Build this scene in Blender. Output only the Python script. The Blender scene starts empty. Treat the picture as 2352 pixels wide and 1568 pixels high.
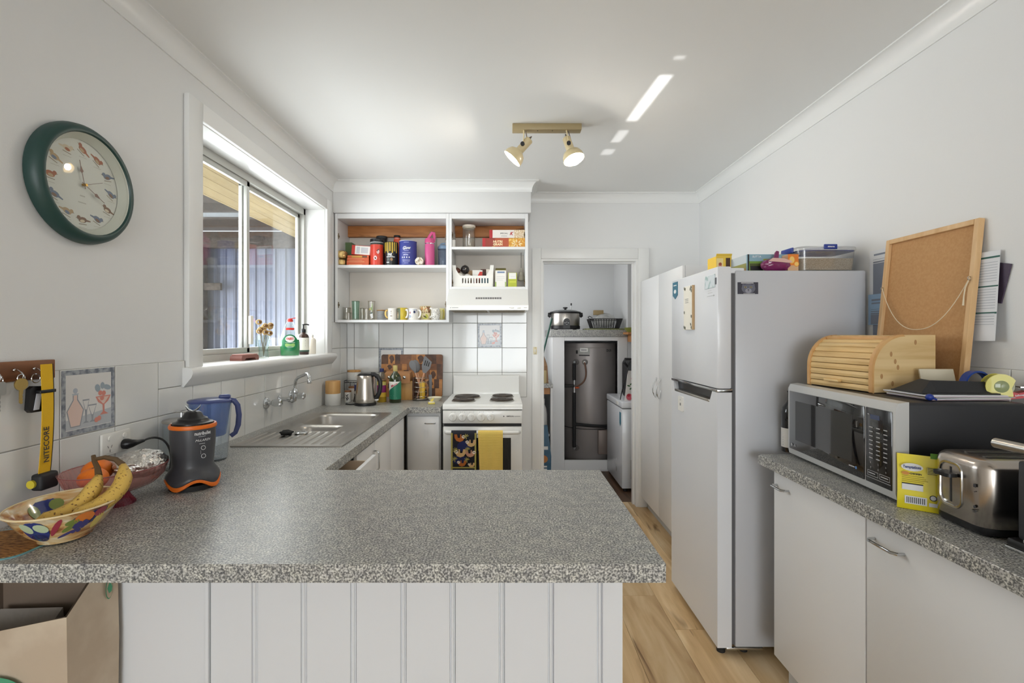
import bpy, bmesh, math, random
from mathutils import Vector, Matrix, Euler, noise
random.seed(7)
S = bpy.context.scene
COL = S.collection
PI = math.pi
# ---------------------------------------------------------------- camera
F, CX, CY, CZ = 1122.0, 1160.0, 770.0, 1.39
cd = bpy.data.cameras.new('camera'); cam = bpy.data.objects.new('camera', cd); COL.objects.link(cam)
cd.sensor_width = 36; cd.lens = 36 * F / 2352
cd.shift_x = (1176 - CX) / 2352; cd.shift_y = -(784 - CY) / 2352
cd.clip_start = .02
cam.location = (0, 0, CZ); cam.rotation_euler = (PI / 2, 0, 0)
S.camera = cam
# ---------------------------------------------------------------- world, lights, exposure
W = bpy.data.worlds.new('sky'); S.world = W; W.use_nodes = True
bg = W.node_tree.nodes['Background']; bg.inputs[0].default_value = (.80, .90, 1, 1); bg.inputs[1].default_value = 2.0
def area(name, loc, rot, sx, sy, power, col=(1, 1, 1), spread=PI):
    l = bpy.data.lights.new(name, 'AREA'); l.shape = 'RECTANGLE'; l.size = sx; l.size_y = sy
    l.energy = power; l.color = col; l.spread = spread
    o = bpy.data.objects.new(name, l); COL.objects.link(o); o.location = loc; o.rotation_euler = rot
    return o
YR = -5.4                                                  # rear wall with the large glazed opening
area('rear_window_daylight', (.2, YR + .12, 1.25), (-PI / 2, 0, PI), 2.5, 2.2, 100, (.97, .99, 1))
area('kitchen_window_daylight', (-1.50, 2.77, 1.78), (0, -PI / 2, 0), .9, 1.3, 19, (.97, .985, 1))
area('patio_fill_light', (-4.75, 3.2, .75), (0, -PI / 2 - .12, 0), 1.6, 4.6, 200, (.94, .97, 1))  # added fill lamp lighting the patio and, through the window, the ceiling
area('laundry_fill_light', (-.17, 4.75, 1.75), (0, -PI / 2, 0), .9, .7, 7, (.98, .99, 1))  # added fill lamp brightening the laundry; its wall has no window
vs = S.view_settings
vs.view_transform = 'Standard'; vs.look = 'None'; vs.gamma = 1; vs.exposure = 0.38
vs.use_curve_mapping = False
try:
    S.cycles.max_bounces = 8; S.cycles.diffuse_bounces = 4; S.cycles.glossy_bounces = 4; S.cycles.transmission_bounces = 6; S.cycles.transparent_max_bounces = 24
    S.cycles.caustics_reflective = False; S.cycles.caustics_refractive = False
except Exception: pass
# ---------------------------------------------------------------- helpers
def P(px, py, Y): return Vector(((px - CX) * Y / F, Y, CZ + (CY - py) * Y / F))
def PX(px, Y): return (px - CX) * Y / F
def PZ(py, Y): return CZ + (CY - py) * Y / F
def lin(c):
    c /= 255.0
    return c / 12.92 if c <= .04045 else ((c + .055) / 1.055) ** 2.4
def rgb(c): return (lin(c[0]), lin(c[1]), lin(c[2]), 1)
MATS = {}
def mat(name, c=(200, 200, 200), rough=.5, metal=0, spec=.5, coat=0, emit=None, estr=0, bump=None, var=None, trans=0, ior=1.45, sss=0, alpha=1):
    """principled material; bump=(scale,strength[,stretch]), var=(scale,colour2[,lo,hi,stretch])"""
    if name in MATS: return MATS[name]
    m = bpy.data.materials.new(name); m.use_nodes = True; MATS[name] = m
    nt = m.node_tree; N = nt.nodes; L = nt.links; b = N['Principled BSDF']
    b.inputs['Base Color'].default_value = rgb(c); b.inputs['Roughness'].default_value = rough
    b.inputs['Metallic'].default_value = metal; b.inputs['Specular IOR Level'].default_value = spec
    b.inputs['Coat Weight'].default_value = coat; b.inputs['Transmission Weight'].default_value = trans
    b.inputs['IOR'].default_value = ior; b.inputs['Alpha'].default_value = alpha
    if emit: b.inputs['Emission Color'].default_value = rgb(emit); b.inputs['Emission Strength'].default_value = estr
    tc = None
    def coords(st):
        tc = N.new('ShaderNodeTexCoord'); mp = N.new('ShaderNodeMapping'); mp.inputs['Scale'].default_value = st
        L.new(tc.outputs['Object'], mp.inputs[0]); return mp.outputs[0]
    if var:
        n = N.new('ShaderNodeTexNoise'); n.inputs['Scale'].default_value = var[0]; n.inputs['Detail'].default_value = 4
        L.new(coords(var[4] if len(var) > 4 else (1, 1, 1)), n.inputs['Vector'])
        r = N.new('ShaderNodeValToRGB'); lo, hi = (var[2], var[3]) if len(var) > 3 else (.4, .6)
        r.color_ramp.elements[0].position = lo; r.color_ramp.elements[1].position = hi
        r.color_ramp.elements[0].color = rgb(c); r.color_ramp.elements[1].color = rgb(var[1])
        L.new(n.outputs['Fac'], r.inputs[0]); L.new(r.outputs[0], b.inputs['Base Color'])
    if bump:
        n = N.new('ShaderNodeTexNoise'); n.inputs['Scale'].default_value = bump[0]; n.inputs['Detail'].default_value = 3
        L.new(coords(bump[2] if len(bump) > 2 else (1, 1, 1)), n.inputs['Vector'])
        bp = N.new('ShaderNodeBump'); bp.inputs['Strength'].default_value = bump[1]; bp.inputs['Distance'].default_value = .01
        L.new(n.outputs['Fac'], bp.inputs['Height']); L.new(bp.outputs[0], b.inputs['Normal'])
    return m
def glass(name, tint=(255, 255, 255), refl=1.0, dirt=0.0, dirtc=(200, 200, 200), rough=.02, ior=1.5):
    """thin clear sheet: lets light straight through, mirrors by angle, may carry a film of dust"""
    if name in MATS: return MATS[name]
    m = bpy.data.materials.new(name); m.use_nodes = True; MATS[name] = m
    nt = m.node_tree; N = nt.nodes; L = nt.links; N.remove(N['Principled BSDF']); out = N['Material Output']
    t = N.new('ShaderNodeBsdfTransparent'); t.inputs[0].default_value = rgb(tint)
    g = N.new('ShaderNodeBsdfGlossy'); g.inputs['Roughness'].default_value = rough
    ge = N.new('ShaderNodeNewGeometry'); dt = N.new('ShaderNodeVectorMath'); dt.operation = 'DOT_PRODUCT'
    L.new(ge.outputs['Incoming'], dt.inputs[0]); L.new(ge.outputs['Normal'], dt.inputs[1])
    def mth(op, a, b=None):
        q = N.new('ShaderNodeMath'); q.operation = op
        for i, v in enumerate((a, b)):
            if v is None: continue
            if isinstance(v, (int, float)): q.inputs[i].default_value = v
            else: L.new(v, q.inputs[i])
        return q.outputs[0]
    c5 = mth('POWER', mth('SUBTRACT', 1, mth('ABSOLUTE', dt.outputs['Value'])), 5)      # angle-dependent mirror share of a thin sheet
    mu = N.new('ShaderNodeMath'); mu.operation = 'MULTIPLY'; mu.inputs[1].default_value = refl; L.new(mth('ADD', mth('MULTIPLY', c5, .95), .04), mu.inputs[0])
    mx = N.new('ShaderNodeMixShader'); L.new(mu.outputs[0], mx.inputs[0]); L.new(t.outputs[0], mx.inputs[1]); L.new(g.outputs[0], mx.inputs[2])
    res = mx
    if dirt:
        d = N.new('ShaderNodeBsdfDiffuse'); d.inputs[0].default_value = rgb(dirtc)
        n = N.new('ShaderNodeTexNoise'); n.inputs['Scale'].default_value = 9; n.inputs['Detail'].default_value = 8
        tc = N.new('ShaderNodeTexCoord'); L.new(tc.outputs['Object'], n.inputs['Vector'])
        m2 = N.new('ShaderNodeMath'); m2.operation = 'MULTIPLY'; m2.inputs[1].default_value = dirt * 2; L.new(n.outputs[0], m2.inputs[0])
        m3 = N.new('ShaderNodeMixShader'); L.new(m2.outputs[0], m3.inputs[0]); L.new(mx.outputs[0], m3.inputs[1]); L.new(d.outputs[0], m3.inputs[2]); res = m3
    L.new(res.outputs[0], out.inputs[0]); return m
class MB:
    def __init__(s): s.bm = bmesh.new(); s.m = 0; s._n = 0
    def _new(s, vs, fs):
        v = [s.bm.verts.new(p) for p in vs]; out = []
        for f in fs:
            try:
                q = s.bm.faces.new([v[i] for i in f]); q.material_index = s.m; out.append(q)
            except ValueError: pass
        return v, out
    def box(s, x0, x1, y0, y1, z0, z1, b=0, seg=2):
        x0, x1 = min(x0, x1), max(x0, x1); y0, y1 = min(y0, y1), max(y0, y1); z0, z1 = min(z0, z1), max(z0, z1)
        v, f = s._new([(x0, y0, z0), (x1, y0, z0), (x1, y1, z0), (x0, y1, z0), (x0, y0, z1), (x1, y0, z1), (x1, y1, z1), (x0, y1, z1)],
                      [(3, 2, 1, 0), (4, 5, 6, 7), (0, 1, 5, 4), (1, 2, 6, 5), (2, 3, 7, 6), (3, 0, 4, 7)])
        if b:
            e = list({e for q in f for e in q.edges})
            r = bmesh.ops.bevel(s.bm, geom=e, offset=b, segments=seg, profile=.5, affect='EDGES', clamp_overlap=True)
            for q in r['faces']: q.material_index = s.m
        return s
    def loft(s, rings, cap0=True, cap1=True, closed=True):
        n = len(rings[0]); vs = [p for r in rings for p in r]; fs = []
        for i in range(len(rings) - 1):
            for j in range(n if closed else n - 1):
                k = (j + 1) % n
                fs.append((i * n + j, i * n + k, (i + 1) * n + k, (i + 1) * n + j))
        if cap0: fs.append(tuple(range(n - 1, -1, -1)))
        if cap1: fs.append(tuple((len(rings) - 1) * n + j for j in range(n)))
        s._new(vs, fs); return s
    def lathe(s, prof, n=24, c=(0, 0, 0), sx=1, sy=1, cap0=True, cap1=True, fn=None):
        rings = []
        for r, z in prof:
            ring = []
            for j in range(n):
                a = 2 * PI * j / n; rr = max(r, 1e-5)
                if fn: rr, zz = fn(rr, z, a)
                else: zz = z
                ring.append((c[0] + rr * sx * math.cos(a), c[1] + rr * sy * math.sin(a), c[2] + zz))
            rings.append(ring)
        return s.loft(rings, cap0, cap1)
    def cyl(s, p0, p1, r0, r1=None, n=16, cap=True):
        return s.tube([p0, p1], [r0, r0 if r1 is None else r1], n, cap)
    def tube(s, pts, r, n=8, cap=True, flat=1.0):
        pts = [Vector(p) for p in pts]; m = len(pts)
        rs = r if isinstance(r, (list, tuple)) else [r] * m
        t0 = (pts[1] - pts[0]).normalized(); up = Vector((0, 0, 1)) if abs(t0.z) < .9 else Vector((1, 0, 0))
        u = t0.cross(up).normalized(); rings = []
        for i in range(m):
            t = (pts[min(i + 1, m - 1)] - pts[max(i - 1, 0)]).normalized()
            u = (u - t * u.dot(t)).normalized(); w = t.cross(u)
            rings.append([tuple(pts[i] + (u * math.cos(2 * PI * j / n) + w * flat * math.sin(2 * PI * j / n)) * rs[i]) for j in range(n)])
        return s.loft(rings, cap, cap)
    def prism(s, poly, ax, a, b):
        if ax == 'x': f = lambda p, t: (t, p[0], p[1])
        elif ax == 'y': f = lambda p, t: (p[0], t, p[1])
        else: f = lambda p, t: (p[0], p[1], t)
        return s.loft([[f(p, a) for p in poly], [f(p, b) for p in poly]])
    def sphere(s, c, r, n=16, m=10, sc=(1, 1, 1), fn=None):
        rings = []
        for i in range(m + 1):
            th = PI * i / m; ring = []
            for j in range(n):
                a = 2 * PI * j / n; rr = r * (fn(th, a) if fn else 1)
                ring.append((c[0] + max(rr * math.sin(th), 1e-5) * sc[0] * math.cos(a), c[1] + max(rr * math.sin(th), 1e-5) * sc[1] * math.sin(a), c[2] - rr * math.cos(th) * sc[2]))
            rings.append(ring)
        return s.loft(rings)
    def quad(s, a, b, c, d): s._new([a, b, c, d], [(0, 1, 2, 3)]); return s
    def poly(s, pts): s._new(pts, [tuple(range(len(pts)))]); return s
    def torus(s, c, R, r, n=24, k=8, M=None):
        vs = []; fs = []
        for i in range(n):
            a = 2 * PI * i / n
            for j in range(k):
                b = 2 * PI * j / k; p = Vector(((R + r * math.cos(b)) * math.cos(a), (R + r * math.cos(b)) * math.sin(a), r * math.sin(b)))
                if M: p = M @ p
                vs.append(tuple(p + Vector(c)))
        for i in range(n):
            for j in range(k):
                fs.append((i * k + j, ((i + 1) % n) * k + j, ((i + 1) % n) * k + (j + 1) % k, i * k + (j + 1) % k))
        s._new(vs, fs); return s
    def xf(s, M, start=0):
        s.bm.verts.ensure_lookup_table()
        for v in s.bm.verts[start:]: v.co = M @ v.co
        return s
    def count(s): s.bm.verts.ensure_lookup_table(); return len(s.bm.verts)
    def mesh(s, name, mats, smooth=True, ang=40, norm=True):
        if norm: bmesh.ops.recalc_face_normals(s.bm, faces=s.bm.faces[:])
        me = bpy.data.meshes.new(name); s.bm.to_mesh(me); s.bm.free()
        for m in (mats if isinstance(mats, (list, tuple)) else [mats]): me.materials.append(m)
        if smooth:
            me.polygons.foreach_set('use_smooth', [True] * len(me.polygons)); me.set_sharp_from_angle(angle=math.radians(ang))
        return me
    def build(s, name, mats, parent=None, loc=None, smooth=True, ang=40, norm=True):
        return link(name, s.mesh(name, mats, smooth, ang, norm), parent, loc)
def link(name, me, parent=None, loc=None, rot=None):
    o = bpy.data.objects.new(name, me); COL.objects.link(o); o.parent = parent
    if loc is not None: o.location = loc
    if rot is not None: o.rotation_euler = rot
    return o
def tag(o, label, cat, group=None):
    o['label'] = label; o['category'] = cat
    if group: o['group'] = group
    return o
def thing(name, label, cat, loc=(0, 0, 0), rz=0, group=None, rx=0, ry=0):
    o = bpy.data.objects.new(name, None); COL.objects.link(o); o.empty_display_size = .05
    o.location = loc; o.rotation_euler = (rx, ry, rz); tag(o, label, cat, group); return o
def struct(o, label=None):
    o['kind'] = 'structure'
    if label: o['label'] = label
    return o
def sroot(name, label=None, loc=(0, 0, 0)):
    o = bpy.data.objects.new(name, None); COL.objects.link(o); o.location = loc; o.empty_display_size = .05
    return struct(o, label)
# directions for lettering: columns are reading direction, up, normal
FACE = {'-y': Matrix(((1, 0, 0), (0, 0, -1), (0, 1, 0))), '-x': Matrix(((0, 0, -1), (-1, 0, 0), (0, 1, 0))),
        '+x': Matrix(((0, 0, 1), (1, 0, 0), (0, 1, 0))), '+z': Matrix(((1, 0, 0), (0, 1, 0), (0, 0, 1)))}
def text(s, size, m, parent, loc, face='-y', bend=0, rot=0, shear=0, width=None, bold=0, name='lettering', depth=.0004, spacing=1.0):
    """flat lettering as a thin mesh; bend = radius of the upright cylinder it is wrapped on (centre given by loc)"""
    cu = bpy.data.curves.new('t', 'FONT'); cu.body = s; cu.size = size; cu.align_x = 'CENTER'; cu.align_y = 'CENTER'
    cu.shear = shear; cu.offset = bold; cu.resolution_u = 2; cu.space_character = spacing
    o = bpy.data.objects.new('t', cu); COL.objects.link(o)
    dg = bpy.context.evaluated_depsgraph_get(); me = bpy.data.meshes.new_from_object(o.evaluated_get(dg))
    bpy.data.objects.remove(o); bpy.data.curves.remove(cu)
    if width:
        xs = [v.co.x for v in me.vertices]; k = width / max(1e-6, max(xs) - min(xs))
        for v in me.vertices: v.co.x *= k
    R2 = Matrix.Rotation(rot, 3, 'Z'); Fm = FACE[face]
    for v in me.vertices:
        p = R2 @ v.co
        if bend:
            a = p.x / bend; p = Vector((bend * math.sin(a), p.y, bend * math.cos(a) + depth))
        else: p.z += depth
        v.co = Fm @ p
    me.materials.clear(); me.materials.append(m); me.name = name
    return link(name, me, parent, loc)
def rrect(w, h, r, n=4, cx=0, cy=0):
    pts = []
    for sx, sy, a0 in ((1, 1, 0), (-1, 1, PI / 2), (-1, -1, PI), (1, -1, 1.5 * PI)):
        for i in range(n + 1):
            a = a0 + PI / 2 * i / n
            pts.append((cx + sx * (w / 2 - r) + r * math.cos(a), cy + sy * (h / 2 - r) + r * math.sin(a)))
    return pts
def bez(p0, p1, p2, p3, n=12):
    p0, p1, p2, p3 = map(Vector, (p0, p1, p2, p3)); out = []
    for i in range(n + 1):
        t = i / n; u = 1 - t
        out.append(p0 * u ** 3 + p1 * 3 * u * u * t + p2 * 3 * u * t * t + p3 * t ** 3)
    return out
def ell(cx, cy, a, b, n=14, rot=0):
    return [(cx + a * math.cos(t) * math.cos(rot) - b * math.sin(t) * math.sin(rot), cy + a * math.cos(t) * math.sin(rot) + b * math.sin(t) * math.cos(rot)) for t in [2 * PI * i / n for i in range(n)]]
def flat(shapes, mats, name, parent, loc, face='-y', lift=.0003, bend=0):
    """print: list of (material index, 2D polygon); later shapes lie a hair prouder"""
    mb = MB(); Fm = FACE[face]
    for i, (mi, pl) in enumerate(shapes):
        mb.m = mi; d = lift * (1 + i * .12)
        pts = []
        for p in pl:
            if bend: a = p[0] / bend; q = Vector(((bend + d) * math.sin(a), p[1], (bend + d) * math.cos(a)))
            else: q = Vector((p[0], p[1], d))
            pts.append(tuple(Fm @ q))
        mb.poly(pts)
    return mb.build(name, mats, parent, loc, smooth=False, norm=False)
def rect(x0, x1, y0, y1, n=1):
    return [(x0 + (x1 - x0) * i / n, y0) for i in range(n + 1)] + [(x1 + (x0 - x1) * i / n, y1) for i in range(n + 1)]
# ---------------------------------------------------------------- common materials
WALL = mat('wall_paint', (226, 226, 225), .55, bump=(260, .04))
CEIL = mat('ceiling_paint', (232, 232, 230), .7)
TRIM = mat('gloss_white_trim', (231, 231, 229), .3)
WHITE = mat('white_laminate', (228, 228, 228), .35)
ENAMEL = mat('white_enamel', (232, 232, 229), .22, coat=.3)
TILE = mat('white_tile', (226, 226, 223), .10, coat=.4, bump=(14, .05))
GROUT = mat('grout', (120, 118, 114), .9)
CHROME = mat('chrome', (205, 207, 208), .12, 1)
STEEL = mat('brushed_steel', (176, 172, 166), .30, 1, bump=(120, .03, (1, 1, .02)))
SINKS = mat('sink_steel', (176, 172, 166), .32, 1)
BLACKP = mat('black_plastic', (24, 24, 26), .35)
BLACKM = mat('black_matt', (38, 38, 40), .6)
RUBBER = mat('dark_rubber', (30, 30, 30), .7)
WPLAS = mat('white_plastic', (232, 230, 224), .35)
def granite():
    m = mat('speckled_laminate', (150, 150, 146), .32); nt = m.node_tree; N = nt.nodes; L = nt.links; b = N['Principled BSDF']
    tc = N.new('ShaderNodeTexCoord'); n = N.new('ShaderNodeTexNoise'); n.inputs['Scale'].default_value = 230; n.inputs['Detail'].default_value = 2
    L.new(tc.outputs['Object'], n.inputs['Vector']); r = N.new('ShaderNodeValToRGB'); e = r.color_ramp.elements
    e[0].position = .30; e[0].color = rgb((88, 89, 92)); e[1].position = .72; e[1].color = rgb((232, 231, 228))
    for p, c in ((.43, (124, 124, 123)), (.5, (166, 165, 160)), (.57, (200, 199, 193))):
        q = e.new(p); q.color = rgb(c)
    L.new(n.outputs[0], r.inputs[0])
    n2 = N.new('ShaderNodeTexNoise'); n2.inputs['Scale'].default_value = 45; n2.inputs['Detail'].default_value = 2; L.new(tc.outputs['Object'], n2.inputs['Vector'])
    r2 = N.new('ShaderNodeValToRGB'); r2.color_ramp.elements[0].position = .35; r2.color_ramp.elements[1].position = .65
    r2.color_ramp.elements[0].color = (.72, .72, .74, 1); r2.color_ramp.elements[1].color = (1, 1, .97, 1); L.new(n2.outputs[0], r2.inputs[0])
    mx = N.new('ShaderNodeMix'); mx.data_type = 'RGBA'; mx.blend_type = 'MULTIPLY'; mx.inputs[0].default_value = 1
    L.new(r.outputs[0], mx.inputs[6]); L.new(r2.outputs[0], mx.inputs[7]); L.new(mx.outputs[2], b.inputs['Base Color']); return m
GRAN = granite()
def wood(name, c1, c2, c3, stretch, scale=6, rough=.45, perobj=.0, dark=0, band=0):
    """grain noise stretched along one axis; perobj = brightness change from piece to piece; dark = streaks"""
    m = mat(name, c1, rough); nt = m.node_tree; N = nt.nodes; L = nt.links; b = N['Principled BSDF']
    tc = N.new('ShaderNodeTexCoord'); mp = N.new('ShaderNodeMapping'); mp.inputs['Scale'].default_value = stretch
    oi = N.new('ShaderNodeObjectInfo'); ad = N.new('ShaderNodeVectorMath'); ad.operation = 'ADD'
    cx = N.new('ShaderNodeCombineXYZ'); mm = N.new('ShaderNodeMath'); mm.operation = 'MULTIPLY'; mm.inputs[1].default_value = 37
    L.new(oi.outputs['Random'], mm.inputs[0])
    for i in range(3): L.new(mm.outputs[0], cx.inputs[i])
    L.new(tc.outputs['Object'], mp.inputs[0]); L.new(mp.outputs[0], ad.inputs[0]); L.new(cx.outputs[0], ad.inputs[1])
    n = N.new('ShaderNodeTexNoise'); n.inputs['Scale'].default_value = scale; n.inputs['Detail'].default_value = 6; n.inputs['Distortion'].default_value = .6
    L.new(ad.outputs[0], n.inputs['Vector']); r = N.new('ShaderNodeValToRGB'); e = r.color_ramp.elements
    e[0].position = .3; e[0].color = rgb(c1); e[1].position = .7; e[1].color = rgb(c3); q = e.new(.5); q.color = rgb(c2)
    L.new(n.outputs[0], r.inputs[0]); last = r.outputs[0]
    if dark:
        n2 = N.new('ShaderNodeTexNoise'); n2.inputs['Scale'].default_value = scale * .55; n2.inputs['Detail'].default_value = 3; n2.inputs['Distortion'].default_value = 1.2
        L.new(ad.outputs[0], n2.inputs['Vector']); r2 = N.new('ShaderNodeValToRGB'); r2.color_ramp.elements[0].position = .60; r2.color_ramp.elements[1].position = .68
        r2.color_ramp.elements[0].color = (1, 1, 1, 1); r2.color_ramp.elements[1].color = (.26, .18, .11, 1); L.new(n2.outputs[0], r2.inputs[0])
        mx = N.new('ShaderNodeMix'); mx.data_type = 'RGBA'; mx.blend_type = 'MULTIPLY'; mx.inputs[0].default_value = dark
        L.new(last, mx.inputs[6]); L.new(r2.outputs[0], mx.inputs[7]); last = mx.outputs[2]
    if perobj:
        hs = N.new('ShaderNodeHueSaturation'); mr = N.new('ShaderNodeMapRange'); mr.inputs['To Min'].default_value = 1 - perobj; mr.inputs['To Max'].default_value = 1 + perobj
        L.new(oi.outputs['Random'], mr.inputs[0]); L.new(mr.outputs[0], hs.inputs['Value']); L.new(last, hs.inputs['Color']); last = hs.outputs[0]
    L.new(last, b.inputs['Base Color']); return m
# ================================================================ the room
XL, XR, YB, ZC, ZT = -1.29, 1.578, 3.97, 2.54, .90
# ---- floor of long boards
FLOORW = wood('floor_board_oak', (184, 148, 104), (212, 180, 134), (230, 204, 164), (7.0, .8, 1), 2.2, .38, .14, .9)
fl = MB().box(-1.6, 1.75, YR - .1, 5.75, -.06, -.0125).build('floor', RUBBER); struct(fl, 'warm oak floor boards running towards the laundry doorway')
PLK = {}
def plank(x0, x1, y0, y1):
    k = (round(x1 - x0, 3), round(y1 - y0, 3))
    if k not in PLK:
        PLK[k] = MB().box(-k[0] / 2 + .0006, k[0] / 2 - .0006, -k[1] / 2 + .0006, k[1] / 2 - .0006, -.012, 0, .0008, 1).mesh('plank', FLOORW, smooth=False)
    link('plank', PLK[k], fl, ((x0 + x1) / 2, (y0 + y1) / 2, 0))
PW, PL = .223, 1.45
offs = {0: 2.61 % PL, 1: 2.31 % PL}
for k in range(-9, 6):
    xa = max(.579 + PW * k, XL); xb = min(.579 + PW * (k + 1), XR)
    if xb - xa < .02: continue
    o = offs.get(k, random.uniform(0, PL)); y = -2 * PL + o - PL
    while y < 4.08:
        a, b = max(y, YR), min(y + PL, 4.08)
        if b - a > .03: plank(xa, xb, a, b)
        y += PL
LAUF = mat('laundry_floor_shaded', (104, 78, 58), .45, var=(5, (82, 60, 44), .4, .6, (6, .6, 1)))  # shade beyond the doorway put into the floor colour as dark brown
struct(MB().box(-.2, 1.75, 4.08, 5.75, -.012, .0).build('floor_laundry', LAUF), 'laundry floor beyond the doorway with its shade coloured in dark brown')
# ---- ceiling
struct(MB().box(-1.6, 1.75, YR - .1, 5.75, ZC, ZC + .1).build('ceiling', CEIL), 'flat white plaster ceiling')
# ---- left wall with window opening
WY0, WY1, WZ0, WZ1 = 2.053, 3.488, 1.255, 2.29
mb = MB()
mb.box(XL - .2, XL, YR - .1, WY0, 0, ZC).box(XL - .2, XL, WY1, YB + .12, 0, ZC).box(XL - .2, XL, WY0, WY1, 0, WZ0).box(XL - .2, XL, WY0, WY1, WZ1, ZC)
wl = struct(mb.build('wall_left', WALL, smooth=False), 'white painted wall with the window and clock')
# ---- back wall with doorway
DX0, DX1, DZ = .29, 1.08, 2.01
mb = MB().box(XL, DX0, YB, YB + .12, 0, ZC).box(DX1, XR + .17, YB, YB + .12, 0, ZC).box(DX0, DX1, YB, YB + .12, DZ, ZC)
wb = struct(mb.build('wall_back', WALL, smooth=False), 'white back wall around the laundry doorway')
wr = struct(MB().box(XR, XR + .15, YR - .1, YB, 0, ZC).build('wall_right', WALL, smooth=False), 'white painted wall behind the fridge')
# ---- rear wall behind the viewer, wide glazed opening
mb = MB().box(XL - .2, -1.05, YR - .15, YR, 0, ZC).box(1.45, XR + .15, YR - .15, YR, 0, ZC).box(-1.05, 1.45, YR - .15, YR, 0, .12).box(-1.05, 1.45, YR - .15, YR, 2.35, ZC)
struct(mb.build('wall_rear', WALL, smooth=False), 'white wall behind the viewer with wide glazed opening')
w2 = sroot('window_2', 'wide glazed doors behind the viewer')
mb = MB()
for x in (-1.05, -.24, .60, 1.41): mb.box(x, x + .04, YR - .1, YR - .05, .12, 2.35)
mb.box(-1.05, 1.45, YR - .1, YR - .05, .12, .17).box(-1.05, 1.45, YR - .1, YR - .05, 2.30, 2.35)
mb.build('frame', TRIM, w2, smooth=False)
CLEAR = glass('clear_glass', (250, 252, 252), 1)
for x in (-1.01, -.20, .64): MB().box(x, x + .77, YR - .077, YR - .073, .17, 2.30).build('pane', CLEAR, w2, smooth=False)
# ---- wall tiles
TM = {}
DECO = []
def tile(par, face, u0, u1, z0, z1, plane, m=TILE):
    """one glazed tile standing 8 mm proud of the wall plane"""
    w, h = round(u1 - u0 - .003, 4), round(z1 - z0 - .003, 4); k = (face, w, h)
    if k not in TM:
        t = MB()
        if face == '-y': t.box(-w / 2, w / 2, -.008, -.001, -h / 2, h / 2, .0014, 1)
        elif face == '+x': t.box(.001, .008, -w / 2, w / 2, -h / 2, h / 2, .0014, 1)
        else: t.box(-.008, -.001, -w / 2, w / 2, -h / 2, h / 2, .0014, 1)
        TM[k] = t.mesh('tile', m, smooth=False)
    c = ((u0 + u1) / 2, plane, (z0 + z1) / 2) if face == '-y' else (plane, (u0 + u1) / 2, (z0 + z1) / 2)
    return link('tile', TM[k], par, c)
RZ = [.89, 1.09, 1.29, 1.49, 1.60]
g = MB(); ycols = [.807 + .2 * i for i in range(16)] + [3.962]
for a, b in zip(ycols[:-1], ycols[1:]):
    tile(wl, '+x', a, b, .89, 1.09, XL)
    if b <= 1.95: t = tile(wl, '+x', a, b, 1.09, 1.29, XL); DECO.append(('L', t)) if abs(a - 1.407) < .01 else None
    elif a < 1.95: tile(wl, '+x', a, b, 1.09, 1.19, XL); tile(wl, '+x', a, 1.957, 1.19, 1.29, XL)
    elif a < 3.5: tile(wl, '+x', a, b, 1.09, 1.19, XL)
    else:
        tile(wl, '+x', a, b, 1.09, 1.29, XL); tile(wl, '+x', a, b, 1.29, 1.49, XL)
g.box(XL, XL + .004, .807, 1.957, .89, 1.29).box(XL, XL + .004, 1.957, 3.607, .89, 1.19).box(XL, XL + .004, 3.607, 3.962, .89, 1.49)
g.build('grout_bed', mat('pale_grout', (176, 174, 170), .9), wl, smooth=False)
xcols = [-1.282] + [-1.224 + .2 * i for i in range(8)]
for ci, (a, b) in enumerate(zip(xcols[:-1], xcols[1:])):
    for ri in range(4):
        if ri == 3 and a < -.43: continue
        t = tile(wb, '-y', a, b, RZ[ri], RZ[ri + 1], YB)
        if (abs(a + .224) < .01 and ri == 2) or (abs(a + 1.024) < .01 and ri == 1): DECO.append(('B', t))
MB().box(-1.282, .176, YB - .004, YB, .89, 1.49).box(-.424, .176, YB - .004, YB, 1.49, 1.60).build('grout_bed', GROUT, wb, smooth=False)
rc = [.317 + .2 * i for i in range(10)]
for a, b in zip(rc[:-1], rc[1:]):
    tile(wr, '-x', a, b, .89, 1.09, XR); tile(wr, '-x', a, b, 1.09, 1.285, XR)
MB().box(XR - .004, XR, .317, 2.117, .89, 1.285).build('grout_bed', mat('pale_grout'), wr, smooth=False)
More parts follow.
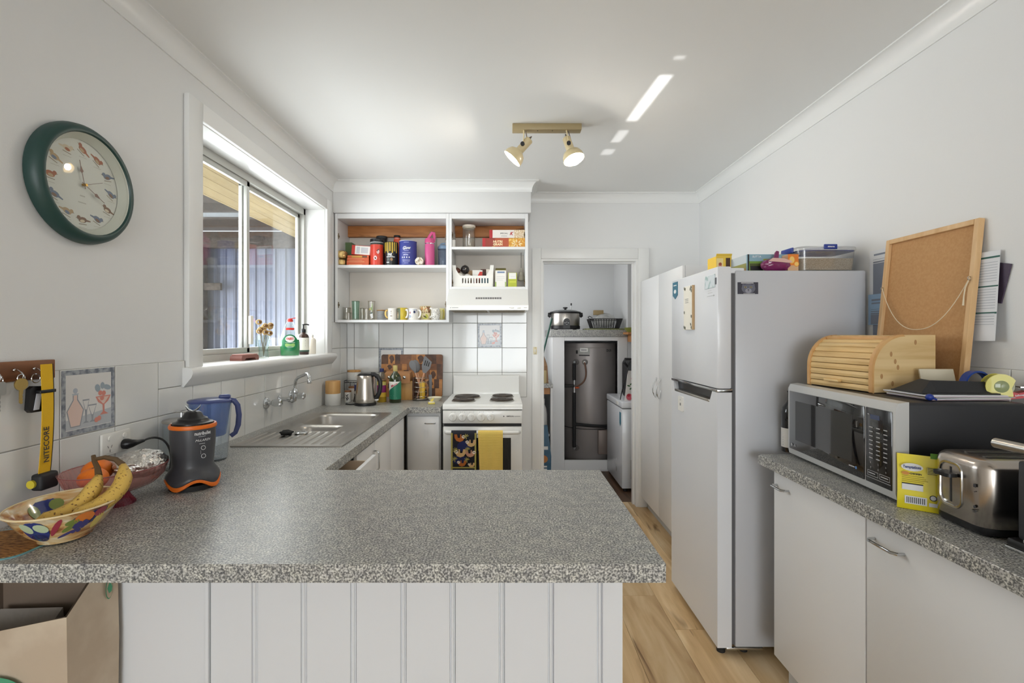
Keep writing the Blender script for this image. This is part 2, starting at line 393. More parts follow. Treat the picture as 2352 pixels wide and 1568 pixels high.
# printed picture tiles: marbled border and a still life of decanter, glasses and cherries
PR = [mat('print_marble', (172, 176, 182), .15, var=(55, (118, 124, 134), .42, .62)), mat('print_white', (226, 224, 221), .12), mat('print_peach', (230, 204, 192), .15), mat('print_blue_grey', (182, 190, 200), .15),
      mat('print_red', (218, 144, 130), .15), mat('print_outline', (156, 160, 166), .2), mat('print_shelf', (190, 194, 198), .15), mat('print_leaf', (160, 172, 182), .15)]
def still_life(tl, face):
    s = .0965; sh = [(0, rect(-s, s, -s, s)), (1, rect(-.082, .082, -.082, .082))]
    A = lambda mi, pts: sh.append((mi, [(x * .082, y * .082) for x, y in pts]))
    A(6, [(-1, -.62), (1, -.40), (1, -.98), (-1, -.98)])
    A(5, [(-.72, .32), (-.5, .32), (-.5, .1), (-.24, -.3), (-.4, -.9), (-.82, -.9), (-.98, -.3), (-.72, .1)])
    A(2, [(-.68, .30), (-.54, .30), (-.54, .08), (-.29, -.3), (-.43, -.86), (-.79, -.86), (-.93, -.3), (-.68, .08)])
    A(3, ell(-.61, .42, .10, .10)); A(3, [(-.76, .32), (-.46, .32), (-.5, .26), (-.72, .26)])
    for cx, top, w in ((-.16, .06, .15), (.12, -.16, .2)):
        A(5, [(cx - w, top), (cx + w, top), (cx + .05, top - .42), (cx + .03, -.74), (cx + .14, -.82), (cx - .14, -.82), (cx - .03, -.74), (cx - .05, top - .42)])
        A(1, [(cx - w * .82, top - .05), (cx + w * .82, top - .05), (cx + .03, top - .38), (cx - .03, top - .38)])
    A(4, [(.26, .1), (.98, .1), (.86, -.12), (.68, -.24), (.68, -.5), (.86, -.62), (.46, -.62), (.6, -.5), (.58, -.24), (.38, -.12)])
    A(2, [(.34, .06), (.9, .06), (.66, -.2), (.6, -.2)])
    A(7, ell(.36, .42, .12, .16, 10, .4)); A(7, ell(.80, .42, .2, .10, 10, -.3)); A(7, ell(.58, .5, .10, .13))
    for x, y in ((.48, .22), (.64, .2), (.56, .02), (.42, -.74), (.30, -.78)): A(4, ell(x, y, .10, .10, 10))
    flat(sh, PR, 'printed_picture', tl, (0, -.0081, 0) if face == '-y' else (.0081, 0, 0), face)
for w, t in DECO: still_life(t, '-y' if w == 'B' else '+x')
# ---- bulkhead over the wall cupboards, cornice
struct(MB().box(XL, .195, 3.66, YB, 2.31, ZC, .004).build('bulkhead', WALL), 'white plaster bulkhead above the open wall cupboards')
def sweep(path, prof):
    rings = []
    for i, p in enumerate(path):
        p = Vector(p); ns = []
        for a, b in ((i - 1, i), (i, i + 1)):
            if a >= 0 and b < len(path):
                t = (Vector(path[b]) - Vector(path[a])).normalized(); ns.append(Vector((t.y, -t.x)))
        n = ns[0] if len(ns) == 1 else (ns[0] + ns[1]) / (1 + ns[0].dot(ns[1]))
        rings.append([(p.x + n.x * d, p.y + n.y * d, ZC + z) for d, z in prof])
    return MB().loft(rings)
cove = [(0, -.078), (.006, -.078)] + [(.006 + .048 * (1 - math.cos(a)), -.072 + .066 * math.sin(a)) for a in [PI / 2 * i / 8 for i in range(9)]] + [(.056, -.006), (.056, 0), (0, 0)]
struct(sweep([(XL, YR), (XL, 3.66), (.195, 3.66), (.195, YB), (XR, YB), (XR, YR)], cove).build('trim_1', TRIM, ang=25), 'white coved cornice round the ceiling')
# ---- window
win = sroot('window_1', 'white sliding window over the sink with deep reveal')
RV = mat('reveal_gloss_white', (236, 236, 234), .22)
OX = XL - .195
for nm, bx in (('architrave', (XL, XL + .022, 1.961, WY0, 1.26, 2.365)), ('architrave', (XL, XL + .022, WY1, 3.585, 1.26, 2.365)), ('architrave', (XL, XL + .022, WY0, WY1, WZ1, 2.365)),
               ('reveal', (OX, XL + .004, WY0 - .012, WY0 + .004, WZ0, WZ1)), ('reveal', (OX, XL + .004, WY1 - .004, WY1 + .012, WZ0, WZ1)), ('reveal', (OX, XL + .004, WY0 + .004, WY1 - .004, WZ1 - .004, WZ1 + .012))):
    MB().box(*bx, .003).build(nm, RV if nm == 'reveal' else TRIM, win)
sp = [(OX, 1.225), (OX, 1.262), (-1.262, 1.262), (-1.248, 1.258), (-1.240, 1.247), (-1.240, 1.236), (-1.246, 1.222), (-1.272, 1.19), (-1.276, 1.184), (XL + .0005, 1.182), (XL + .0005, 1.225)]
MB().prism(sp, 'y', 1.94, 3.615).build('sill', TRIM, win, ang=50)
ALU = mat('white_aluminium', (190, 190, 184), .35, .2)
GX = -1.452
mb = MB()
mb.box(GX - .03, GX + .028, WY0, WY1, WZ1 - .045, WZ1).box(GX - .03, GX + .028, WY0, WY1, WZ0 + .005, WZ0 + .04).box(GX - .03, GX + .028, WY0, WY0 + .03, WZ0, WZ1).box(GX - .03, GX + .028, WY1 - .03, WY1, WZ0, WZ1)
mb.build('outer_frame', ALU, win, smooth=False)
PANE1 = glass('dusty_glass', (238, 240, 240), 1.0, .05, (170, 168, 160)); 
for nm, gx, ya, yb, mt in (('sash', GX + .012, WY0 + .03, 2.735, PANE1), ('sash', GX - .012, 2.70, WY1 - .03, glass('window_glass', (244, 246, 246), 1.1, .02, (170, 168, 160)))):
    z0, z1 = WZ0 + .04, WZ1 - .045; s = MB(); w = .028
    s.box(gx - .010, gx + .010, ya, ya + w, z0, z1, .002).box(gx - .010, gx + .010, yb - w, yb, z0, z1, .002).box(gx - .010, gx + .010, ya, yb, z0, z0 + w, .002).box(gx - .010, gx + .010, ya, yb, z1 - w, z1, .002)
    so = s.build(nm, ALU, win)
    MB().box(gx - .002, gx + .002, ya + w - .002, yb - w + .002, z0 + w - .002, z1 - w + .002).build('pane', mt, so, smooth=False)
MB().box(GX + .022, GX + .04, 2.715, 2.745, 1.34, 1.50, .004).build('latch_handle', WPLAS, win)
# ---- outside: eave lining, patio roof, beam, corrugated wall
EAVE = wood('eave_lining', (186, 158, 104), (206, 178, 122), (214, 188, 134), (6, .5, 6), 3, .6)
BRN = mat('brown_timber', (96, 82, 72), .7, var=(40, (70, 60, 54), .4, .65))
ev = struct(sroot('eave', 'tan timber eave lining outside the window'))
for i in range(5): MB().box(-1.50 - .108 * (i + 1) + .003, -1.50 - .108 * i, .6, 5.66, 2.35, 2.365, .002, 1).build('lining_board', EAVE, ev, smooth=False)
MB().box(-2.06, -2.04, .6, 5.66, 2.35, 2.60).build('fascia', EAVE, ev, smooth=False)
pr = struct(sroot('patio_roof', 'dark patio roof outside with pale translucent strips'))
PANEL = mat('translucent_roof_panel', (235, 238, 240), .5, trans=.0); PANEL.node_tree.nodes['Principled BSDF'].inputs['Transmission Weight'].default_value = .6
PANEL.node_tree.nodes['Principled BSDF'].inputs['Roughness'].default_value = .9
y = .8
for a, b, m_ in ((.8, 4.06, BRN), (4.06, 4.22, PANEL), (4.22, 4.90, BRN), (4.90, 5.08, PANEL), (5.08, 5.75, BRN)):
    MB().box(-4.6, -2.06, a, b - .004, 2.62, 2.64).build('roof_sheet', m_, pr, smooth=False)
for yy in (3.3, 4.55, 5.2): MB().box(-4.6, -2.06, yy, yy + .05, 2.55, 2.62).build('rafter', BRN, pr, smooth=False)
tag(MB().box(-4.6, -1.55, 5.50, 5.58, 2.38, 2.56, .003).build('patio_beam', BRN), 'brown timber beam outside above the corrugated wall', 'beam')
tag(MB().box(-3.62, -3.39, 5.48, 5.57, 0, 2.38, .003).build('patio_post', BRN), 'brown timber post seen through the near window pane', 'post')
tag(MB().box(-3.388, -3.2, 5.49, 5.53, 1.90, 1.98, .003).build('fence_rail', BRN), 'short brown timber rail beside the post outside', 'rail')
CORR = mat('corrugated_steel', (158, 162, 180), .35, .3, var=(3, (132, 137, 158), .35, .7, (1, 1, .3)))
pts = []
for i in range(0, 241):
    x = -3.8 + i * .0096; k = i % 12
    pts.append((x, 5.664 - (0, 0, 0, 0, .003, 0, 0, 0, 0, .004, .018, .018)[k]))
mb = MB(); mb.loft([[(x, y, 0) for x, y in pts], [(x, y, 2.40) for x, y in pts]], False, False, closed=False)
mb.loft([[(x, y + .004, 0) for x, y in pts], [(x, y + .004, 2.40) for x, y in pts]], False, False, closed=False)
struct(mb.build('wall_corrugated', CORR, ang=60), 'blue grey corrugated metal wall outside the window')
gf = thing('garden_fence', 'grey timber paling fence far across the patio', 'fence', (-7.0, 0, -.05))
FENC = wood('weathered_paling', (120, 112, 104), (140, 132, 122), (158, 150, 140), (5, 5, .6), 3, .8, .1)
fpm = MB().box(-.01, .01, -.065, .065, 0, 1.9, .002, 1).mesh('paling', FENC, smooth=False)
for i in range(60): link('paling', fpm, gf, (0, -.9 + i * .14, .02 * (i % 3 == 0)))
for z in (.4, 1.5): MB().box(.012, .06, -1, 7.6, z, z + .08).build('fence_rail', FENC, gf, smooth=False)
struct(MB().box(-8, -1.49, -1, 8, -.3, -.05).build('ground', mat('paving', (150, 146, 140), .9)), 'paved patio ground outside')
# ---- laundry door frame
dr = sroot('door_1', 'white timber door frame of the laundry opening')
A0 = YB - .02
for bx in ((DX0 - .072, DX0 + .002, A0, YB, 0, DZ + .086), (DX1 - .002, DX1 + .085, A0, YB, 0, DZ + .086), (DX0 + .002, DX1 - .002, A0, YB, DZ, DZ + .086)):
    MB().box(*bx, .004).build('architrave', TRIM, dr)
MB().box(DX0 - .001, DX0 + .018, YB - .01, YB + .13, 0, DZ).box(DX1 - .018, DX1 + .001, YB - .01, YB + .13, 0, DZ).box(DX0 + .018, DX1 - .018, YB - .01, YB + .13, DZ - .018, DZ).build('jamb', TRIM, dr, smooth=False)
MB().box(DX0 + .018, DX0 + .03, YB + .05, YB + .09, 0, DZ - .018).box(DX1 - .03, DX1 - .018, YB + .05, YB + .09, 0, DZ - .018).box(DX0 + .03, DX1 - .03, YB + .05, YB + .09, DZ - .03, DZ - .018).build('door_stop', TRIM, dr, smooth=False)
sw = thing('light_switch', 'small cream light switch on the laundry door frame', 'switch', (PX(1229, A0), A0, PZ(805, A0)))
CREAM = mat('cream_plastic', (226, 214, 178), .4)
MB().box(-.014, .014, -.008, 0, -.03, .03, .003).build('plate', CREAM, sw)
MB().box(-.005, .005, -.014, -.008, -.010, .010, .002).build('rocker', WPLAS, sw)
for z in (-.023, .023): MB().cyl((0, -.0095, z), (0, -.008, z), .0025, n=8).build('screw', BLACKM, sw)
# ---- laundry shell
LW = mat('laundry_paint', (216, 217, 217), .6)
NX = 1.252
struct(MB().box(-.3, NX, 5.62, 5.75, 0, ZC).build('wall_laundry_back', LW, smooth=False), 'cool white laundry wall above the heater cupboard')
struct(MB().box(NX, 1.75, 4.985, 5.75, 0, ZC).build('wall_laundry_nib', LW, smooth=False), 'white laundry wall nib beside the heater cupboard')
struct(MB().box(1.62, 1.75, YB + .12, 4.985, 0, ZC).build('wall_laundry_right', LW, smooth=False), 'white laundry side wall behind the freezer')
struct(MB().box(-.3, -.2, YB + .12, 5.62, 0, ZC).build('wall_laundry_left', LW, smooth=False), 'white laundry side wall behind the shelves')
# short stack of tiled splash in the laundry, seen left of the heater cupboard
# ================================================================ fixed joinery and appliances
# ---- worktop round the sink and out to the peninsula (one continuous top with a cut-out for the sink)
PF, PBK, PRX, SX, BY, BX = 1.047, 1.78, .345, -.658, 3.325, -.44
SK = (-1.205, -.715, 2.14, 3.07)                         # sink outline x0,x1,y0,y1
def slab(mb, x0, x1, y0, y1): mb.box(x0, x1, y0, y1, ZT - .04, ZT)
mb = MB(); x0 = XL + .0085
rects = [(x0, PRX, PF, PBK), (x0, SX, PBK, SK[2] + .015), (x0, SK[0] + .015, SK[2] + .015, SK[3] - .015), (SK[1] - .015, SX, SK[2] + .015, SK[3] - .015), (x0, SX, SK[3] - .015, BY), (x0, BX, BY, YB - .0085)]
xs = sorted({v for r in rects for v in r[:2]} | {PRX}); ys = sorted({v for r in rects for v in r[2:]})
def inside(x, y): return any(r[0] < x < r[1] and r[2] < y < r[3] for r in rects)
vt = {}; bm = mb.bm
def vv(x, y, z):
    k = (round(x, 4), round(y, 4), z)
    if k not in vt: vt[k] = bm.verts.new((x, y, z))
    return vt[k]
for i in range(len(xs) - 1):
    for j in range(len(ys) - 1):
        cx, cy = (xs[i] + xs[i + 1]) / 2, (ys[j] + ys[j + 1]) / 2
        if not inside(cx, cy): continue
        a, b, c, d = xs[i], xs[i + 1], ys[j], ys[j + 1]
        bm.faces.new([vv(a, c, ZT), vv(b, c, ZT), vv(b, d, ZT), vv(a, d, ZT)]); bm.faces.new([vv(a, d, ZT - .04), vv(b, d, ZT - .04), vv(b, c, ZT - .04), vv(a, c, ZT - .04)])
        for (p, q, ox, oy) in (((a, c), (b, c), 0, -1), ((b, c), (b, d), 1, 0), ((b, d), (a, d), 0, 1), ((a, d), (a, c), -1, 0)):
            if not inside(cx + ox * ((b - a) / 2 + .001), cy + oy * ((d - c) / 2 + .001)):
                bm.faces.new([vv(*p, ZT - .04), vv(*q, ZT - .04), vv(*q, ZT), vv(*p, ZT)])
tag(mb.build('worktop', GRAN, smooth=False), 'grey speckled laminate worktop running round sink and out to the peninsula', 'worktop')
# ---- peninsula base clad in beaded boards
BF = 1.26
pb = thing('peninsula_base', 'white timber-clad base under the peninsula worktop', 'cabinet', (-.5, BF, 0))
MB().box(-.78, .803, .014, PBK - .02 - BF, 0, ZT - .0405).build('carcass', WHITE, pb, smooth=False)
VJ = mat('painted_board_white', (222, 224, 227), .4)
ed = [PX(p, BF) + .5 for p in (482, 590, 703, 817, 932, 1045, 1158, 1271, 1383, 1430)]
for a, b in zip(ed[:-1], ed[1:]):
    w = b - a; pf = [(a + .0005, .014), (a + .0005, .004), (a + .0025, 0), (b - .014, 0), (b - .0125, .005), (b - .0105, .005), (b - .009, .001), (b - .0045, .001), (b - .0025, .004), (b - .0005, .005), (b - .0005, .014)]
    if w < .08: pf = [(a + .0005, .014), (a + .0005, .004), (a + .0025, 0), (b, 0), (b, .014)]
    MB().prism(pf, 'z', 0, ZT - .0405).build('board', VJ, pb, smooth=False)
MB().box(-.78, ed[0] - .013, .002, .014, 0, ZT - .0405).build('end_panel', VJ, pb, smooth=False)
MB().box(ed[0] - .012, ed[0] - .001, -.006, .014, 0, ZT - .0405, .002).build('cover_strip', VJ, pb)
# ---- cabinets under the sink run
def bar_handle(par, p0, p1, out, m=CHROME, r=.004):
    p0, p1, out = Vector(p0), Vector(p1), Vector(out)
    d = (p1 - p0) * .12
    MB().tube([p0, p0 + out * .7 + d * .1, p0 + out + d, p1 + out - d, p1 + out * .7 - d * .1, p1], r, 8).build('handle', m, par)
GAP = mat('shadow_gap_board', (70, 60, 52), .8)
def hidden_cab(name, label, y0, y1, x0=XL + .01, xf=-.69): 
    c = thing(name, label, 'cabinet', (0, 0, 0)); MB().box(x0, xf, y0 + .001, y1 - .001, .0, .70).build('carcass', WHITE, c, smooth=False); return c
c1 = thing('drawer_cabinet', 'white drawer cabinet under the drainer with its drawer pulled open', 'cabinet', (0, 0, 0))
MB().box(XL + .02, -.69, 1.79, 2.215, 0, .66).box(XL + .02, -.70, 1.79, 1.81, .66, ZT - .0405).box(XL + .02, -.70, 2.195, 2.215, .66, ZT - .0405).build('carcass', WHITE, c1, smooth=False)
dw = MB().box(-.600, -.582, 1.80, 2.21, .69, .852, .003).build('drawer', WHITE, c1)
CRM = mat('cream_drawer_lining', (226, 206, 182), .6)
MB().box(-1.10, -.601, 1.82, 2.19, .78, .79).box(-1.10, -.601, 1.82, 1.832, .79, .83).box(-1.10, -.601, 2.178, 2.19, .79, .83).box(-1.112, -1.10, 1.82, 2.19, .78, .83).build('drawer_box', CRM, dw, smooth=False)
bar_handle(dw, (-.582, 1.95, .79), (-.582, 2.05, .79), (.025, 0, 0))
MB().box(-.689, -.672, 1.795, 2.212, .09, .68, .002).build('door', WHITE, c1)
c2 = hidden_cab('sink_cabinet', 'white cabinet below the sink bowls with a vertical chrome pull', 2.216, 3.30)
for a, b in ((2.218, 2.525), (2.529, 2.875), (2.879, 3.245)):
    d = MB().box(-.689, -.672, a, b, .09, .845, .002).build('door', WHITE, c2)
    if a < 2.3: bar_handle(d, (-.672, b - .03, .70), (-.672, b - .03, .80), (.028, 0, 0))
MB().box(-.689, -.680, 3.249, 3.30, .0, .85).build('filler_strip', GAP, c2, smooth=False)
c3 = thing('corner_cabinet', 'white single-door cabinet between corner and stove', 'cabinet', (0, 0, 0))
MB().box(-.676, BX - .004, 3.365, YB - .02, 0, .855).build('carcass', WHITE, c3, smooth=False)
d = MB().box(-.668, -.452, 3.345, 3.364, .09, .835, .003).build('door', WHITE, c3)
bar_handle(d, (PX(977, 3.345), 3.345, .79), (PX(1000, 3.345), 3.345, .79), (0, -.025, 0))
# ---- sink
sk = thing('kitchen_sink', 'stainless one and a half bowl sink with ribbed drainer', 'sink', (0, 0, ZT))
mb = MB(); X0, X1, Y0, Y1 = SK; zt = .006
B1 = (-1.135, -.765, 2.665, 3.025, .16); B2 = (-1.09, -.86, 2.475, 2.635, .11)
# rim sheet as a grid around the bowls
gx = sorted({X0, X1, B1[0], B1[1], B2[0], B2[1]}); gy = sorted({Y0, Y1, B1[2], B1[3], B2[2], B2[3], 2.17, 2.455})
for i in range(len(gx) - 1):
    for j in range(len(gy) - 1):
        cx, cy = (gx[i] + gx[i + 1]) / 2, (gy[j] + gy[j + 1]) / 2
        if any(B[0] < cx < B[1] and B[2] < cy < B[3] for B in (B1, B2)): continue
        if 2.17 < cy < 2.455 and X0 < cx < X1: continue
        mb.quad((gx[i], gy[j], zt), (gx[i + 1], gy[j], zt), (gx[i + 1], gy[j + 1], zt), (gx[i], gy[j + 1], zt))
for a, b in (((X0, Y0), (X1, Y0)), ((X1, Y0), (X1, Y1)), ((X1, Y1), (X0, Y1)), ((X0, Y1), (X0, Y0))):
    mb.quad((*a, 0), (*b, 0), (*b, zt), (*a, zt))
mb.build('rim', SINKS, sk, smooth=False)
for B, nm in ((B1, 'bowl'), (B2, 'half_bowl')):
    cx, cy, w, h = (B[0] + B[1]) / 2, (B[2] + B[3]) / 2, B[1] - B[0], B[3] - B[2]
    def ring(dw, r, z): return [(cx + x, cy + y, z) for x, y in rrect(w - dw, h - dw, r, 6)]
    rr = .06 if nm == 'bowl' else .045
    m2 = MB().loft([ring(0, .001, zt), ring(.0, rr, zt - .0005), ring(.016, rr, zt - .004), ring(.024, rr, zt - .015), ring(.04, rr * .9, -B[4] + .02), ring(.07, rr * .8, -B[4])], False, True)
    m2.build(nm, SINKS, sk, ang=60)
m2 = MB(); prof = []; n = 12
for i in range(n):
    xa = X0 + (X1 - X0) * i / n; w = (X1 - X0) / n
    prof += [(xa, zt), (xa + w * .3, zt), (xa + w * .42, zt - .005), (xa + w * .78, zt - .005), (xa + w * .9, zt)]
prof.append((X1, zt))
m2.loft([[(x, 2.17, zt) for x, z in prof], [(x, 2.2, z) for x, z in prof], [(x, 2.44, zt - (zt - z) * .8) for x, z in prof], [(x, 2.455, zt) for x, z in prof]], False, False, closed=False)
m2.build('drainer', SINKS, sk, ang=20)
MB().lathe([(0, 0), (.03, 0), (.032, .004), (.028, .008), (.012, .009), (0, .006)], 20, (-1.01, 2.42, .0065)).build('plug_lid', CHROME, sk)
sc = tag(MB().sphere((0, 0, .012), .03, 12, 8, (1, .7, .4), lambda t, a: 1 + .25 * math.sin(5 * a + 3 * t)).build('sink_strainer_plug', RUBBER, None, (-1.06, 2.37, ZT + .0065)), 'black rubber plug lying on the sink drainer', 'plug')
# ---- wall tap
tp = thing('wall_tap', 'chrome wall-mounted mixer tap with swivel spout above the sink', 'tap', (XL + .0085, 2.772, 1.028))
for dy in (-.15, .15):
    MB().lathe([(0, 0), (.033, 0), (.033, .004), (.024, .010), (.012, .014), (.011, .03)], 20).xf(Matrix.Rotation(PI / 2, 4, 'Y')).build('flange', CHROME, tp, (0, dy, 0))
    hb = MB().lathe([(.010, .03), (.016, .034), (.018, .045), (.017, .07), (.019, .075), (.015, .082), (0, .083)], 18, fn=lambda r, z, a: (r * (1 + (.12 * math.cos(6 * a) if z > .04 else 0)), z)).xf(Matrix.Rotation(PI / 2, 4, 'Y'))
    hb.build('handle', CHROME, tp, (0, dy, 0))
MB().lathe([(0, 0), (.024, 0), (.024, .004), (.013, .012), (.012, .05), (.017, .054), (.017, .07), (0, .072)], 18).xf(Matrix.Rotation(PI / 2, 4, 'Y')).build('flange', CHROME, tp)
MB().tube([(.05, 0, 0), (.075, 0, -.012), (.088, 0, -.004), (.09, 0, .02), (.09, 0, .06)], [.011, .012, .012, .012, .012], 10).build('body', CHROME, tp)
MB().lathe([(.015, 0), (.016, .004), (.016, .02), (.013, .026)], 14, (.09, 0, .032)).build('collar', CHROME, tp)
MB().tube([(.09, 0, .055)] + [tuple(p) for p in bez((.09, 0, .075), (.092, -.004, .105), (.10, -.01, .112), (.12, -.03, .125), 8)] + [tuple(p) for p in bez((.17, -.06, .145), (.19, -.075, .155), (.205, -.085, .15), (.207, -.09, .118), 8)], .0085, 10).build('spout', CHROME, tp)
MB().lathe([(.010, 0), (.0115, .002), (.0115, .018), (.009, .022)], 12, (.207, -.09, .098)).build('aerator', CHROME, tp)
# ---- stove
st = thing('electric_stove', 'white freestanding electric stove with four solid hotplates', 'stove', (-.418, 3.30, 0))
SW, SD = .533, .655
MB().box(0, SW, .02, SD, .0, .905).build('body', ENAMEL, st, smooth=False)
hob = [(.0, .887), (-.012, .892), (-.012, .912), (0, .924), (.02, .926), (SD - .06, .926), (SD - .06, .905), (.02, .887)]
MB().prism(hob, 'x', -.002, SW + .002).build('hob', ENAMEL, st, ang=50)
spl = [(SD - .07, .926), (SD - .065, .955), (SD - .048, .985), (SD - .048, 1.055), (SD - .04, 1.068), (SD - .02, 1.072), (SD, 1.068), (SD, .905), (SD - .07, .905)]
MB().prism(spl, 'x', .008, SW - .004).build('splashback', ENAMEL, st, ang=50)
HP = mat('hotplate_iron', (78, 66, 58), .5, .3, var=(30, (52, 46, 42)))
for x, y, r in ((.135, .36, .094), (.125, .16, .078), (.40, .40, .078), (.395, .185, .082)):
    h = MB().lathe([(r + .006, 0), (r + .007, .004), (r, .008)], 28, (x, y, .926)).build('hotplate_ring', STEEL, st)
    MB().lathe([(r, .004), (r, .012), (r - .006, .016), (r * .4, .0155), (r * .36, .0125), (0, .0125)], 28, (x, y, .926)).build('hotplate', HP, st)
MB().box(-.001, SW + .001, -.010, .02, .797, .884, .004).build('control_panel', ENAMEL, st)
for i, px in enumerate((1040, 1062, 1083, 1105, 1127)):
    x = PX(px, 3.29) + .418; kz = .839; r = .028 if i < 4 else .025
    k = MB().lathe([(0, 0), (r, 0), (r, .004), (r * .86, .016), (r * .78, .019), (0, .019)], 24).xf(Matrix.Rotation(PI / 2, 4, 'X')).build('knob', ENAMEL, st, (x, -.010, kz))
    MB().box(-.004, .004, -.026, -.018, -.02, .02, .002).build('grip', ENAMEL, k)
    MB().box(-.001, .001, -.0264, -.026, .010, .016).build('pointer', BLACKM, k, smooth=False)
    flat([(0, rect(-.012, -.008, .033, .036)), (0, rect(.012, .016, .033, .036)), (0, ell(.002, .036, .0018, .0018, 8))], [mat('grey_print', (120, 120, 120), .6)], 'dial_marks', st, (x, -.0102, kz))
text('SIMPSON', .012, mat('dark_print', (60, 60, 66), .5), st, (.452, -.0104, .845), bold=.0003)
flat([(0, ell(0, 0, .004, .004, 10)), (0, rect(-.06, -.0595, -.02, -.0195))], [mat('dark_print')], 'badge', st, (.41, -.0104, .845))
flat([(0, rect(-.02, .02, -.0015, .0015))], [mat('grey_print')], 'model_print', st, (.50, -.0104, .845))
MB().box(.004, SW - .004, .005, .02, .776, .797).build('gap', BLACKM, st, smooth=False)
od = MB().box(0, SW, -.008, .02, .14, .775, .006).build('oven_door', ENAMEL, st)
MB().box(.075, SW - .075, -.0095, -.007, .25, .70, .001, 1).build('oven_window', mat('oven_glass', (20, 18, 17), .08, coat=.5), od, smooth=False)
MB().box(SW - .095, SW - .090, -.0105, -.0095, .25, .70).build('window_trim', BLACKM, od, smooth=False)
MB().tube([(.02, -.006, .738), (.03, -.035, .742), (.07, -.046, .742), (SW / 2, -.048, .742), (SW - .07, -.046, .742), (SW - .03, -.035, .742), (SW - .02, -.006, .738)], [.013, .014, .013, .013, .013, .014, .013], 12).build('rail_handle', ENAMEL, od)
MB().box(.0, SW, -.006, .02, .02, .135, .004).build('storage_drawer', ENAMEL, st)
# ---- tea towels over the rail
def towel(x0, x1, z0, ybase=3.252, zt=.758, wave=.004, drop_back=.14, n=16):
    xs_ = [x0 + (x1 - x0) * i / n for i in range(n + 1)]; prof = []
    for i in range(6): prof.append((ybase + .022, zt - drop_back + (drop_back - .02) * i / 5))
    for i in range(1, 8): a = PI * i / 8; prof.append((ybase + .0195 * math.cos(a), zt - .02 + .0205 * math.sin(a)))
    for i in range(0, 17): prof.append((ybase - .0215, zt - .022 - (zt - .022 - z0) * i / 16))
    return xs_, prof
def towel_mesh(x0, x1, z0, mats, name, label, ribs=None, th=.003, taper=0):
    xs_, prof = towel(x0, x1, z0); bm_ = MB(); rows = []
    for k, (y, z) in enumerate(prof):
        r = []
        for i, x in enumerate(xs_):
            u = i / (len(xs_) - 1); amp = .006 * min(1, max(0, (k - 12) / 10))
            wv = amp * math.sin(u * 9 + .5) * (1 if y < 3.25 else 0)
            xx = x + taper * max(0, k - 13) / 16 * (1 - u)
            r.append((xx, y - abs(wv), z))
        rows.append(r)
    rings = []
    for r, (y, z) in zip(rows, prof):
        s_ = 1 if y > 3.252 + .01 else -1
        rings.append(r)
    back = [[(x, y + (th if y < 3.252 else -th), z - (th * .6 if z > .75 else 0)) for x, y, z in r] for r in rows]
    closed = [f + b[::-1] for f, b in zip(rows, back)]
    bm_.loft(closed); return tag(bm_.build(name, mats, ang=70), label, 'towel')
NAVY = mat('towel_navy', (30, 32, 42), .9)
t1x0, t1x1 = PX(1036, 3.23), PX(1094, 3.23)
tw = towel_mesh(t1x0, t1x1, .28, NAVY, 'tea_towel', 'dark navy tea towel printed with sloths hanging on the oven rail')
OLV = mat('towel_olive', (168, 158, 84), .9); SLO = [mat('sloth_rust', (170, 98, 44), .9), mat('sloth_tan', (208, 172, 120), .9), mat('sloth_pink', (188, 140, 116), .9), mat('sloth_face', (238, 226, 208), .9), OLV, mat('towel_midnight', (30, 38, 84), .9), NAVY]
sh = []; H = .758 - .28; Wt = t1x1 - t1x0
sh += [(4, rect(0, .011, -H, -.012)), (4, rect(Wt - .011, Wt, -H, -.012)), (4, rect(.011, Wt - .011, -.245, -.236))]
def sloth(cx, cz, s, mi, flip=1):
    b = [(-1, .75), (-.95, .1), (-.6, -.45), (0, -.65), (.55, -.45), (.85, 0), (.55, .25), (.3, .15), (.3, .75), (.08, .75), (.05, .1), (-.35, .1), (-.5, .75)]
    sh.append((mi, [(cx + flip * x * s, cz + y * s) for x, y in b])); sh.append((3, ell(cx + flip * .72 * s, cz + .3 * s, .36 * s, .3 * s, 12)))
    sh.append((6, [(cx + flip * x * s, cz + y * s) for x, y in ((.5, .42), (.95, .36), (.95, .26), (.5, .3))])); sh.append((6, ell(cx + flip * .95 * s, cz + .2 * s, .07 * s, .06 * s, 8)))
def leaf(cx, cz, s):
    for a in (.3, 1.0, 1.8, 2.6, 3.6, 4.8): sh.append((4, ell(cx + .6 * s * math.cos(a), cz + .6 * s * math.sin(a), .55 * s, .16 * s, 8, a)))
sh.append((5, ell(.085, -.10, .045, .035))); sh.append((5, ell(.06, -.19, .05, .03)))
sloth(.058, -.048, .036, 0); sloth(.132, -.082, .034, 1, -1); sloth(.062, -.148, .038, 1, -1); sloth(.128, -.15, .034, 2); sloth(.072, -.214, .03, 0, -1); sloth(.135, -.225, .022, 1, -1)
sloth(.07, -.285, .034, 0); sloth(.132, -.30, .034, 1, -1); sloth(.06, -.38, .036, 1); sloth(.13, -.40, .034, 2, -1)
for x, z in ((.10, -.035), (.03, -.125), (.105, -.19), (.025, -.185), (.11, -.12), (.03, -.30), (.1, -.35)): leaf(x, z, .017)
flat(sh, SLO, 'sloth_print', tw, (t1x0, 3.252 - .0215 - .0062, .758), '-y', .0002)
YEL = mat('towel_yellow', (250, 216, 118), .95)
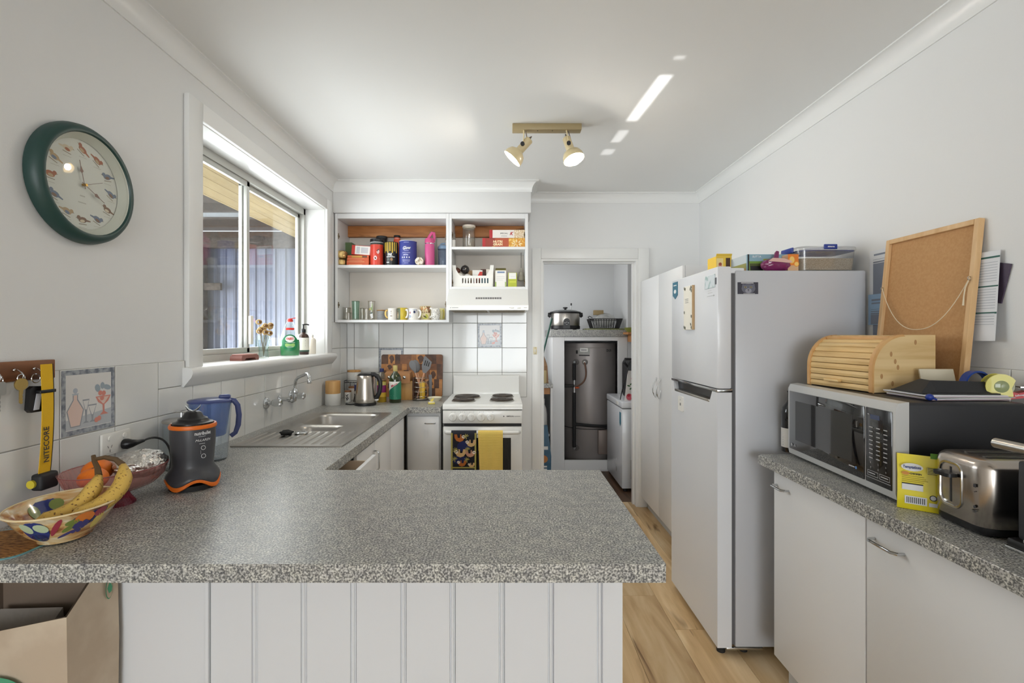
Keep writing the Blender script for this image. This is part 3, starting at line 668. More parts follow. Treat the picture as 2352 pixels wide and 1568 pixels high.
def yellow_towel():
    nt = YEL.node_tree; N = nt.nodes; L = nt.links; w = N.new('ShaderNodeTexWave'); w.bands_direction = 'Z'; w.inputs['Scale'].default_value = 55; w.inputs['Distortion'].default_value = .4
    tc = N.new('ShaderNodeTexCoord'); L.new(tc.outputs['Object'], w.inputs['Vector']); b = N.new('ShaderNodeBump'); b.inputs['Strength'].default_value = .8; b.inputs['Distance'].default_value = .004
    L.new(w.outputs[1], b.inputs['Height']); L.new(b.outputs[0], N['Principled BSDF'].inputs['Normal'])
yellow_towel()
towel_mesh(PX(1098, 3.23), PX(1155, 3.23), .31, YEL, 'hand_towel', 'ribbed yellow towel hanging over the oven rail', taper=.018)
# ---- range hood
hd = thing('range_hood', 'white slanted range hood under the open cupboard', 'range hood', (0, 0, 0))
HX0, HX1 = -.421, .168
pf = [(3.50, 1.571), (3.50, 1.606), (3.515, 1.618), (3.655, 1.735), (3.95, 1.735), (3.95, 1.571), (3.93, 1.578), (3.52, 1.578), (3.515, 1.571)]
MB().prism(pf, 'x', HX0, HX1).build('canopy', ENAMEL, hd, ang=30)
FILT = mat('hood_filter', (170, 160, 138), .7, var=(200, (120, 112, 96)))
for a, b in ((HX0 + .02, -.14), (-.12, HX1 - .02)): MB().box(a, b, 3.53, 3.92, 1.572, 1.577).build('filter', FILT, hd, smooth=False)
sl = (1.735 - 1.618) / (3.655 - 3.515)
for i in range(15):
    x = PX(1094, 3.56) + i * (PX(1150, 3.56) - PX(1094, 3.56)) / 14; m2 = MB(); y = 3.566
    m2.box(-.0034, .0034, -.010, .010, -.001, .001).xf(Matrix.Rotation(math.atan(sl), 4, 'X')); m2.build('vent_slot', BLACKM, hd, (x, y, 1.618 + sl * (y - 3.515) + .0005), smooth=False)
for px in (1176, 1192): MB().box(-.012, .012, -.005, 0, -.004, .004, .0015).build('slide_switch', WPLAS, hd, (PX(px, 3.5), 3.50, 1.588))
flat([(0, ell(0, 0, .003, .003, 8)), (0, rect(.01, .055, -.0015, .0015)), (0, rect(.42, .43, -.0012, .0012)), (0, rect(.525, .548, -.0012, .0012))], [mat('grey_print')], 'badge', hd, (-.39, 3.4998, 1.588))
# ---- open wall cupboards
CY0 = 3.68
BACKP = mat('beige_wall_panel', (214, 206, 196), .6)
u1 = thing('wall_cupboard', 'open white wall cupboard without doors beside the window', 'cupboard', (0, 0, 0))
def pan(nm, x0, x1, z0, z1, par, y0=CY0, y1=YB - .009, m=WHITE): return MB().box(x0, x1, y0, y1, z0, z1, .0015, 1).build(nm, m, par, smooth=False)
pan('side_panel', -1.282, -1.262, 1.488, 2.308, u1); pan('side_panel', -.444, -.4215, 1.488, 2.308, u1); pan('top_panel', -1.262, -.444, 2.27, 2.308, u1); pan('shelf', -1.262, -.444, 1.899, 1.921, u1); pan('bottom_panel', -1.262, -.444, 1.488, 1.507, u1)
pan('back_panel', -1.262, -.444, 1.507, 2.27, u1, YB - .008, YB - .001, BACKP)
PINE = wood('pine_batten', (150, 94, 48), (172, 112, 62), (190, 130, 76), (1.2, 8, 9), 3, .55, 0, .6)
MB().box(-1.262, -.444, YB - .05, YB - .009, 2.18, 2.268, .002).build('pine_batten', PINE, u1)
u2 = thing('wall_cupboard', 'open white wall cupboard above the range hood', 'cupboard', (0, 0, 0))
pan('side_panel', -.4205, -.402, 1.737, 2.308, u2); pan('side_panel', .152, .174, 1.60, 2.308, u2); pan('top_panel', -.402, .152, 2.27, 2.308, u2); pan('shelf', -.402, .152, 2.038, 2.058, u2); pan('bottom_panel', -.402, .152, 1.737, 1.757, u2)
pan('back_panel', -.402, .152, 1.757, 2.27, u2, YB - .008, YB - .001, BACKP)
MB().box(-.402, .152, YB - .05, YB - .009, 2.18, 2.268, .002).build('pine_batten', PINE, u2)
HING = mat('hinge_bronze', (120, 104, 84), .4, .8)
def hinge(par, x, z, s):
    MB().box(min(x, x + s * .006), max(x, x + s * .006), CY0 + .008, CY0 + .03, z - .008, z + .008, .002).cyl((x + s * .004, CY0 + .012, z - .022), (x + s * .004, CY0 + .012, z + .022), .003, n=8).sphere((x + s * .005, CY0 + .014, z), .010, 8, 6, (.6, 1, 1)).build('hinge', HING, par)
for z in (2.14, 1.62): hinge(u1, -1.262, z, 1)
hinge(u1, -.444, 2.13, -1); hinge(u1, -.444, 1.625, -1)
for z in (2.15, 1.79): hinge(u2, -.402, z, 1); hinge(u2, .152, z, -1)
# ---- pantry
pt = thing('pantry_cupboard', 'tall white pantry cupboard with two doors beside the laundry doorway', 'cupboard', (1.10, 3.03, 0))
PH = 1.825
MB().box(.02, .47, 0, .922, .09, PH).build('carcass', WHITE, pt, smooth=False)
MB().box(.05, .47, .01, .912, 0, .09).build('kickboard', mat('kickboard_grey', (190, 190, 188), .5), pt, smooth=False)
for a, b, hy in ((.0, .463, .42), (.466, .922, .51)):
    d = MB().box(0, .019, a + .001, b - .001, .09, PH, .002).build('door', WHITE, pt)
    MB().tube([(0, hy, 1.0 + .0)] + [(-.03 * math.sin(PI * t / 8), hy, .92 + .16 * t / 8) for t in range(1, 8)] + [(0, hy, 1.085)], .004, 8).build('handle', CHROME, d)
MB().box(.0, .019, .9225, .938, .0, .40).build('metal_edge_strip', STEEL, pt, smooth=False)
# ---- fridge
FRW = mat('fridge_white', (224, 226, 230), .26, coat=.25)
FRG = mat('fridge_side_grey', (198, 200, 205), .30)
fr = thing('fridge_freezer', 'white top-mount fridge freezer against the side wall', 'fridge', (.922, 2.12, 0))
FW, FH = .585, 1.69
MB().box(.078, .645, 0, FW, .036, 1.672, .006).build('body', FRG, fr)
MB().box(.062, .08, .006, FW - .006, .045, 1.66).build('door_seal', mat('seal_grey', (96, 96, 98), .7), fr, smooth=False)
MB().box(0, .062, 0, FW, 1.157, FH, .007).build('freezer_door', FRW, fr)
ld = MB(); nz = 1.142
ld.prism([(0, .034), (FW, .034), (FW, nz), (.555, nz), (.535, nz - .052), (.085, nz - .052), (.055, nz), (0, nz)], 'x', 0, .03)
ld.box(.03, .062, 0, FW, .034, nz)
ldo = ld.build('fridge_door', FRW, fr, smooth=False)
MB().prism([(.553, nz - .001), (.534, nz - .050), (.086, nz - .050), (.057, nz - .001)], 'x', .024, .0305).build('handle_recess', mat('recess_dark', (34, 34, 36), .2), ldo, smooth=False)
MB().box(-.001, .024, .088, .532, nz - .052, nz - .040, .002).build('handle_trim', mat('satin_trim', (190, 186, 178), .25, .9), ldo)
MB().box(-.001, .066, -.001, FW, 1.1435, 1.1555, .002).build('chrome_strip', CHROME, fr)
MB().box(.05, .12, .006, .05, 1.66, 1.684, .004).build('hinge_cover', FRW, fr)
for x, y in ((.03, .035), (.13, .04), (.13, .54), (.6, .04), (.6, .54)): MB().cyl((x, y, 0), (x, y, .037), .018, n=12).build('foot', RUBBER, fr)
MB().box(.04, .20, .002, .012, .022, .034, .003).build('hinge_plate', CHROME, fr)
# ---- right-hand run
tag(MB().box(1.045, XR - .0085, .25, 2.02, ZT - .04, ZT, .002, 1).build('worktop', GRAN, smooth=False), 'grey speckled laminate worktop carrying microwave and toaster', 'worktop')
rw = [(1.457, 1.955, 'white base cabinet next to the fridge side', 1.85, 1.93), (.90, 1.455, 'white base cabinet below the toaster', 1.315, 1.42), (.30, .898, 'white base cabinet nearest the viewer', .72, .82)]
for a, b, lb, h0, h1 in rw:
    c = thing('base_cabinet', lb, 'cabinet', (1.075, a, 0))
    MB().box(.018, .48, .001, b - a - .001, .10, ZT - .0405).build('carcass', WHITE, c, smooth=False)
    MB().box(.06, .48, .001, b - a - .001, 0, .10).build('kickboard', mat('kickboard_grey'), c, smooth=False)
    d = MB().box(0, .017, .002, b - a - .002, .115, ZT - .052, .0025).build('door', WHITE, c)
    bar_handle(d, (0, h0 - a, .80), (0, h1 - a, .80), (-.028, 0, 0), r=.0045)
# ================================================================ left wall and peninsula
# ---- clock with songbirds
ck = thing('wall_clock', 'round dark green wall clock with songbirds round a cream dial', 'clock', (XL, 1.478, 1.845))
RY = Matrix.Rotation(PI / 2, 4, 'Y')
GRN = mat('clock_green', (38, 66, 62), .42)
MB().lathe([(.150, .0), (.172, .0), (.177, .004), (.178, .014), (.174, .030), (.166, .041), (.158, .045), (.152, .044), (.149, .040), (.149, .012)], 64, cap0=False, cap1=False).xf(RY).build('rim', GRN, ck)
FACEM = mat('clock_dial', (226, 224, 214), .5)
MB().lathe([(0, .0), (.149, .0), (.149, .012), (0, .012)], 48).xf(RY).build('dial', FACEM, ck)
MB().lathe([(.149, .012), (.149, .038), (.132, .0135)], 48, cap0=False, cap1=False).xf(RY).build('inner_bezel', mat('clock_bezel', (214, 214, 200), .4), ck)
BC = [mat('bird_' + n, c, .6) for n, c in (('rust', (178, 112, 82)), ('tan', (196, 168, 132)), ('slate', (124, 134, 152)), ('brown', (142, 112, 92)), ('cream', (222, 206, 180)), ('twig', (156, 140, 122)))]
for i in range(12):
    a = PI / 2 - i * PI / 6; bx, bz = .106 * math.cos(a), .106 * math.sin(a); s = .0175; fl_ = 1 if i % 2 else -1; c = (0, 0, 2, 2, 3, 2, 3, 1, 2, 0, 1, 4)[i]; tl = (.9, -1.2, -.5, -1.1, .4, -.8, -.3, -.7, .5, -.2, .6, -.4)[i]
    R_ = lambda x, z, t=tl: (bx + fl_ * s * (x * math.cos(t * .5) - z * math.sin(t * .5)), bz + s * (x * math.sin(t * .5) + z * math.cos(t * .5)))
    sh = [(c, [R_(*p) for p in ell(0, 0, .85, .5, 12)]), (c, [R_(-.6, .15), (R_(-1.6, -.1)), R_(-1.55, -.3), R_(-.5, -.25)]), ((c + 1) % 5, [R_(*p) for p in ell(.1, -.18, .5, .26, 10)]), (c, [R_(*p) for p in ell(.75, .42, .38, .34, 10)]), (5, [R_(1.05, .46), R_(1.4, .36), R_(1.05, .3)]),
          (5, [R_(-.7, -.72), R_(.9, -.62), R_(.9, -.74), R_(-.7, -.84)]), (5, [(bx - .014, bz - .023), (bx + .014, bz - .023), (bx + .014, bz - .0236), (bx - .014, bz - .0236)])]
    flat(sh, BC, 'bird_print', ck, (.0122, 0, 0), '+x', .0002)
HND = mat('clock_hand_bronze', (112, 88, 78), .4, .5)
def hand(l, a, w, x, blob):
    m2 = MB(); m2.box(-.0003, .0003, -w, w, -.012, l, 0)
    if blob: m2.prism([(-.0055, l * .55), (0, l * .47), (.0055, l * .55), (.001, l * .75), (-.001, l * .75)], 'x', -.0005, .0005)
    m2.xf(Matrix.Rotation(-a, 4, 'X')); m2.build('hand', HND, ck, (x, 0, 0), smooth=False)
hand(.072, math.radians(-14), .0009, .018, True); hand(.080, math.radians(117), .0009, .020, True); hand(.066, math.radians(68), .0006, .022, False)
MB().cyl((.012, 0, 0), (.025, 0, 0), .004, n=12).build('hub', mat('brass', (190, 150, 80), .25, 1), ck)
flat([(0, rect(-.010, .008, -.036, -.032)), (0, rect(-.016, .012, -.056, -.053))], [mat('faint_print', (196, 192, 180), .6)], 'dial_print', ck, (.0122, 0, 0), '+x')
MB().lathe([(.149, .0365), (.10, .0395), (0, .041)], 48, cap0=False).xf(RY).build('cover_glass', CLEAR, ck)
# ---- power point and lead
TX = XL + .0082
so = thing('power_point', 'white double power point on the tiles by the decorated tile', 'power point', (TX, 1.602, 1.04))
MB().box(0, .010, -.059, .059, -.036, .036, .004).build('plate', WPLAS, so)
for dy in (-.03, .03):
    MB().cyl((.010, dy, .018), (.014, dy, .018), .0075, n=14).build('switch', WPLAS, so)
    flat([(0, [(dy - .010, -.004), (dy - .008, -.004), (dy - .004, -.012), (dy - .006, -.012)]), (0, [(dy + .010, -.004), (dy + .008, -.004), (dy + .004, -.012), (dy + .006, -.012)]), (0, rect(dy - .001, dy + .001, -.026, -.017)), (1, rect(dy - .014, dy + .014, -.029, -.0285))], [BLACKM, mat('grey_print')], 'socket_slots', so, (.0102, 0, 0), '+x')
MB().tube([(.0105, .03, -.012), (.022, .03, -.012), (.034, .035, -.011), (.042, .05, -.010), (.044, .072, -.010)], [.017, .0175, .013, .008, .005], 14).build('plug', BLACKP, so)
ld_ = tag(MB().tube([tuple(p) for p in bez((TX + .044, 1.674, 1.03), (-1.235, 1.745, 1.045), (-1.17, 1.745, 1.01), (-1.14, 1.655, .915), 18)] + [tuple(p) for p in bez((-1.135, 1.64, .9055), (-1.125, 1.60, .904), (-1.10, 1.65, .904), (-1.085, 1.61, .9055), 8)], .0035, 8).build('power_lead', BLACKP), 'black power lead curving from the plug down to the blender', 'cable')
# ---- key rack with keys
KW = wood('key_rack_wood', (104, 62, 34), (130, 82, 48), (146, 96, 60), (8, 1.2, 8), 4, .5)
kr = thing('key_rack', 'brown wooden key rack on the wall above the tiles', 'key rack', (XL + .0001, 1.19, 1.296))
MB().box(0, .014, -.20, .196, -.026, .026, .002).build('board', KW, kr)
hooks = [(1.212, 'a'), (1.268, 'b'), (1.322, 'c')]
for y, _ in hooks:
    dy = y - 1.19
    MB().tube([(.014, dy, .004), (.024, dy, .004), (.036, dy, -.003), (.041, dy, -.010), (.038, dy, -.017), (.029, dy, -.016)], .0018, 8).sphere((.016, dy, .004), .004, 8, 6).build('hook', CHROME, kr)
KS = mat('key_steel', (170, 168, 162), .35, .9); KB = mat('key_brass', (188, 160, 96), .35, .9)
def key(name, label, y, z, m, L_=.055, hw=.02, x=XL + .032, rot=0, sq=False):
    k = thing(name, label, 'key', (x, y, z), rx=rot)
    if sq: MB().prism(rrect(hw * 1.5, .034, .006, 3, 0, -.028), 'x', -.0013, .0013).build('bow', m, k)
    else: MB().prism(ell(0, -.024, hw * .85, .016, 20), 'x', -.0013, .0013).build('bow', m, k)
    sh_ = [(-.005, -.038), (-.005, -.038 - L_ * .75), (.0, -.042 - L_ * .75)] + [(.004 - .0022 * (i % 2), -.04 - L_ * (.72 - i * .09)) for i in range(7)] + [(.005, -.038)]
    MB().prism(sh_, 'x', -.0011, .0011).build('blade', m, k)
    MB().torus((0, 0, -.008), .010, .0011, 20, 6, Matrix.Rotation(PI / 2, 3, 'Y') @ Matrix.Identity(3)).build('split_ring', CHROME, k); return k
key('door_key', 'large steel key with square bow on the key rack', 1.214, 1.285, KS, .06, .022, sq=True)
key('small_key', 'narrow steel key hanging behind the square-bowed key', 1.200, 1.262, KS, .05, .016, XL + .026, .08)
key('brass_key', 'brass door key hanging on the middle hook', 1.270, 1.287, KB, .045, .021)
fob = thing('car_key_fob', 'black car key fob with paper tag half behind the lanyard', 'key fob', (XL + .030, 1.312, 1.283))
MB().torus((0, 0, -.008), .012, .0012, 20, 6, Matrix.Rotation(PI / 2, 3, 'Y')).build('split_ring', CHROME, fob)
MB().prism([(-.022, -.035), (-.012, -.028), (.012, -.03), (.02, -.04), (.022, -.092), (.015, -.098), (-.018, -.098), (-.026, -.09)], 'x', -.006, .006).build('fob_body', BLACKP, fob)
MB().prism([(-.004, -.042), (.010, -.042), (.002, -.092), (-.014, -.092)], 'x', .0065, .0075).build('paper_tag', mat('paper_tag', (206, 210, 222), .6), fob, smooth=False)
# ---- yellow lanyard strap
ly = thing('lanyard_strap', 'yellow and black webbing head-torch strap hanging from the key rack', 'strap', (XL + .03, 1.326, 1.29))
LYEL = mat('webbing_yellow', (232, 184, 36), .8, bump=(500, .3)); LBLK = mat('webbing_black', (40, 36, 36), .8)
pts = [(.014 + .004 * math.sin(t * 3), .002 + .004 * t - .012 * t * t, .022 - .30 * t) for t in [i / 14 for i in range(15)]]
w2_ = .0165
MB().loft([[(x, y - w2_, z), (x, y + w2_, z), (x - .0018, y + w2_, z), (x - .0018, y - w2_, z)] for x, y, z in pts]).build('webbing', LYEL, ly, smooth=False)
MB().loft([[(x - .004, y + .006, z), (x - .004, y + w2_ + .007, z), (x - .006, y + w2_ + .007, z), (x - .006, y + .006, z)] for x, y, z in pts]).build('backing_webbing', LBLK, ly, smooth=False)
MB().box(.002, .019, -.02, .026, -.056, -.047, .002).build('slider', BLACKP, ly)
MB().box(-.002, .030, -.030, .024, -.315, -.270, .008, 3).build('lamp_bracket', BLACKM, ly)
MB().cyl((.006, -.030, -.295), (.006, -.036, -.295), .011, n=16).build('lamp_lens', mat('lens_yellow', (214, 196, 60), .3), ly)
text('NITECORE', .0225, mat('strap_print', (66, 62, 58), .7), ly, (.0195, -.004, -.195), '+x', rot=PI / 2, bold=.0004, width=.095)
# ---- painted fruit bowl with bananas, on a placemat
bowl = thing('fruit_bowl', 'hand-painted oval ceramic bowl with plums and grapes holding bananas', 'bowl', (-1.07, 1.19, ZT + .004))
rot = math.radians(7.5)
def bowl_paint():
    m = mat('bowl_paint', (214, 178, 120), .15, coat=.6); nt = m.node_tree; N = nt.nodes; L = nt.links; b = N['Principled BSDF']
    tc = N.new('ShaderNodeTexCoord'); mp = N.new('ShaderNodeMapping'); mp.inputs['Scale'].default_value = (1, .5, 1.6); mp.inputs['Rotation'].default_value = (.6, .3, .5)
    L.new(tc.outputs['Object'], mp.inputs[0]); n = N.new('ShaderNodeTexNoise'); n.inputs['Scale'].default_value = 14; n.inputs['Detail'].default_value = 3; n.inputs['Distortion'].default_value = 1.5
    L.new(mp.outputs[0], n.inputs['Vector']); r = N.new('ShaderNodeValToRGB'); e = r.color_ramp.elements; e[0].position = .30; e[0].color = rgb((112, 62, 34)); e[1].position = .66; e[1].color = rgb((238, 226, 196))
    for p, c in ((.40, (160, 100, 56)), (.48, (214, 168, 106)), (.57, (228, 200, 150))): q = e.new(p); q.color = rgb(c)
    L.new(n.outputs[0], r.inputs[0]); L.new(r.outputs[0], b.inputs['Base Color']); return m
BP = bowl_paint(); A_, B_ = .123, .106
prof = [(.0, .004), (.045, .004), (.048, .0), (.058, .0), (.06, .006), (.085, .026), (.104, .052), (.1205, .078), (.123, .080), (.1255, .078)]
pin = [(.1225, .075), (.102, .050), (.082, .028), (.055, .010), (.0, .009)]
MB().lathe([(r, z) for r, z in prof] + [(r - .002, z) for r, z in pin], 56, sx=B_ / A_, sy=1.0).xf(Matrix.Rotation(rot, 4, 'Z')).build('bowl_body', BP, bowl, ang=60)
MB().torus((0, 0, 0), .123, .0022, 56, 8, Matrix.Rotation(rot, 3, 'Z') @ Matrix.Diagonal((B_ / A_, 1, 1))).build('rim', mat('bowl_rim_cream', (236, 216, 172), .2, coat=.5), bowl, (0, 0, .0795))
FR = [mat('glaze_' + n, c, .15, coat=.6) for n, c in (('plum', (44, 56, 126)), ('leaf', (122, 138, 64)), ('orange', (224, 128, 48)), ('crimson', (164, 60, 76)), ('grape', (70, 66, 128)), ('lemon', (232, 206, 104)), ('navy', (34, 42, 96)), ('mint', (190, 208, 174)))]
def onbowl(ang, h, du, dv, inside=False):
    """point on the bowl wall at angle ang, height fraction h plus offsets"""
    z = h + dv; pr = ([(.06, .006), (.085, .026), (.104, .052), (.1205, .078)] if not inside else [(.053, .010), (.080, .028), (.100, .050), (.1205, .075)])
    for (r0, z0), (r1, z1) in zip(pr[:-1], pr[1:]):
        if z <= z1 or (r1, z1) == pr[-1]:
            t = (z - z0) / (z1 - z0); r = r0 + (r1 - r0) * t; break
    r += -.0010 if inside else .0014
    a = ang + du / .1; v = Matrix.Rotation(rot, 3, 'Z') @ Vector((r * B_ / A_ * math.cos(a), r * math.sin(a), 0)); return (v.x, v.y, z)
def motif(ang, h, pl, mi, ins=False, lay=0):
    m2 = MB(); c = [sum(p[0] for p in pl) / len(pl), sum(p[1] for p in pl) / len(pl)]
    rings = []
    for f in (1.0, .75, .5, .25, .02):
        rings.append([onbowl(ang, h, c[0] + (p[0] - c[0]) * f, c[1] + (p[1] - c[1]) * f, ins) for p in pl])
    m2.loft(rings, False, True)
    k = (1 - .006 * lay) if ins else (1 + .006 * lay)
    m2.xf(Matrix.Diagonal((k, k, 1, 1))); m2.build('painted_motif', FR[mi], bowl, ang=80)
# outside, front: plums with leaves on the left, orange, grapes and lemon on the right
fa = math.radians(-90 - 7.5)
motif(fa + .22, .044, ell(0, 0, .027, .030, 20), 0); motif(fa + .08, .056, ell(0, 0, .011, .015, 14, .5), 7, lay=1); motif(fa + .36, .054, ell(0, 0, .015, .011, 14, -.6), 7, lay=1); motif(fa + .22, .026, ell(0, 0, .020, .012, 14), 6, lay=1); motif(fa + .62, .05, ell(0, 0, .006, .024, 14, -.5), 3)
motif(fa + 1.24, .058, ell(0, 0, .040, .018, 20, .2), 6); motif(fa + 1.14, .060, ell(0, 0, .019, .015, 16), 2, lay=1); motif(fa + 1.46, .064, ell(0, 0, .014, .011, 14), 3, lay=1); motif(fa + 1.48, .042, ell(0, 0, .012, .020, 14, -.3), 5, lay=1)
motif(fa + 0.92, .056, ell(0, 0, .014, .007, 12, .2), 1, lay=1); motif(fa + 0.86, .042, ell(0, 0, .016, .006, 12, .5), 1, lay=1)
for k_ in range(13): motif(fa + 1.00 + .055 * (k_ % 5) - .02 * (k_ // 5), .046 - .008 * (k_ // 5) + .004 * (k_ % 2), ell(0, 0, .0055, .005, 10), 4, lay=2 + k_ * .1)
motif(fa + .8, .026, ell(0, 0, .022, .004, 14, .35), 4)
# inside, far wall: plums with leaves
ia = math.radians(90 + 62)
motif(ia, .052, ell(0, 0, .030, .022, 18), 0, True); motif(ia + .28, .05, ell(0, 0, .013, .016, 12), 1, True, 1); motif(ia - .22, .056, ell(0, 0, .016, .012, 12), 1, True, 1); motif(ia - .1, .034, ell(0, 0, .02, .012, 12), 6, True, 1)
motif(math.radians(70), .062, ell(0, 0, .02, .012, 12), 6, True)
BAN = mat('banana_skin', (216, 178, 88), .5, var=(170, (112, 74, 36), .60, .66)); BST = mat('banana_stem', (92, 70, 44), .7)
def banana(label, ctl, rads, stem):
    b_ = thing('banana', label, 'banana', ctl[0], group='bananas in the painted bowl'); o = Vector(ctl[0])
    pts_ = [p - o for p in bez(*ctl, 18)]; n_ = len(pts_)
    rr = []
    for i in range(n_):
        t = i / (n_ - 1); rr.append(rads * max(.28, min(1, 6.5 * t + .28, (1 - t) * 4.0 + .42)))
    MB().tube([tuple(p) for p in pts_], rr, 6).build('peel', BAN, b_, ang=75)
    s_ = [tuple(Vector(q) - o) for q in stem]; MB().tube([tuple(pts_[-1] * .98 + pts_[-2] * .02)] + s_, [rads * .42, rads * .34, rads * .30, rads * .26][:len(s_) + 1], 6).build('stem', BST, b_); return b_
banana('speckled ripe banana lying lowest in the painted bowl', ((-1.092, 1.135, .957), (-1.062, 1.165, .952), (-1.020, 1.205, .975), (-1.033, 1.242, 1.034)), .0190, [(-1.046, 1.254, 1.050), (-1.066, 1.268, 1.064), (-1.072, 1.272, 1.078)])
banana('speckled ripe banana arching beside the rim of the painted bowl', ((-1.012, 1.135, .966), (-.992, 1.185, .966), (-.950, 1.245, .995), (-.998, 1.275, 1.052)), .0190, [(-1.018, 1.277, 1.066), (-1.045, 1.275, 1.072), (-1.066, 1.270, 1.068)])
pm = thing('placemat', 'brown wicker-print placemat with turquoise edge under the painted bowl', 'placemat', (-1.175, 1.145, ZT + .0003)); MB().prism(rrect(.20, .17, .04, 6), 'z', 0, .0015).build('turquoise_edge', mat('placemat_turquoise', (120, 182, 194), .5), pm); MB().prism(rrect(.186, .156, .036, 6), 'z', .0015, .003).build('wicker_print', mat('placemat_wicker', (176, 128, 74), .7, var=(60, (104, 66, 36), .45, .6, (1, 5, 1))), pm)
# ---- pink ribbed glass compote with oranges and foil parcel
cp = thing('glass_compote', 'pink ribbed glass footed bowl holding oranges and a foil parcel', 'bowl', (-1.134, 1.425, ZT))
PINK = glass('pink_glass', (250, 232, 230), 1.3, .11, (230, 176, 172)); PINK2 = glass('deep_pink_glass', (232, 130, 156), 1.2, .16, (206, 70, 110))
rib = lambda r, z, a: (r * (1 + .016 * math.cos(48 * a)), z)
MB().lathe([(.047, 0), (.046, .004), (.034, .022), (.028, .036), (.030, .041)], 120, fn=rib).build('foot', PINK2, cp)
MB().lathe([(.020, .037), (.060, .040), (.092, .052), (.114, .074), (.124, .104), (.126, .107), (.1215, .105), (.110, .074), (.088, .055), (.055, .044), (.0, .042)], 144, fn=rib, sx=.9, sy=1.06, cap0=False).xf(Matrix.Rotation(-.32, 4, 'Z')).build('bowl_glass', PINK, cp)
MB().torus((0, 0, .106), .124, .0016, 60, 6, Matrix.Rotation(-.32, 3, 'Z') @ Matrix.Diagonal((.9, 1.06, 1))).build('rim', mat('compote_rim', (150, 84, 84), .1, coat=.5), cp)
ORG = mat('orange_peel', (236, 122, 32), .45, bump=(300, .1))
for lb, dx, dy, dz, r in (('bright orange lying at the wall side of the pink bowl', -.05, -.005, .098, .034), ('bright orange nearest the viewer in the pink bowl', -.012, -.066, .094, .032)):
    oo = thing('orange_fruit', lb, 'orange', (-1.134 + dx, 1.425 + dy, ZT + dz - .032), group='oranges in the pink bowl')
    MB().sphere((0, 0, r * .92), r, 24, 16, (1.12, 1.12, .92)).build('fruit', ORG, oo); MB().cyl((0, 0, r * 1.84 - .003), (0, 0, r * 1.84 + .001), .003, n=8).build('stalk_end', BST, oo)
FOIL = mat('crinkled_foil', (220, 218, 214), .28, 1, bump=(70, .8))
fm = MB(); fm.sphere((0, 0, .036), .066, 48, 30, (1.0, 1.1, .6), lambda t, a: 1 + .10 * abs(noise.noise(Vector((math.cos(a) * 3, math.sin(a) * 3, t * 3)))) - .09 * abs(noise.noise(Vector((math.cos(a) * 8, math.sin(a) * 8, t * 8 + 4)))))
tag(fm.build('foil_parcel', FOIL, None, (-1.100, 1.475, ZT + .068), ang=25), 'lumpy foil-wrapped parcel in the pink glass bowl', 'food parcel')
# ---- blender base
bl = thing('blender_base', 'charcoal blender motor base with orange trim and exposed blade', 'blender', (-1.0125, 1.585, ZT))
CHAR = mat('charcoal_plastic', (66, 66, 70), .38); ORN = mat('orange_trim', (226, 112, 30), .4)
wavy = lambda r, z, a: (r, z + (.026 * (.5 + .5 * math.cos(4 * a + 1.2)) * max(0, 1 - z / .075)))
MB().lathe([(.0745, .016), (.0765, .022), (.074, .034), (.066, .052), (.060, .066), (.0585, .078), (.060, .10), (.063, .14), (.0645, .18), (.064, .198), (.0, .198)], 60, fn=wavy).build('housing', CHAR, bl)
MB().lathe([(.0725, .003), (.0775, .005), (.0782, .014), (.0765, .0175), (.07, .0175)], 60, fn=wavy, cap0=False, cap1=False).build('base_trim', ORN, bl)
MB().lathe([(.058, .0), (.066, .0), (.066, .016), (.05, .016)], 36).build('foot_ring', RUBBER, bl)
MB().lathe([(.060, .192), (.0665, .193), (.068, .199), (.0655, .205), (.060, .205)], 48, cap0=False, cap1=False).build('top_trim', ORN, bl)
MB().lathe([(.058, .200), (.058, .210), (.05, .212), (.044, .216), (.042, .222), (.030, .228), (.024, .240), (.018, .244), (0, .244)], 40, fn=lambda r, z, a: (r * (1 + .02 * math.cos(8 * a)), z)).build('blade_collar', BLACKP, bl)
for a in (.3, 1.9, 3.5, 5.0): MB().loft([[(.004, -.004, .2445), (.004, .004, .2445), (.004, .004, .2455), (.004, -.004, .2455)], [(.018, -.004, .25), (.018, .003, .25), (.018, .003, .251), (.018, -.004, .251)], [(.03, .0, .262), (.03, .001, .262), (.03, .001, .2625), (.03, .0, .2625)]]).xf(Matrix.Rotation(a, 4, 'Z')).build('blade', CHROME, bl)
WPR = mat('white_print', (226, 226, 226), .5)
bl.rotation_euler.z = math.radians(58)
text('nutribullet', .0155, WPR, bl, (0, 0, .180), '-y', bend=.0648, bold=.0003, width=.05)
text('McLAREN', .0105, WPR, bl, (0, 0, .158), '-y', bend=.0642, shear=.3, width=.047)
sh = []
for z in (.134, .108):
    for i in range(16):
        a0, a1 = 2 * PI * i / 16, 2 * PI * (i + 1) / 16; sh.append((0, [(.007 * math.cos(a0), z + .007 * math.sin(a0)), (.007 * math.cos(a1), z + .007 * math.sin(a1)), (.0056 * math.cos(a1), z + .0056 * math.sin(a1)), (.0056 * math.cos(a0), z + .0056 * math.sin(a0))]))
sh.append((0, rect(-.014, .006, .170, .171))); sh.append((0, rect(-.012, .004, .1475, .1485))); sh.append((0, rect(-.008, -.0075, .115, .127)))
flat(sh, [WPR], 'control_rings', bl, (0, 0, 0), '-y', .0006, bend=.0636)
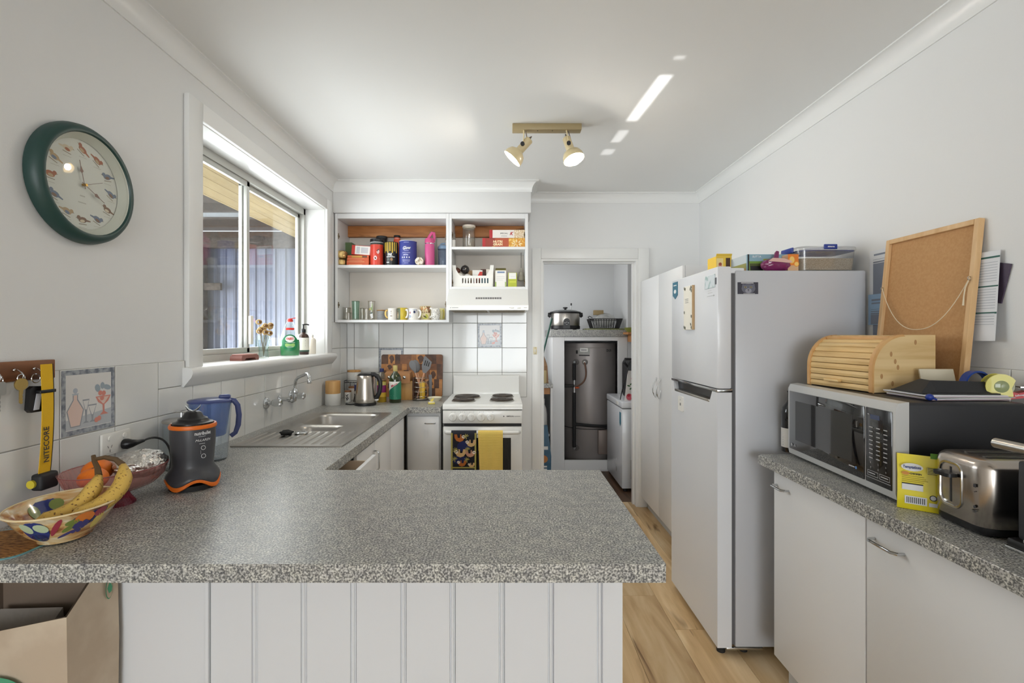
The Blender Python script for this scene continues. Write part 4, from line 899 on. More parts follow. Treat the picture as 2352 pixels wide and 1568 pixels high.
# ---- clear canister behind the blender
cn = thing('clear_canister', 'clear plastic canister with flat steel plunger lid behind the blender', 'canister', (-1.203, 1.805, ZT))
ACR = glass('clear_acrylic', (248, 250, 250), 1.0, .05, (224, 226, 226))
MB().lathe([(0, 0), (.048, 0), (.050, .004), (.052, .175), (.050, .175), (.048, .005), (0, .005)], 32).build('jar', ACR, cn)
MB().lathe([(0, .170), (.054, .170), (.055, .176), (.053, .180), (0, .182)], 32).build('lid', STEEL, cn)
MB().cyl((.02, -.02, .18), (.02, -.02, .208), .0028, n=8).build('plunger_rod', CHROME, cn); MB().cyl((.0, -.02, .21), (.04, -.02, .21), .003, n=8).build('plunger_bar', CHROME, cn)
# ---- water filter jug
jg = thing('water_filter_jug', 'clear water filter jug with blue funnel, lid and handle', 'jug', (-1.163, 1.925, ZT), rz=math.radians(25))
def oval(a, b, z, n=40): return [(a * math.cos(2 * PI * i / n) * (1.0), b * math.sin(2 * PI * i / n), z) for i in range(n)]
JUG = glass('jug_plastic', (246, 249, 252), 1.2, .03, (224, 230, 236)); JBL = glass('funnel_blue', (216, 228, 250), 1.0, .32, (132, 164, 220)); NAV = mat('jug_navy', (74, 84, 132), .25)
MB().loft([oval(.058, .046, 0), oval(.062, .050, .006), oval(.070, .058, .12), oval(.076, .063, .232), oval(.0745, .0615, .232), oval(.068, .056, .12), oval(.060, .048, .008)], True, True).build('jug_body', JUG, jg)
MB().loft([oval(.050, .042, .095), oval(.056, .047, .10), oval(.064, .053, .16), oval(.072, .060, .225), oval(.070, .058, .226), oval(.05, .042, .10)], True, True).build('funnel', JBL, jg)
MB().loft([oval(.077, .064, .228), oval(.078, .065, .234), oval(.072, .06, .239), oval(.045, .04, .243), oval(.01, .01, .244)], True, True).build('lid', NAV, jg)
MB().box(.03, .072, -.013, .013, .238, .256, .008, 3).build('lid_catch', NAV, jg)
MB().tube([(.068, 0, .232), (.084, 0, .228), (.096, 0, .21), (.101, 0, .17), (.098, 0, .13), (.088, 0, .10), (.072, 0, .088)], [.007, .007, .007, .007, .007, .006, .006], 10, flat=1.5).build('handle', NAV, jg)
# ---- paper bag under the overhang
bag = thing('paper_carrier_bag', 'brown paper carrier bag standing open under the peninsula overhang', 'paper bag', (-1.155, 1.175, .0))
KR = mat('kraft_paper', (204, 188, 166), .85, var=(9, (190, 172, 150)), bump=(9, .25)); KRI = mat('kraft_inside', (120, 104, 90), .9)
x0b, x1b, y0b, y1b = -.125, .166, -.075, .072
def bagring(t, zf): return None
m2 = MB(); n_ = 8
xa, xb, ya, yb = x0b, x1b, y0b, y1b
corners_b = [(xa, ya, .45), (xb - .0, ya, .45), (xb + .01, (ya + yb) / 2, .45), (xb, yb, .45), (xa, yb, .45)]
topz = [.690, .752, .795, .848, .83]
bot = [(xa + .01, ya + .005, .0), (xb - .005, ya + .005, .0), (xb - .002, 0, 0), (xb - .005, yb, 0), (xa + .01, yb, 0)]
mid = [(xa, ya - .004, .35), (xb - .004, ya + .004, .35), (xb + .006, .0, .38), (xb + .004, yb - .004, .4), (xa, yb, .4)]
top = [(xa - .003, ya + .012, topz[0]), (xb - .004, ya + .006, topz[1]), (xb - .010, -.002, topz[2]), (xb + .001, yb - .002, topz[3]), (xa, yb - .004, topz[4])]
m2.loft([bot, [tuple(Vector(b).lerp(Vector(c), .5)) for b, c in zip(bot, mid)], mid, [tuple(Vector(b).lerp(Vector(c), .5) + Vector((.004, 0, 0))) for b, c in zip(mid, top)], top], True, False)
m2.build('bag_walls', KR, bag, ang=10)
inn = lambda ring, d: [((p[0] - .02) * .95 + .02, p[1] * .93, p[2] - .001) for p in ring]
MB().loft([inn(top, 0), inn([tuple(Vector(b).lerp(Vector(c), .5)) for b, c in zip(mid, top)], 0), inn(mid, 0), [(p[0] * .9, p[1] * .9, .02) for p in bot]], False, True).build('bag_lining', KRI, bag, ang=10)
GPR = mat('bag_green_print', (84, 160, 122), .8)
flat([(0, ell(.012, .595, .058, .028, 24)), (0, ell(-.052, .655, .03, .016, 18))], [GPR], 'logo_print', bag, (0, ya - .0045, 0), '-y', .0006)
lf = [(0, ell(.03, .775, .011, .026, 20)), (1, ell(.03, .775, .0095, .0235, 20)), (0, [(.022, .778), (.028, .790), (.034, .786), (.038, .776), (.036, .766), (.028, .764)]), (0, rect(.024, .036, .793, .796))]
flat(lf, [GPR, KR], 'leaf_badge', bag, (xb - .003, .012, -.015), '+x', .006)
tag(MB().loft([[(-.11, -.05, 0), (.08, -.05, 0), (.085, .05, 0), (-.11, .05, 0)], [(-.115, -.055, .2), (.085, -.05, .2), (.085, .05, .2), (-.115, .055, .2)], [(-.10, -.02, .62), (.06, -.015, .66), (.065, .03, .70), (-.10, .04, .69)]]).build('folded_paper', mat('grey_paper', (150, 142, 134), .9, bump=(14, .6)), None, (-1.155, 1.175, .02), ang=15), 'crumpled grey paper stuffed inside the carrier bag', 'paper')
# ---- window sill things
SZ = 1.2623
vz = thing('glass_vase', 'small waisted glass vase of dried flowers on the window sill', 'vase', (-1.335, 2.70, SZ))
VG = glass('vase_glass', (246, 250, 250), 1.4, .04, (214, 228, 228))
MB().lathe([(0, 0), (.024, 0), (.027, .006), (.024, .035), (.022, .05), (.031, .09), (.036, .115), (.034, .128), (.0325, .128), (.033, .112), (.029, .09), (.020, .05), (.021, .03), (.021, .012), (0, .010)], 12).build('vase_body', VG, vz, ang=20)
FLB = mat('dried_stem', (128, 112, 72), .8); FLC = mat('dried_petal', (214, 184, 132), .8); FLD = mat('dried_heart', (118, 82, 42), .9)
df = thing('dried_flowers', 'bunch of dried brown flowers standing in the glass vase', 'flowers', (-1.335, 2.70, SZ))
random.seed(3)
for i, (dx, dy, dz) in enumerate(((.0, -.05, .20), (.015, -.01, .18), (-.005, .012, .17), (.02, .04, .185), (.01, -.065, .15), (.025, .02, .14), (.0, -.03, .16), (.02, -.02, .145), (.012, .05, .175))):
    MB().tube([(0, 0, .012), (dx * .3, dy * .3, dz * .5), (dx, dy, dz)], .0013, 6).build('stem', FLB, df)
    fb = MB(); 
    for k in range(9):
        a = k * 2 * PI / 9; fb.sphere((dx + .010 * math.cos(a) * .7, dy + .012 * math.cos(a), dz + .011 * math.sin(a)), .0065, 6, 4, (1, 1, .7))
    fb.build('petals', FLC, df); MB().sphere((dx + .006, dy, dz + .001), .008, 8, 6).build('flower_heart', FLD, df)
sd = thing('soap_tray', 'red brown plastic soap tray on the window sill', 'tray', (-1.345, 2.525, SZ))
TB = mat('tray_brown', (134, 84, 74), .5)
MB().prism([(-.085, 0), (-.085, .012), (-.08, .026), (.08, .026), (.085, .012), (.085, 0), (.055, 0), (.045, .012), (-.045, .012), (-.055, 0)], 'x', -.03, .03).build('tray_body', TB, sd, smooth=False)
MB().box(-.03, .03, -.07, .07, .026, .032, .002).build('raised_lip', mat('tray_pink', (170, 120, 110), .5), sd)
dt = thing('dish_soap_bottle', 'clear bottle of green dish soap with red cap on the sill', 'bottle', (-1.345, 3.055, SZ), rz=math.radians(24))
SG = glass('soap_bottle_clear', (248, 252, 250), 1.2, .05, (224, 232, 228)); 
def bot_ring(w, d, z, n=32): return [((w * math.cos(2 * PI * i / n)), d * math.sin(2 * PI * i / n), z) for i in range(n)]
body = [(.052, .030, 0), (.056, .033, .006), (.058, .034, .05), (.057, .033, .09), (.050, .03, .13), (.034, .024, .175), (.022, .019, .205), (.016, .016, .214)]
MB().loft([bot_ring(*b) for b in body]).build('bottle_body', SG, dt)
lq = [(.050, .028, .003), (.054, .031, .008), (.056, .032, .05), (.0555, .0315, .085), (.0535, .031, .102)]
MB().loft([bot_ring(*b) for b in lq]).build('green_liquid', mat('soap_green', (28, 150, 76), .1, trans=.3, coat=.5), dt)
def on_bottle(pl, off=.0012):
    out = []
    for x, z in pl:
        for (w0, d0, z0), (w1, d1, z1) in zip(body[:-1], body[1:]):
            if z <= z1: break
        t = (z - z0) / (z1 - z0); w = w0 + (w1 - w0) * t; d = d0 + (d1 - d0) * t; q = max(0, 1 - (x / w) ** 2)
        out.append((x, -(d * math.sqrt(q) + off), z))
    return out
def lab(pl, m, nm, off, steps=(1, .8, .6, .4, .2, .02)):
    c = (sum(p[0] for p in pl) / len(pl), sum(p[1] for p in pl) / len(pl)); mb_ = MB()
    mb_.loft([on_bottle([(c[0] + (p[0] - c[0]) * f, c[1] + (p[1] - c[1]) * f) for p in pl], off) for f in steps], False, True); return mb_.build(nm, m, dt, ang=80)
LG1 = mat('label_green', (26, 120, 74), .3)
lab(ell(0, .082, .045, .052, 28), LG1, 'label', .0012); lab(ell(0, .106, .027, .020, 20), WPLAS, 'label_badge', .002); lab(rrect(.056, .02, .006, 3, .0, .068), mat('label_lime', (150, 190, 110), .4), 'label_stripe', .002); lab(rrect(.05, .014, .006, 3, 0, .168), mat('label_red', (206, 44, 36), .35), 'neck_label', .0012)
text('FAIRY', .020, mat('label_red'), dt, (0, -.0352, .106), '-y', bold=.0006, width=.042)
flat([(0, rect(-.028, .028, .083, .085)), (0, rect(-.02, .02, .055, .057))], [WPLAS], 'fine_print', dt, (0, -.0362, 0), '-y')
MB().lathe([(.017, .212), (.018, .214), (.018, .224), (.012, .232), (.007, .234), (0, .234)], 20).build('cap', mat('label_red'), dt); MB().box(.004, .034, -.007, .007, 0, .005, .002).xf(Matrix.Rotation(-.2, 4, 'Y')).build('flip_top', mat('label_red'), dt, (0, 0, .228))
sp_ = thing('soap_dispenser', 'brown pump soap dispenser with white label on the sill', 'dispenser', (-1.352, 3.275, SZ), rz=math.radians(22))
AMB = mat('amber_plastic', (58, 36, 26), .15, coat=.4)
MB().lathe([(0, 0), (.033, 0), (.036, .004), (.036, .118), (.030, .132), (.016, .142), (.014, .150), (0, .150)], 28).build('bottle_body', AMB, sp_)
MB().lathe([(.0366, .028), (.0366, .112)], 28, cap0=False, cap1=False).build('label', mat('dispenser_label', (232, 228, 216), .6), sp_); MB().lathe([(.0368, .020), (.0368, .030)], 28, cap0=False, cap1=False).build('label_band', mat('band_green', (60, 92, 76), .6), sp_)
flat([(0, rect(-.018, .014, z, z + w)) for z, w in ((.09, .006), (.074, .002), (.062, .002), (.056, .002))], [mat('grey_print')], 'label_print', sp_, (0, 0, 0), '-y', .0005, bend=.0366)
MB().lathe([(.015, .148), (.016, .152), (.016, .168), (.008, .172), (.005, .176), (.005, .196), (.008, .197), (.008, .203), (0, .204)], 16).tube([(0, 0, .2), (.018, 0, .202), (.036, 0, .198)], .0045, 8).build('pump', BLACKP, sp_)
lb_ = thing('lotion_bottle', 'pale cream lotion bottle tucked behind the brown dispenser', 'bottle', (-1.345, 3.40, SZ))
MB().lathe([(0, 0), (.026, 0), (.028, .004), (.028, .095), (.02, .108), (.01, .112), (.01, .12), (0, .12)], 24).build('bottle_body', mat('cream_bottle', (230, 222, 208), .35), lb_); MB().lathe([(.011, .118), (.012, .12), (.012, .132), (0, .134)], 14).tube([(0, 0, .13), (0, 0, .145), (.02, 0, .146)], .004, 8).build('pump', WPLAS, lb_)
# ================================================================ things in the open cupboards
def M_(name, c=(200, 200, 200), rough=.45, **k): return mat(name, c, rough, **k)
SH1, SH0, RS1, RS0 = 1.9213, 1.5073, 2.0583, 1.7573          # shelf tops
def tub(name, label, cat, px0, px1, ytop, Y, zb, body, lidm=None, lidh=.012, liph=.003, extra=None, n=32, neck=None):
    x = PX((px0 + px1) / 2, Y); r = (px1 - px0) / 2 * Y / F; h = PZ(ytop, Y) - zb
    t = thing(name, label, cat, (x, Y, zb)); hb = h - (lidh if lidm else 0)
    pr = [(0, 0), (r * .97, 0), (r, .004), (r, hb - .004), (r * .97, hb), (0, hb)] if not neck else [(0, 0), (r * .95, 0), (r, .005), (r, hb * neck[1]), (r * .9, hb * (neck[1] + .06)), (r * neck[0], hb * .97), (r * neck[0], hb), (0, hb)]
    MB().lathe(pr, n).build('body', body, t)
    if lidm:
        lr = r * (neck[0] * 1.12 if neck else 1.03)
        MB().lathe([(lr, hb), (lr, h - .003), (lr * .93, h), (0, h)], n, fn=lambda q, z, a: (q * (1 + (.008 * math.cos(36 * a) if z < h - .002 else 0)), z)).build('lid', lidm, t)
    return t, r, h
def wrap(t, r, z0, z1, m, name='label', a0=-1.35, a1=1.35, n=20, off=.0006):
    rr = r + off; MB().loft([[(rr * math.sin(a0 + (a1 - a0) * i / n), -rr * math.cos(a0 + (a1 - a0) * i / n), z) for i in range(n + 1)] for z in (z0, z1)], False, False, closed=False).build(name, m, t)
BLUEP = M_('tub_blue', (58, 66, 140)); REDP = M_('tub_red', (206, 66, 50), .3); BLK = BLACKP; GOLD = M_('tub_gold', (196, 164, 56), .35)
W_ = mat('white_print'); DK = mat('dark_print')
GFOIL = mat('gold_foil', (214, 184, 122), .32, .85, bump=(70, .9))
for i, (x0, x1, y0, y1) in enumerate(((771, 798, 572, 592.5), (772, 796, 592.5, 608))):
    Y = 3.745; cx, r = PX((x0 + x1) / 2, Y), (x1 - x0) / 2 * Y / F; zb = SH1 if i else None
    z0 = SH1 if i else SH1 + .0525; hh = .052 if i else .064
    g = thing('foil_biscuit_pack', ('upper' if not i else 'lower') + ' gold foil packet of the two stacked at the cupboard side', 'packet', (cx, Y, z0), group='gold foil packets')
    sg = lambda v, p: math.copysign(abs(v) ** p, v); rings_ = []
    for k in range(13):
        th = -PI / 2 + PI * k / 12; cz = sg(math.sin(th), .6); cr = max(.02, abs(math.cos(th)) ** .5); ring_ = []
        for j in range(28):
            a = 2 * PI * j / 28; q = 1 + .05 * noise.noise(Vector((math.cos(a) * 6, math.sin(a) * 6, cz * 3 + i * 5)))
            ring_.append((r * cr * q * sg(math.cos(a), .75), r * 1.1 * cr * q * sg(math.sin(a), .75), hh / 2 + hh / 2 * cz * .98))
        rings_.append(ring_)
    MB().loft(rings_).build('wrapper', GFOIL, g, ang=14)
def carton(name, label, x0, x1, y0, y1, z0, z1, faces, Y=None, rz=0, ry=0, cat='box', group=None):
    """box of card; faces = list of (material, rect fractions on the front)"""
    cx = (x0 + x1) / 2; t = thing(name, label, cat, (cx, y0, z0), rz=rz, ry=ry, group=group); w = x1 - x0
    MB().box(-w / 2, w / 2, 0, y1 - y0, 0, z1 - z0, .0008, 1).build('carton', faces[0], t, smooth=False)
    mats_, sh_ = [], []
    for m, fx0, fx1, fz0, fz1 in faces[1:]:
        if m not in mats_: mats_.append(m)
        sh_.append((mats_.index(m), rect(-w / 2 + w * fx0, -w / 2 + w * fx1, (z1 - z0) * fz0, (z1 - z0) * fz1)))
    if sh_: flat(sh_, mats_, 'front_print', t, (0, 0, 0), '-y')
    return t
GT = M_('tin_green', (88, 110, 68), .4)
t = carton('tea_tin', 'green square tin standing behind the gold packets', PX(785, 3.86), PX(808, 3.86), 3.86, 3.95, SH1, PZ(557, 3.86), [GT], cat='tin')
MB().box(-.041, .041, -.002, .092, PZ(557, 3.86) - SH1 - .02, PZ(557, 3.86) - SH1 + .001, .001, 1).build('lid', GT, t, smooth=False)
OB = M_('box_orange', (206, 92, 48)); OB2 = M_('box_orange_pale', (226, 150, 104)); YB_ = M_('box_mustard', (196, 148, 60))
Y = 3.72
zo = [SH1, PZ(599, Y), PZ(592, Y), PZ(586, Y)]
for i in range(3):
    carton('slim_food_box', ('lowest', 'middle', 'topmost')[i] + ' slim orange food box in the stack beside the foil packets', PX(796 + i, Y), PX(847, Y), Y, Y + .15, zo[i] + .0003 * i, zo[i + 1], [OB, (OB2, .02, .8, .75, .9), (OB2, .1, .7, .15, .3)] if i < 2 else [OB, (YB_, .2, .68, .1, .85), (M_('box_dark', (96, 60, 36)), .7, .92, .1, .8)], group='slim orange boxes')
t = carton('medicine_box', 'red and white card box lying tilted on the orange boxes', PX(806, Y), PX(849, Y), Y + .01, Y + .10, zo[3] + .004, PZ(563, Y), [M_('box_red', (196, 52, 40)), (WPLAS, .18, .98, .05, .95), (M_('print_pale_grey', (196, 196, 200)), .26, .44, .15, .85), (M_('print_pale_grey'), .5, .88, .2, .8)], ry=math.radians(4))
carton('silver_box', 'pale silver card box half hidden behind the red and white box', PX(823, 3.86), PX(852, 3.86), 3.86, 3.94, SH1, PZ(562, 3.86), [M_('box_silver', (176, 178, 170), .4), (DK, .3, .9, .86, .9)])
t, r, h = tub('protein_jar', 'red labelled clear jar with black screw lid', 'jar', 851, 881, 550, 3.745, SH1, glass('jar_smoke', (190, 196, 194), 1, .25, (130, 140, 138)), BLK, .022)
wrap(t, r, .003, h - .045, REDP); wrap(t, r, h - .03, h - .026, W_, 'lid_band', off=.0012)
flat([(0, ell(0, .055, .012, .016, 16)), (1, ell(0, .052, .005, .007, 12)), (0, [(.008, .10), (.026, .115), (.030, .10), (.020, .085)]), (1, [(.010, .112), (.028, .126), (.03, .12), (.012, .105)])], [W_, DK], 'label_print', t, (0, 0, 0), '-y', .0012, bend=r)
t, r, h = tub('supplement_tub', 'black tub with wide black lid behind the red jar', 'tub', 865, 889, 543, 3.87, SH1, BLK, BLACKM, .02)
t, r, h = tub('supplement_can', 'black and gold supplement can with white lettering', 'can', 884, 914, 557, 3.735, SH1, BLK)
for k_ in range(7):
    a = -1.1 + k_ * .34; wrap(t, r, h * .52 + .012 * (k_ % 2), h * .97, GOLD, 'gold_stripe', a, a + .2, 3)
text('PAK', .030, W_, t, (-.000, 0, h * .44), '-y', bend=r + .0005, bold=.0012, width=.036)
wrap(t, r, h * .335, h * .362, W_, 'white_bar', -.55, .75, 12); wrap(t, r, h * .10, h * .13, W_, 'white_bar', -.55, -.1, 6)
flat([(0, rect(-.022, -.002, h * .18 + i * .006, h * .18 + i * .006 + .003)) for i in range(4)] + [(1, ell(.012, h * .24, .010, .012, 12))], [M_('print_mid_grey', (110, 110, 108)), M_('print_tan', (150, 118, 86))], 'label_print', t, (0, 0, 0), '-y', .0008, bend=r)
t, r, h = tub('vitamin_bottle', 'white and orange vitamin bottle behind the gold can', 'bottle', 901, 923, 541, 3.87, SH1, M_('bottle_orange', (206, 84, 52)), BLK, .018, neck=(.62, .72))
wrap(t, r * .62, h * .80, h * .90, W_, 'neck_band', -1.5, 1.5)
t, r, h = tub('collagen_tub', 'tall blue tub with white script lettering', 'tub', 917, 957, 556, 3.755, SH1, BLUEP)
MB().lathe([(r, h), (r * 1.02, h + .001), (r * 1.02, h + .004), (r * .96, h + .005), (0, h + .003)], 32).build('lid', M_('tub_lid', (200, 200, 206)), t)
text('Glow', .034, W_, t, (0, 0, h * .70), '-y', bend=r + .0005, rot=.08, shear=.35, bold=.0009, width=.062)
for zf, hw in ((.58, .018), (.50, .03), (.20, .03), (.15, .026), (.08, .016), (.93, .02)): wrap(t, r, h * zf, h * zf + .003, M_('print_lilac', (178, 180, 214)), 'fine_print', -hw / r, hw / r, 8)
flat([(0, ell(x, h * .32, .0045, .0055, 10)) for x in (-.03, -.014, .004, .022)] + [(1, ell(-.004, h * .42, .02, .006, 12))], [W_, M_('print_lilac')], 'label_dots', t, (0, 0, 0), '-y', .0008, bend=r)
rl = tag(MB().lathe([(0, -.04), (.030, -.04), (.032, -.036), (.032, .036), (.030, .04), (.012, .04), (.012, .03), (0, .03)], 24, fn=lambda q, z, a: (q * (1 + .03 * math.sin(7 * a)), z)).xf(Matrix.Rotation(PI / 2, 4, 'X')).build('wrapped_bundle', M_('bundle_wrap', (220, 212, 198), .5, var=(60, (150, 120, 80), .56, .64)), None, (PX(964.5, 3.735), 3.738, SH1 + .0318), ang=50), 'white wrapped roll lying beside the blue tub', 'roll')
rl.scale = (1, 1, .95)
t, r, h = tub('drink_bottle', 'pink insulated drink bottle with carry loop', 'bottle', 976, 998, 561, 3.745, SH1, M_('bottle_pink', (198, 82, 134), .4))
MB().lathe([(r * .98, h), (r * .98, h + .006)], 32).build('steel_ring', CHROME, t)
MB().lathe([(r, h + .006), (r * 1.02, h + .01), (r * 1.0, h + .035), (r * .8, h + .045), (0, h + .046)], 28).build('lid', M_('lid_pink', (196, 74, 124), .4), t)
MB().tube([(-.012, 0, h + .040), (.002, 0, h + .066), (.018, 0, h + .088), (.032, 0, h + .086), (.036, 0, h + .06), (.034, 0, h + .02)], [.009, .009, .009, .009, .008, .007], 8, flat=1.3).build('carry_loop', M_('lid_pink'), t)
t, r, h = tub('glass_bottle', 'clear bottle with domed top behind the pink bottle', 'bottle', 981, 1004, 533, 3.87, SH1, glass('bottle_clear', (240, 240, 236), 1, .15, (200, 200, 196)), neck=(.55, .8))
t, r, h = tub('shaker_bottle', 'blue grey shaker bottle with flip lid by the cupboard divider', 'bottle', 1006, 1029, 571, 3.80, SH1, glass('shaker_smoke', (206, 214, 222), 1, .35, (136, 150, 172)))
SB = M_('shaker_blue', (124, 148, 172), .4)
MB().lathe([(r * 1.08, h - .006), (r * 1.1, h + .004), (r * 1.0, h + .016), (r * .7, h + .026), (0, h + .028)], 28).build('lid', SB, t); MB().tube([(-.02, -.02, h + .024), (-.005, -.02, h + .036), (.02, -.02, h + .036)], .006, 8).build('lid_loop', SB, t)
# ---- lower shelf: glasses
GL = glass('tumbler_glass', (247, 246, 243), 1.8, .05, (206, 200, 190)); GG = glass('green_tumbler_glass', (224, 238, 230), 1.8, .10, (160, 190, 172))
def tumbler(label, px0, px1, ytop, Y, m=GL, name='drinking_glass', knob=False, grp='glasses on the cupboard shelf'):
    r = (px1 - px0) / 2 * Y / F; h = PZ(ytop, Y) - SH0; t = thing(name, label, 'glass', (PX((px0 + px1) / 2, Y), Y, SH0), group=grp); th = .002
    fn = (lambda q, z, a: (q * (1 + .03 * math.cos(8 * a) * math.sin(z * 140)), z)) if knob else None
    MB().lathe([(0, 0), (r * .86, 0), (r * .88, .004), (r * .86, h * .5), (r, h), (r - th, h), (r * .86 - th, h * .5), (r * .84 - th, .012), (0, .012)], 28, fn=fn).build('vessel', m, t)
    MB().torus((0, 0, h), r - th / 2, .0016, 28, 6).build('rim', M_('glass_rim_green', (70, 104, 76), .15) if m is GG else M_('glass_rim_grey', (140, 128, 112), .15), t); return t, r, h
tumbler('wide clear tumbler nearest the cupboard side panel', 787, 806, 707, 3.82); tumbler('small clear glass in front of the wide tumbler', 795, 807, 718, 3.735)
tumbler('tall green dimpled tumbler on the lower shelf', 808, 826, 692, 3.75, GG, knob=True)
tumbler('clear glass just right of the green tumbler', 827, 837, 708, 3.82); tumbler('clear glass between green tumbler and decorated glass', 836, 848, 709, 3.76)
t, r, h = tumbler('tall clear glass printed with a small flower bouquet', 845, 862, 692, 3.80)
flat([(0, ell(.006, h * .62, .008, .012, 12)), (1, ell(-.006, h * .58, .008, .008, 12)), (0, [(.008, h * .9), (.014, h * .85), (.014, h * .5), (.006, h * .45)]), (2, [(-.006, h * .30), (.014, h * .38), (.018, h * .12), (.008, h * .10)]), (3, ell(.006, h * .38, .008, .005, 10))], [M_('decal_green', (150, 168, 120)), M_('decal_yellow', (216, 206, 130)), W_, M_('decal_dark', (60, 84, 76))], 'decal', t, (0, 0, 0), '-y', .0015, bend=r * .93)
t = thing('bowl_stack_lid', 'flat wooden lid resting on the stacked striped saucers', 'lid', (PX(876, 3.80), 3.80, SH0 + .0725))
MB().lathe([(0, 0), (.034, 0), (.036, .003), (.036, .007), (0, .009)], 28).build('disc', M_('lid_bamboo', (168, 128, 82), .5), t)
for k_ in range(7):
    s = thing('striped_saucer', 'small white saucer with blue rim, number %s from the shelf in the stack' % ('one two three four five six seven'.split()[k_]), 'saucer', (PX(876, 3.80), 3.80, SH0 + k_ * .0103), group='stacked saucers')
    MB().lathe([(0, 0), (.022, 0), (.033, .006), (.034, .0085), (.033, .0095), (.022, .004), (0, .003)], 28).build('dish', M_('saucer_white', (226, 224, 220), .2), s); MB().torus((0, 0, .008), .0342, .0012, 28, 6).build('blue_rim', M_('saucer_blue', (86, 92, 116), .3), s)
def mug(label, px0, px1, ytop, Y, m, hm, hang, fn=None, hr=.55, prints=None, name='mug', bulge=0):
    r = (px1 - px0) / 2 * Y / F; h = PZ(ytop, Y) - SH0; t = thing(name, label, 'mug', (PX((px0 + px1) / 2, Y), Y, SH0), group='mugs on the cupboard shelf'); th = .003
    MB().lathe([(0, 0), (r * .93, 0), (r * .98, .004), (r * (1 + bulge), h * .5), (r, h - .002), (r - th * .5, h), (r - th, h - .002), (r * (1 + bulge) - th, h * .5), (r * .9, .008), (0, .007)], 32).build('cup', m, t)
    ca, sa = math.cos(hang), math.sin(hang); q = [(r * .95, h * .80), (r * 1.25, h * .86), (r * 1.55, h * .68), (r * 1.5, h * .40), (r * 1.2, h * .20), (r * .93, h * .22)]
    pts_ = [Vector((a * ca, a * sa, z)) for a, z in q]; c = []
    for i in range(len(pts_) - 1):
        c += [pts_[i].lerp(pts_[i + 1], .0 if i == 0 else .25), pts_[i].lerp(pts_[i + 1], .75)]
    MB().tube([tuple(p) for p in c] + [tuple(pts_[-1])], .0045, 8, flat=1.5).build('handle', hm, t)
    if prints: flat(prints[0](r, h), prints[1], 'printed_design', t, (0, 0, 0), '-y', .0008, bend=r * (1 + bulge * .9))
    return t
WM = M_('mug_white', (228, 224, 216), .25); GDH = M_('mug_gold_handle', (190, 158, 92), .3, metal=.6)
mug('white mug with gilt handle and small face print', 891, 912, 708, 3.755, WM, GDH, math.radians(185), prints=(lambda r, h: [(0, ell(-.003, h * .72, .003, .008, 8)), (0, ell(-.003, h * .34, .010, .004, 10)), (0, ell(-.003, h * .55, .002, .004, 8))], [M_('print_taupe', (150, 136, 124))]))
mug('yellow mug painted with a portrait in a dark green frame', 913, 936, 707, 3.76, M_('mug_yellow', (196, 172, 52), .3), WM, math.radians(-38), prints=(lambda r, h: [(0, rect(-r * 1.35, -r * .25, .003, h - .003, 6)), (1, ell(-r * .85, h * .5, r * .36, h * .36, 14)), (2, ell(-r * .85, h * .38, r * .22, h * .26, 12)), (3, ell(-r * .85, h * .62, r * .18, h * .14, 12))], [M_('mug_bottle_green', (74, 86, 62)), M_('mug_sage', (124, 130, 104)), M_('mug_skin', (216, 186, 148)), M_('mug_hair', (92, 74, 52))]))
mug('white mug with blue and silver patchwork picture', 939, 962, 708, 3.745, WM, WM, math.radians(-20), prints=(lambda r, h: [(0, [(-r * 1.3, h * .95), (r * .75, h * .92), (r * .9, h * .62), (r * .2, h * .5), (-r * .1, h * .2), (-r * 1.3, h * .12)]), (1, rect(-r * 1.2, r * .6, h * .82, h * .9, 5)), (1, ell(-r * .7, h * .3, r * .4, h * .12, 10)), (2, ell(-r * .6, h * .62, r * .18, h * .1, 10)), (3, rect(r * .1, r * .5, h * .58, h * .78, 3))], [M_('mug_blue', (70, 88, 140)), M_('mug_steel', (168, 178, 196)), M_('mug_rose', (166, 110, 120)), M_('mug_navy', (38, 48, 92))]))
mug('tall cream mug with pear and autumn leaf picture', 964, 990, 703, 3.80, M_('mug_cream', (222, 208, 166), .3), WM, math.radians(-30), prints=(lambda r, h: [(0, rect(-r * 1.1, r * 1.1, h * .52, h * .97, 6)), (1, ell(-r * .5, h * .8, r * .3, h * .14, 10)), (2, ell(r * .4, h * .72, r * .5, h * .15, 12)), (3, ell(0, h * .28, r * .7, h * .2, 14, -.3)), (4, ell(r * .1, h * .24, r * .35, h * .05, 10, -.6))], [M_('mug_umber', (120, 88, 58)), M_('mug_caramel', (196, 146, 92)), M_('mug_peach', (206, 146, 104)), M_('mug_pear', (190, 190, 84)), M_('mug_stalk', (84, 78, 44))]))
mug('white mug covered in dark speckle pattern', 992, 1010, 708, 3.75, M_('mug_speckle', (226, 222, 214), .3, var=(210, (70, 66, 56), .54, .58)), WM, math.radians(60))
mug('pale yellow mug with curled handle beside the divider', 1006, 1022, 708, 3.83, M_('mug_lemon', (214, 206, 150), .3), M_('mug_handle_yellow', (206, 190, 92), .3), math.radians(-55))
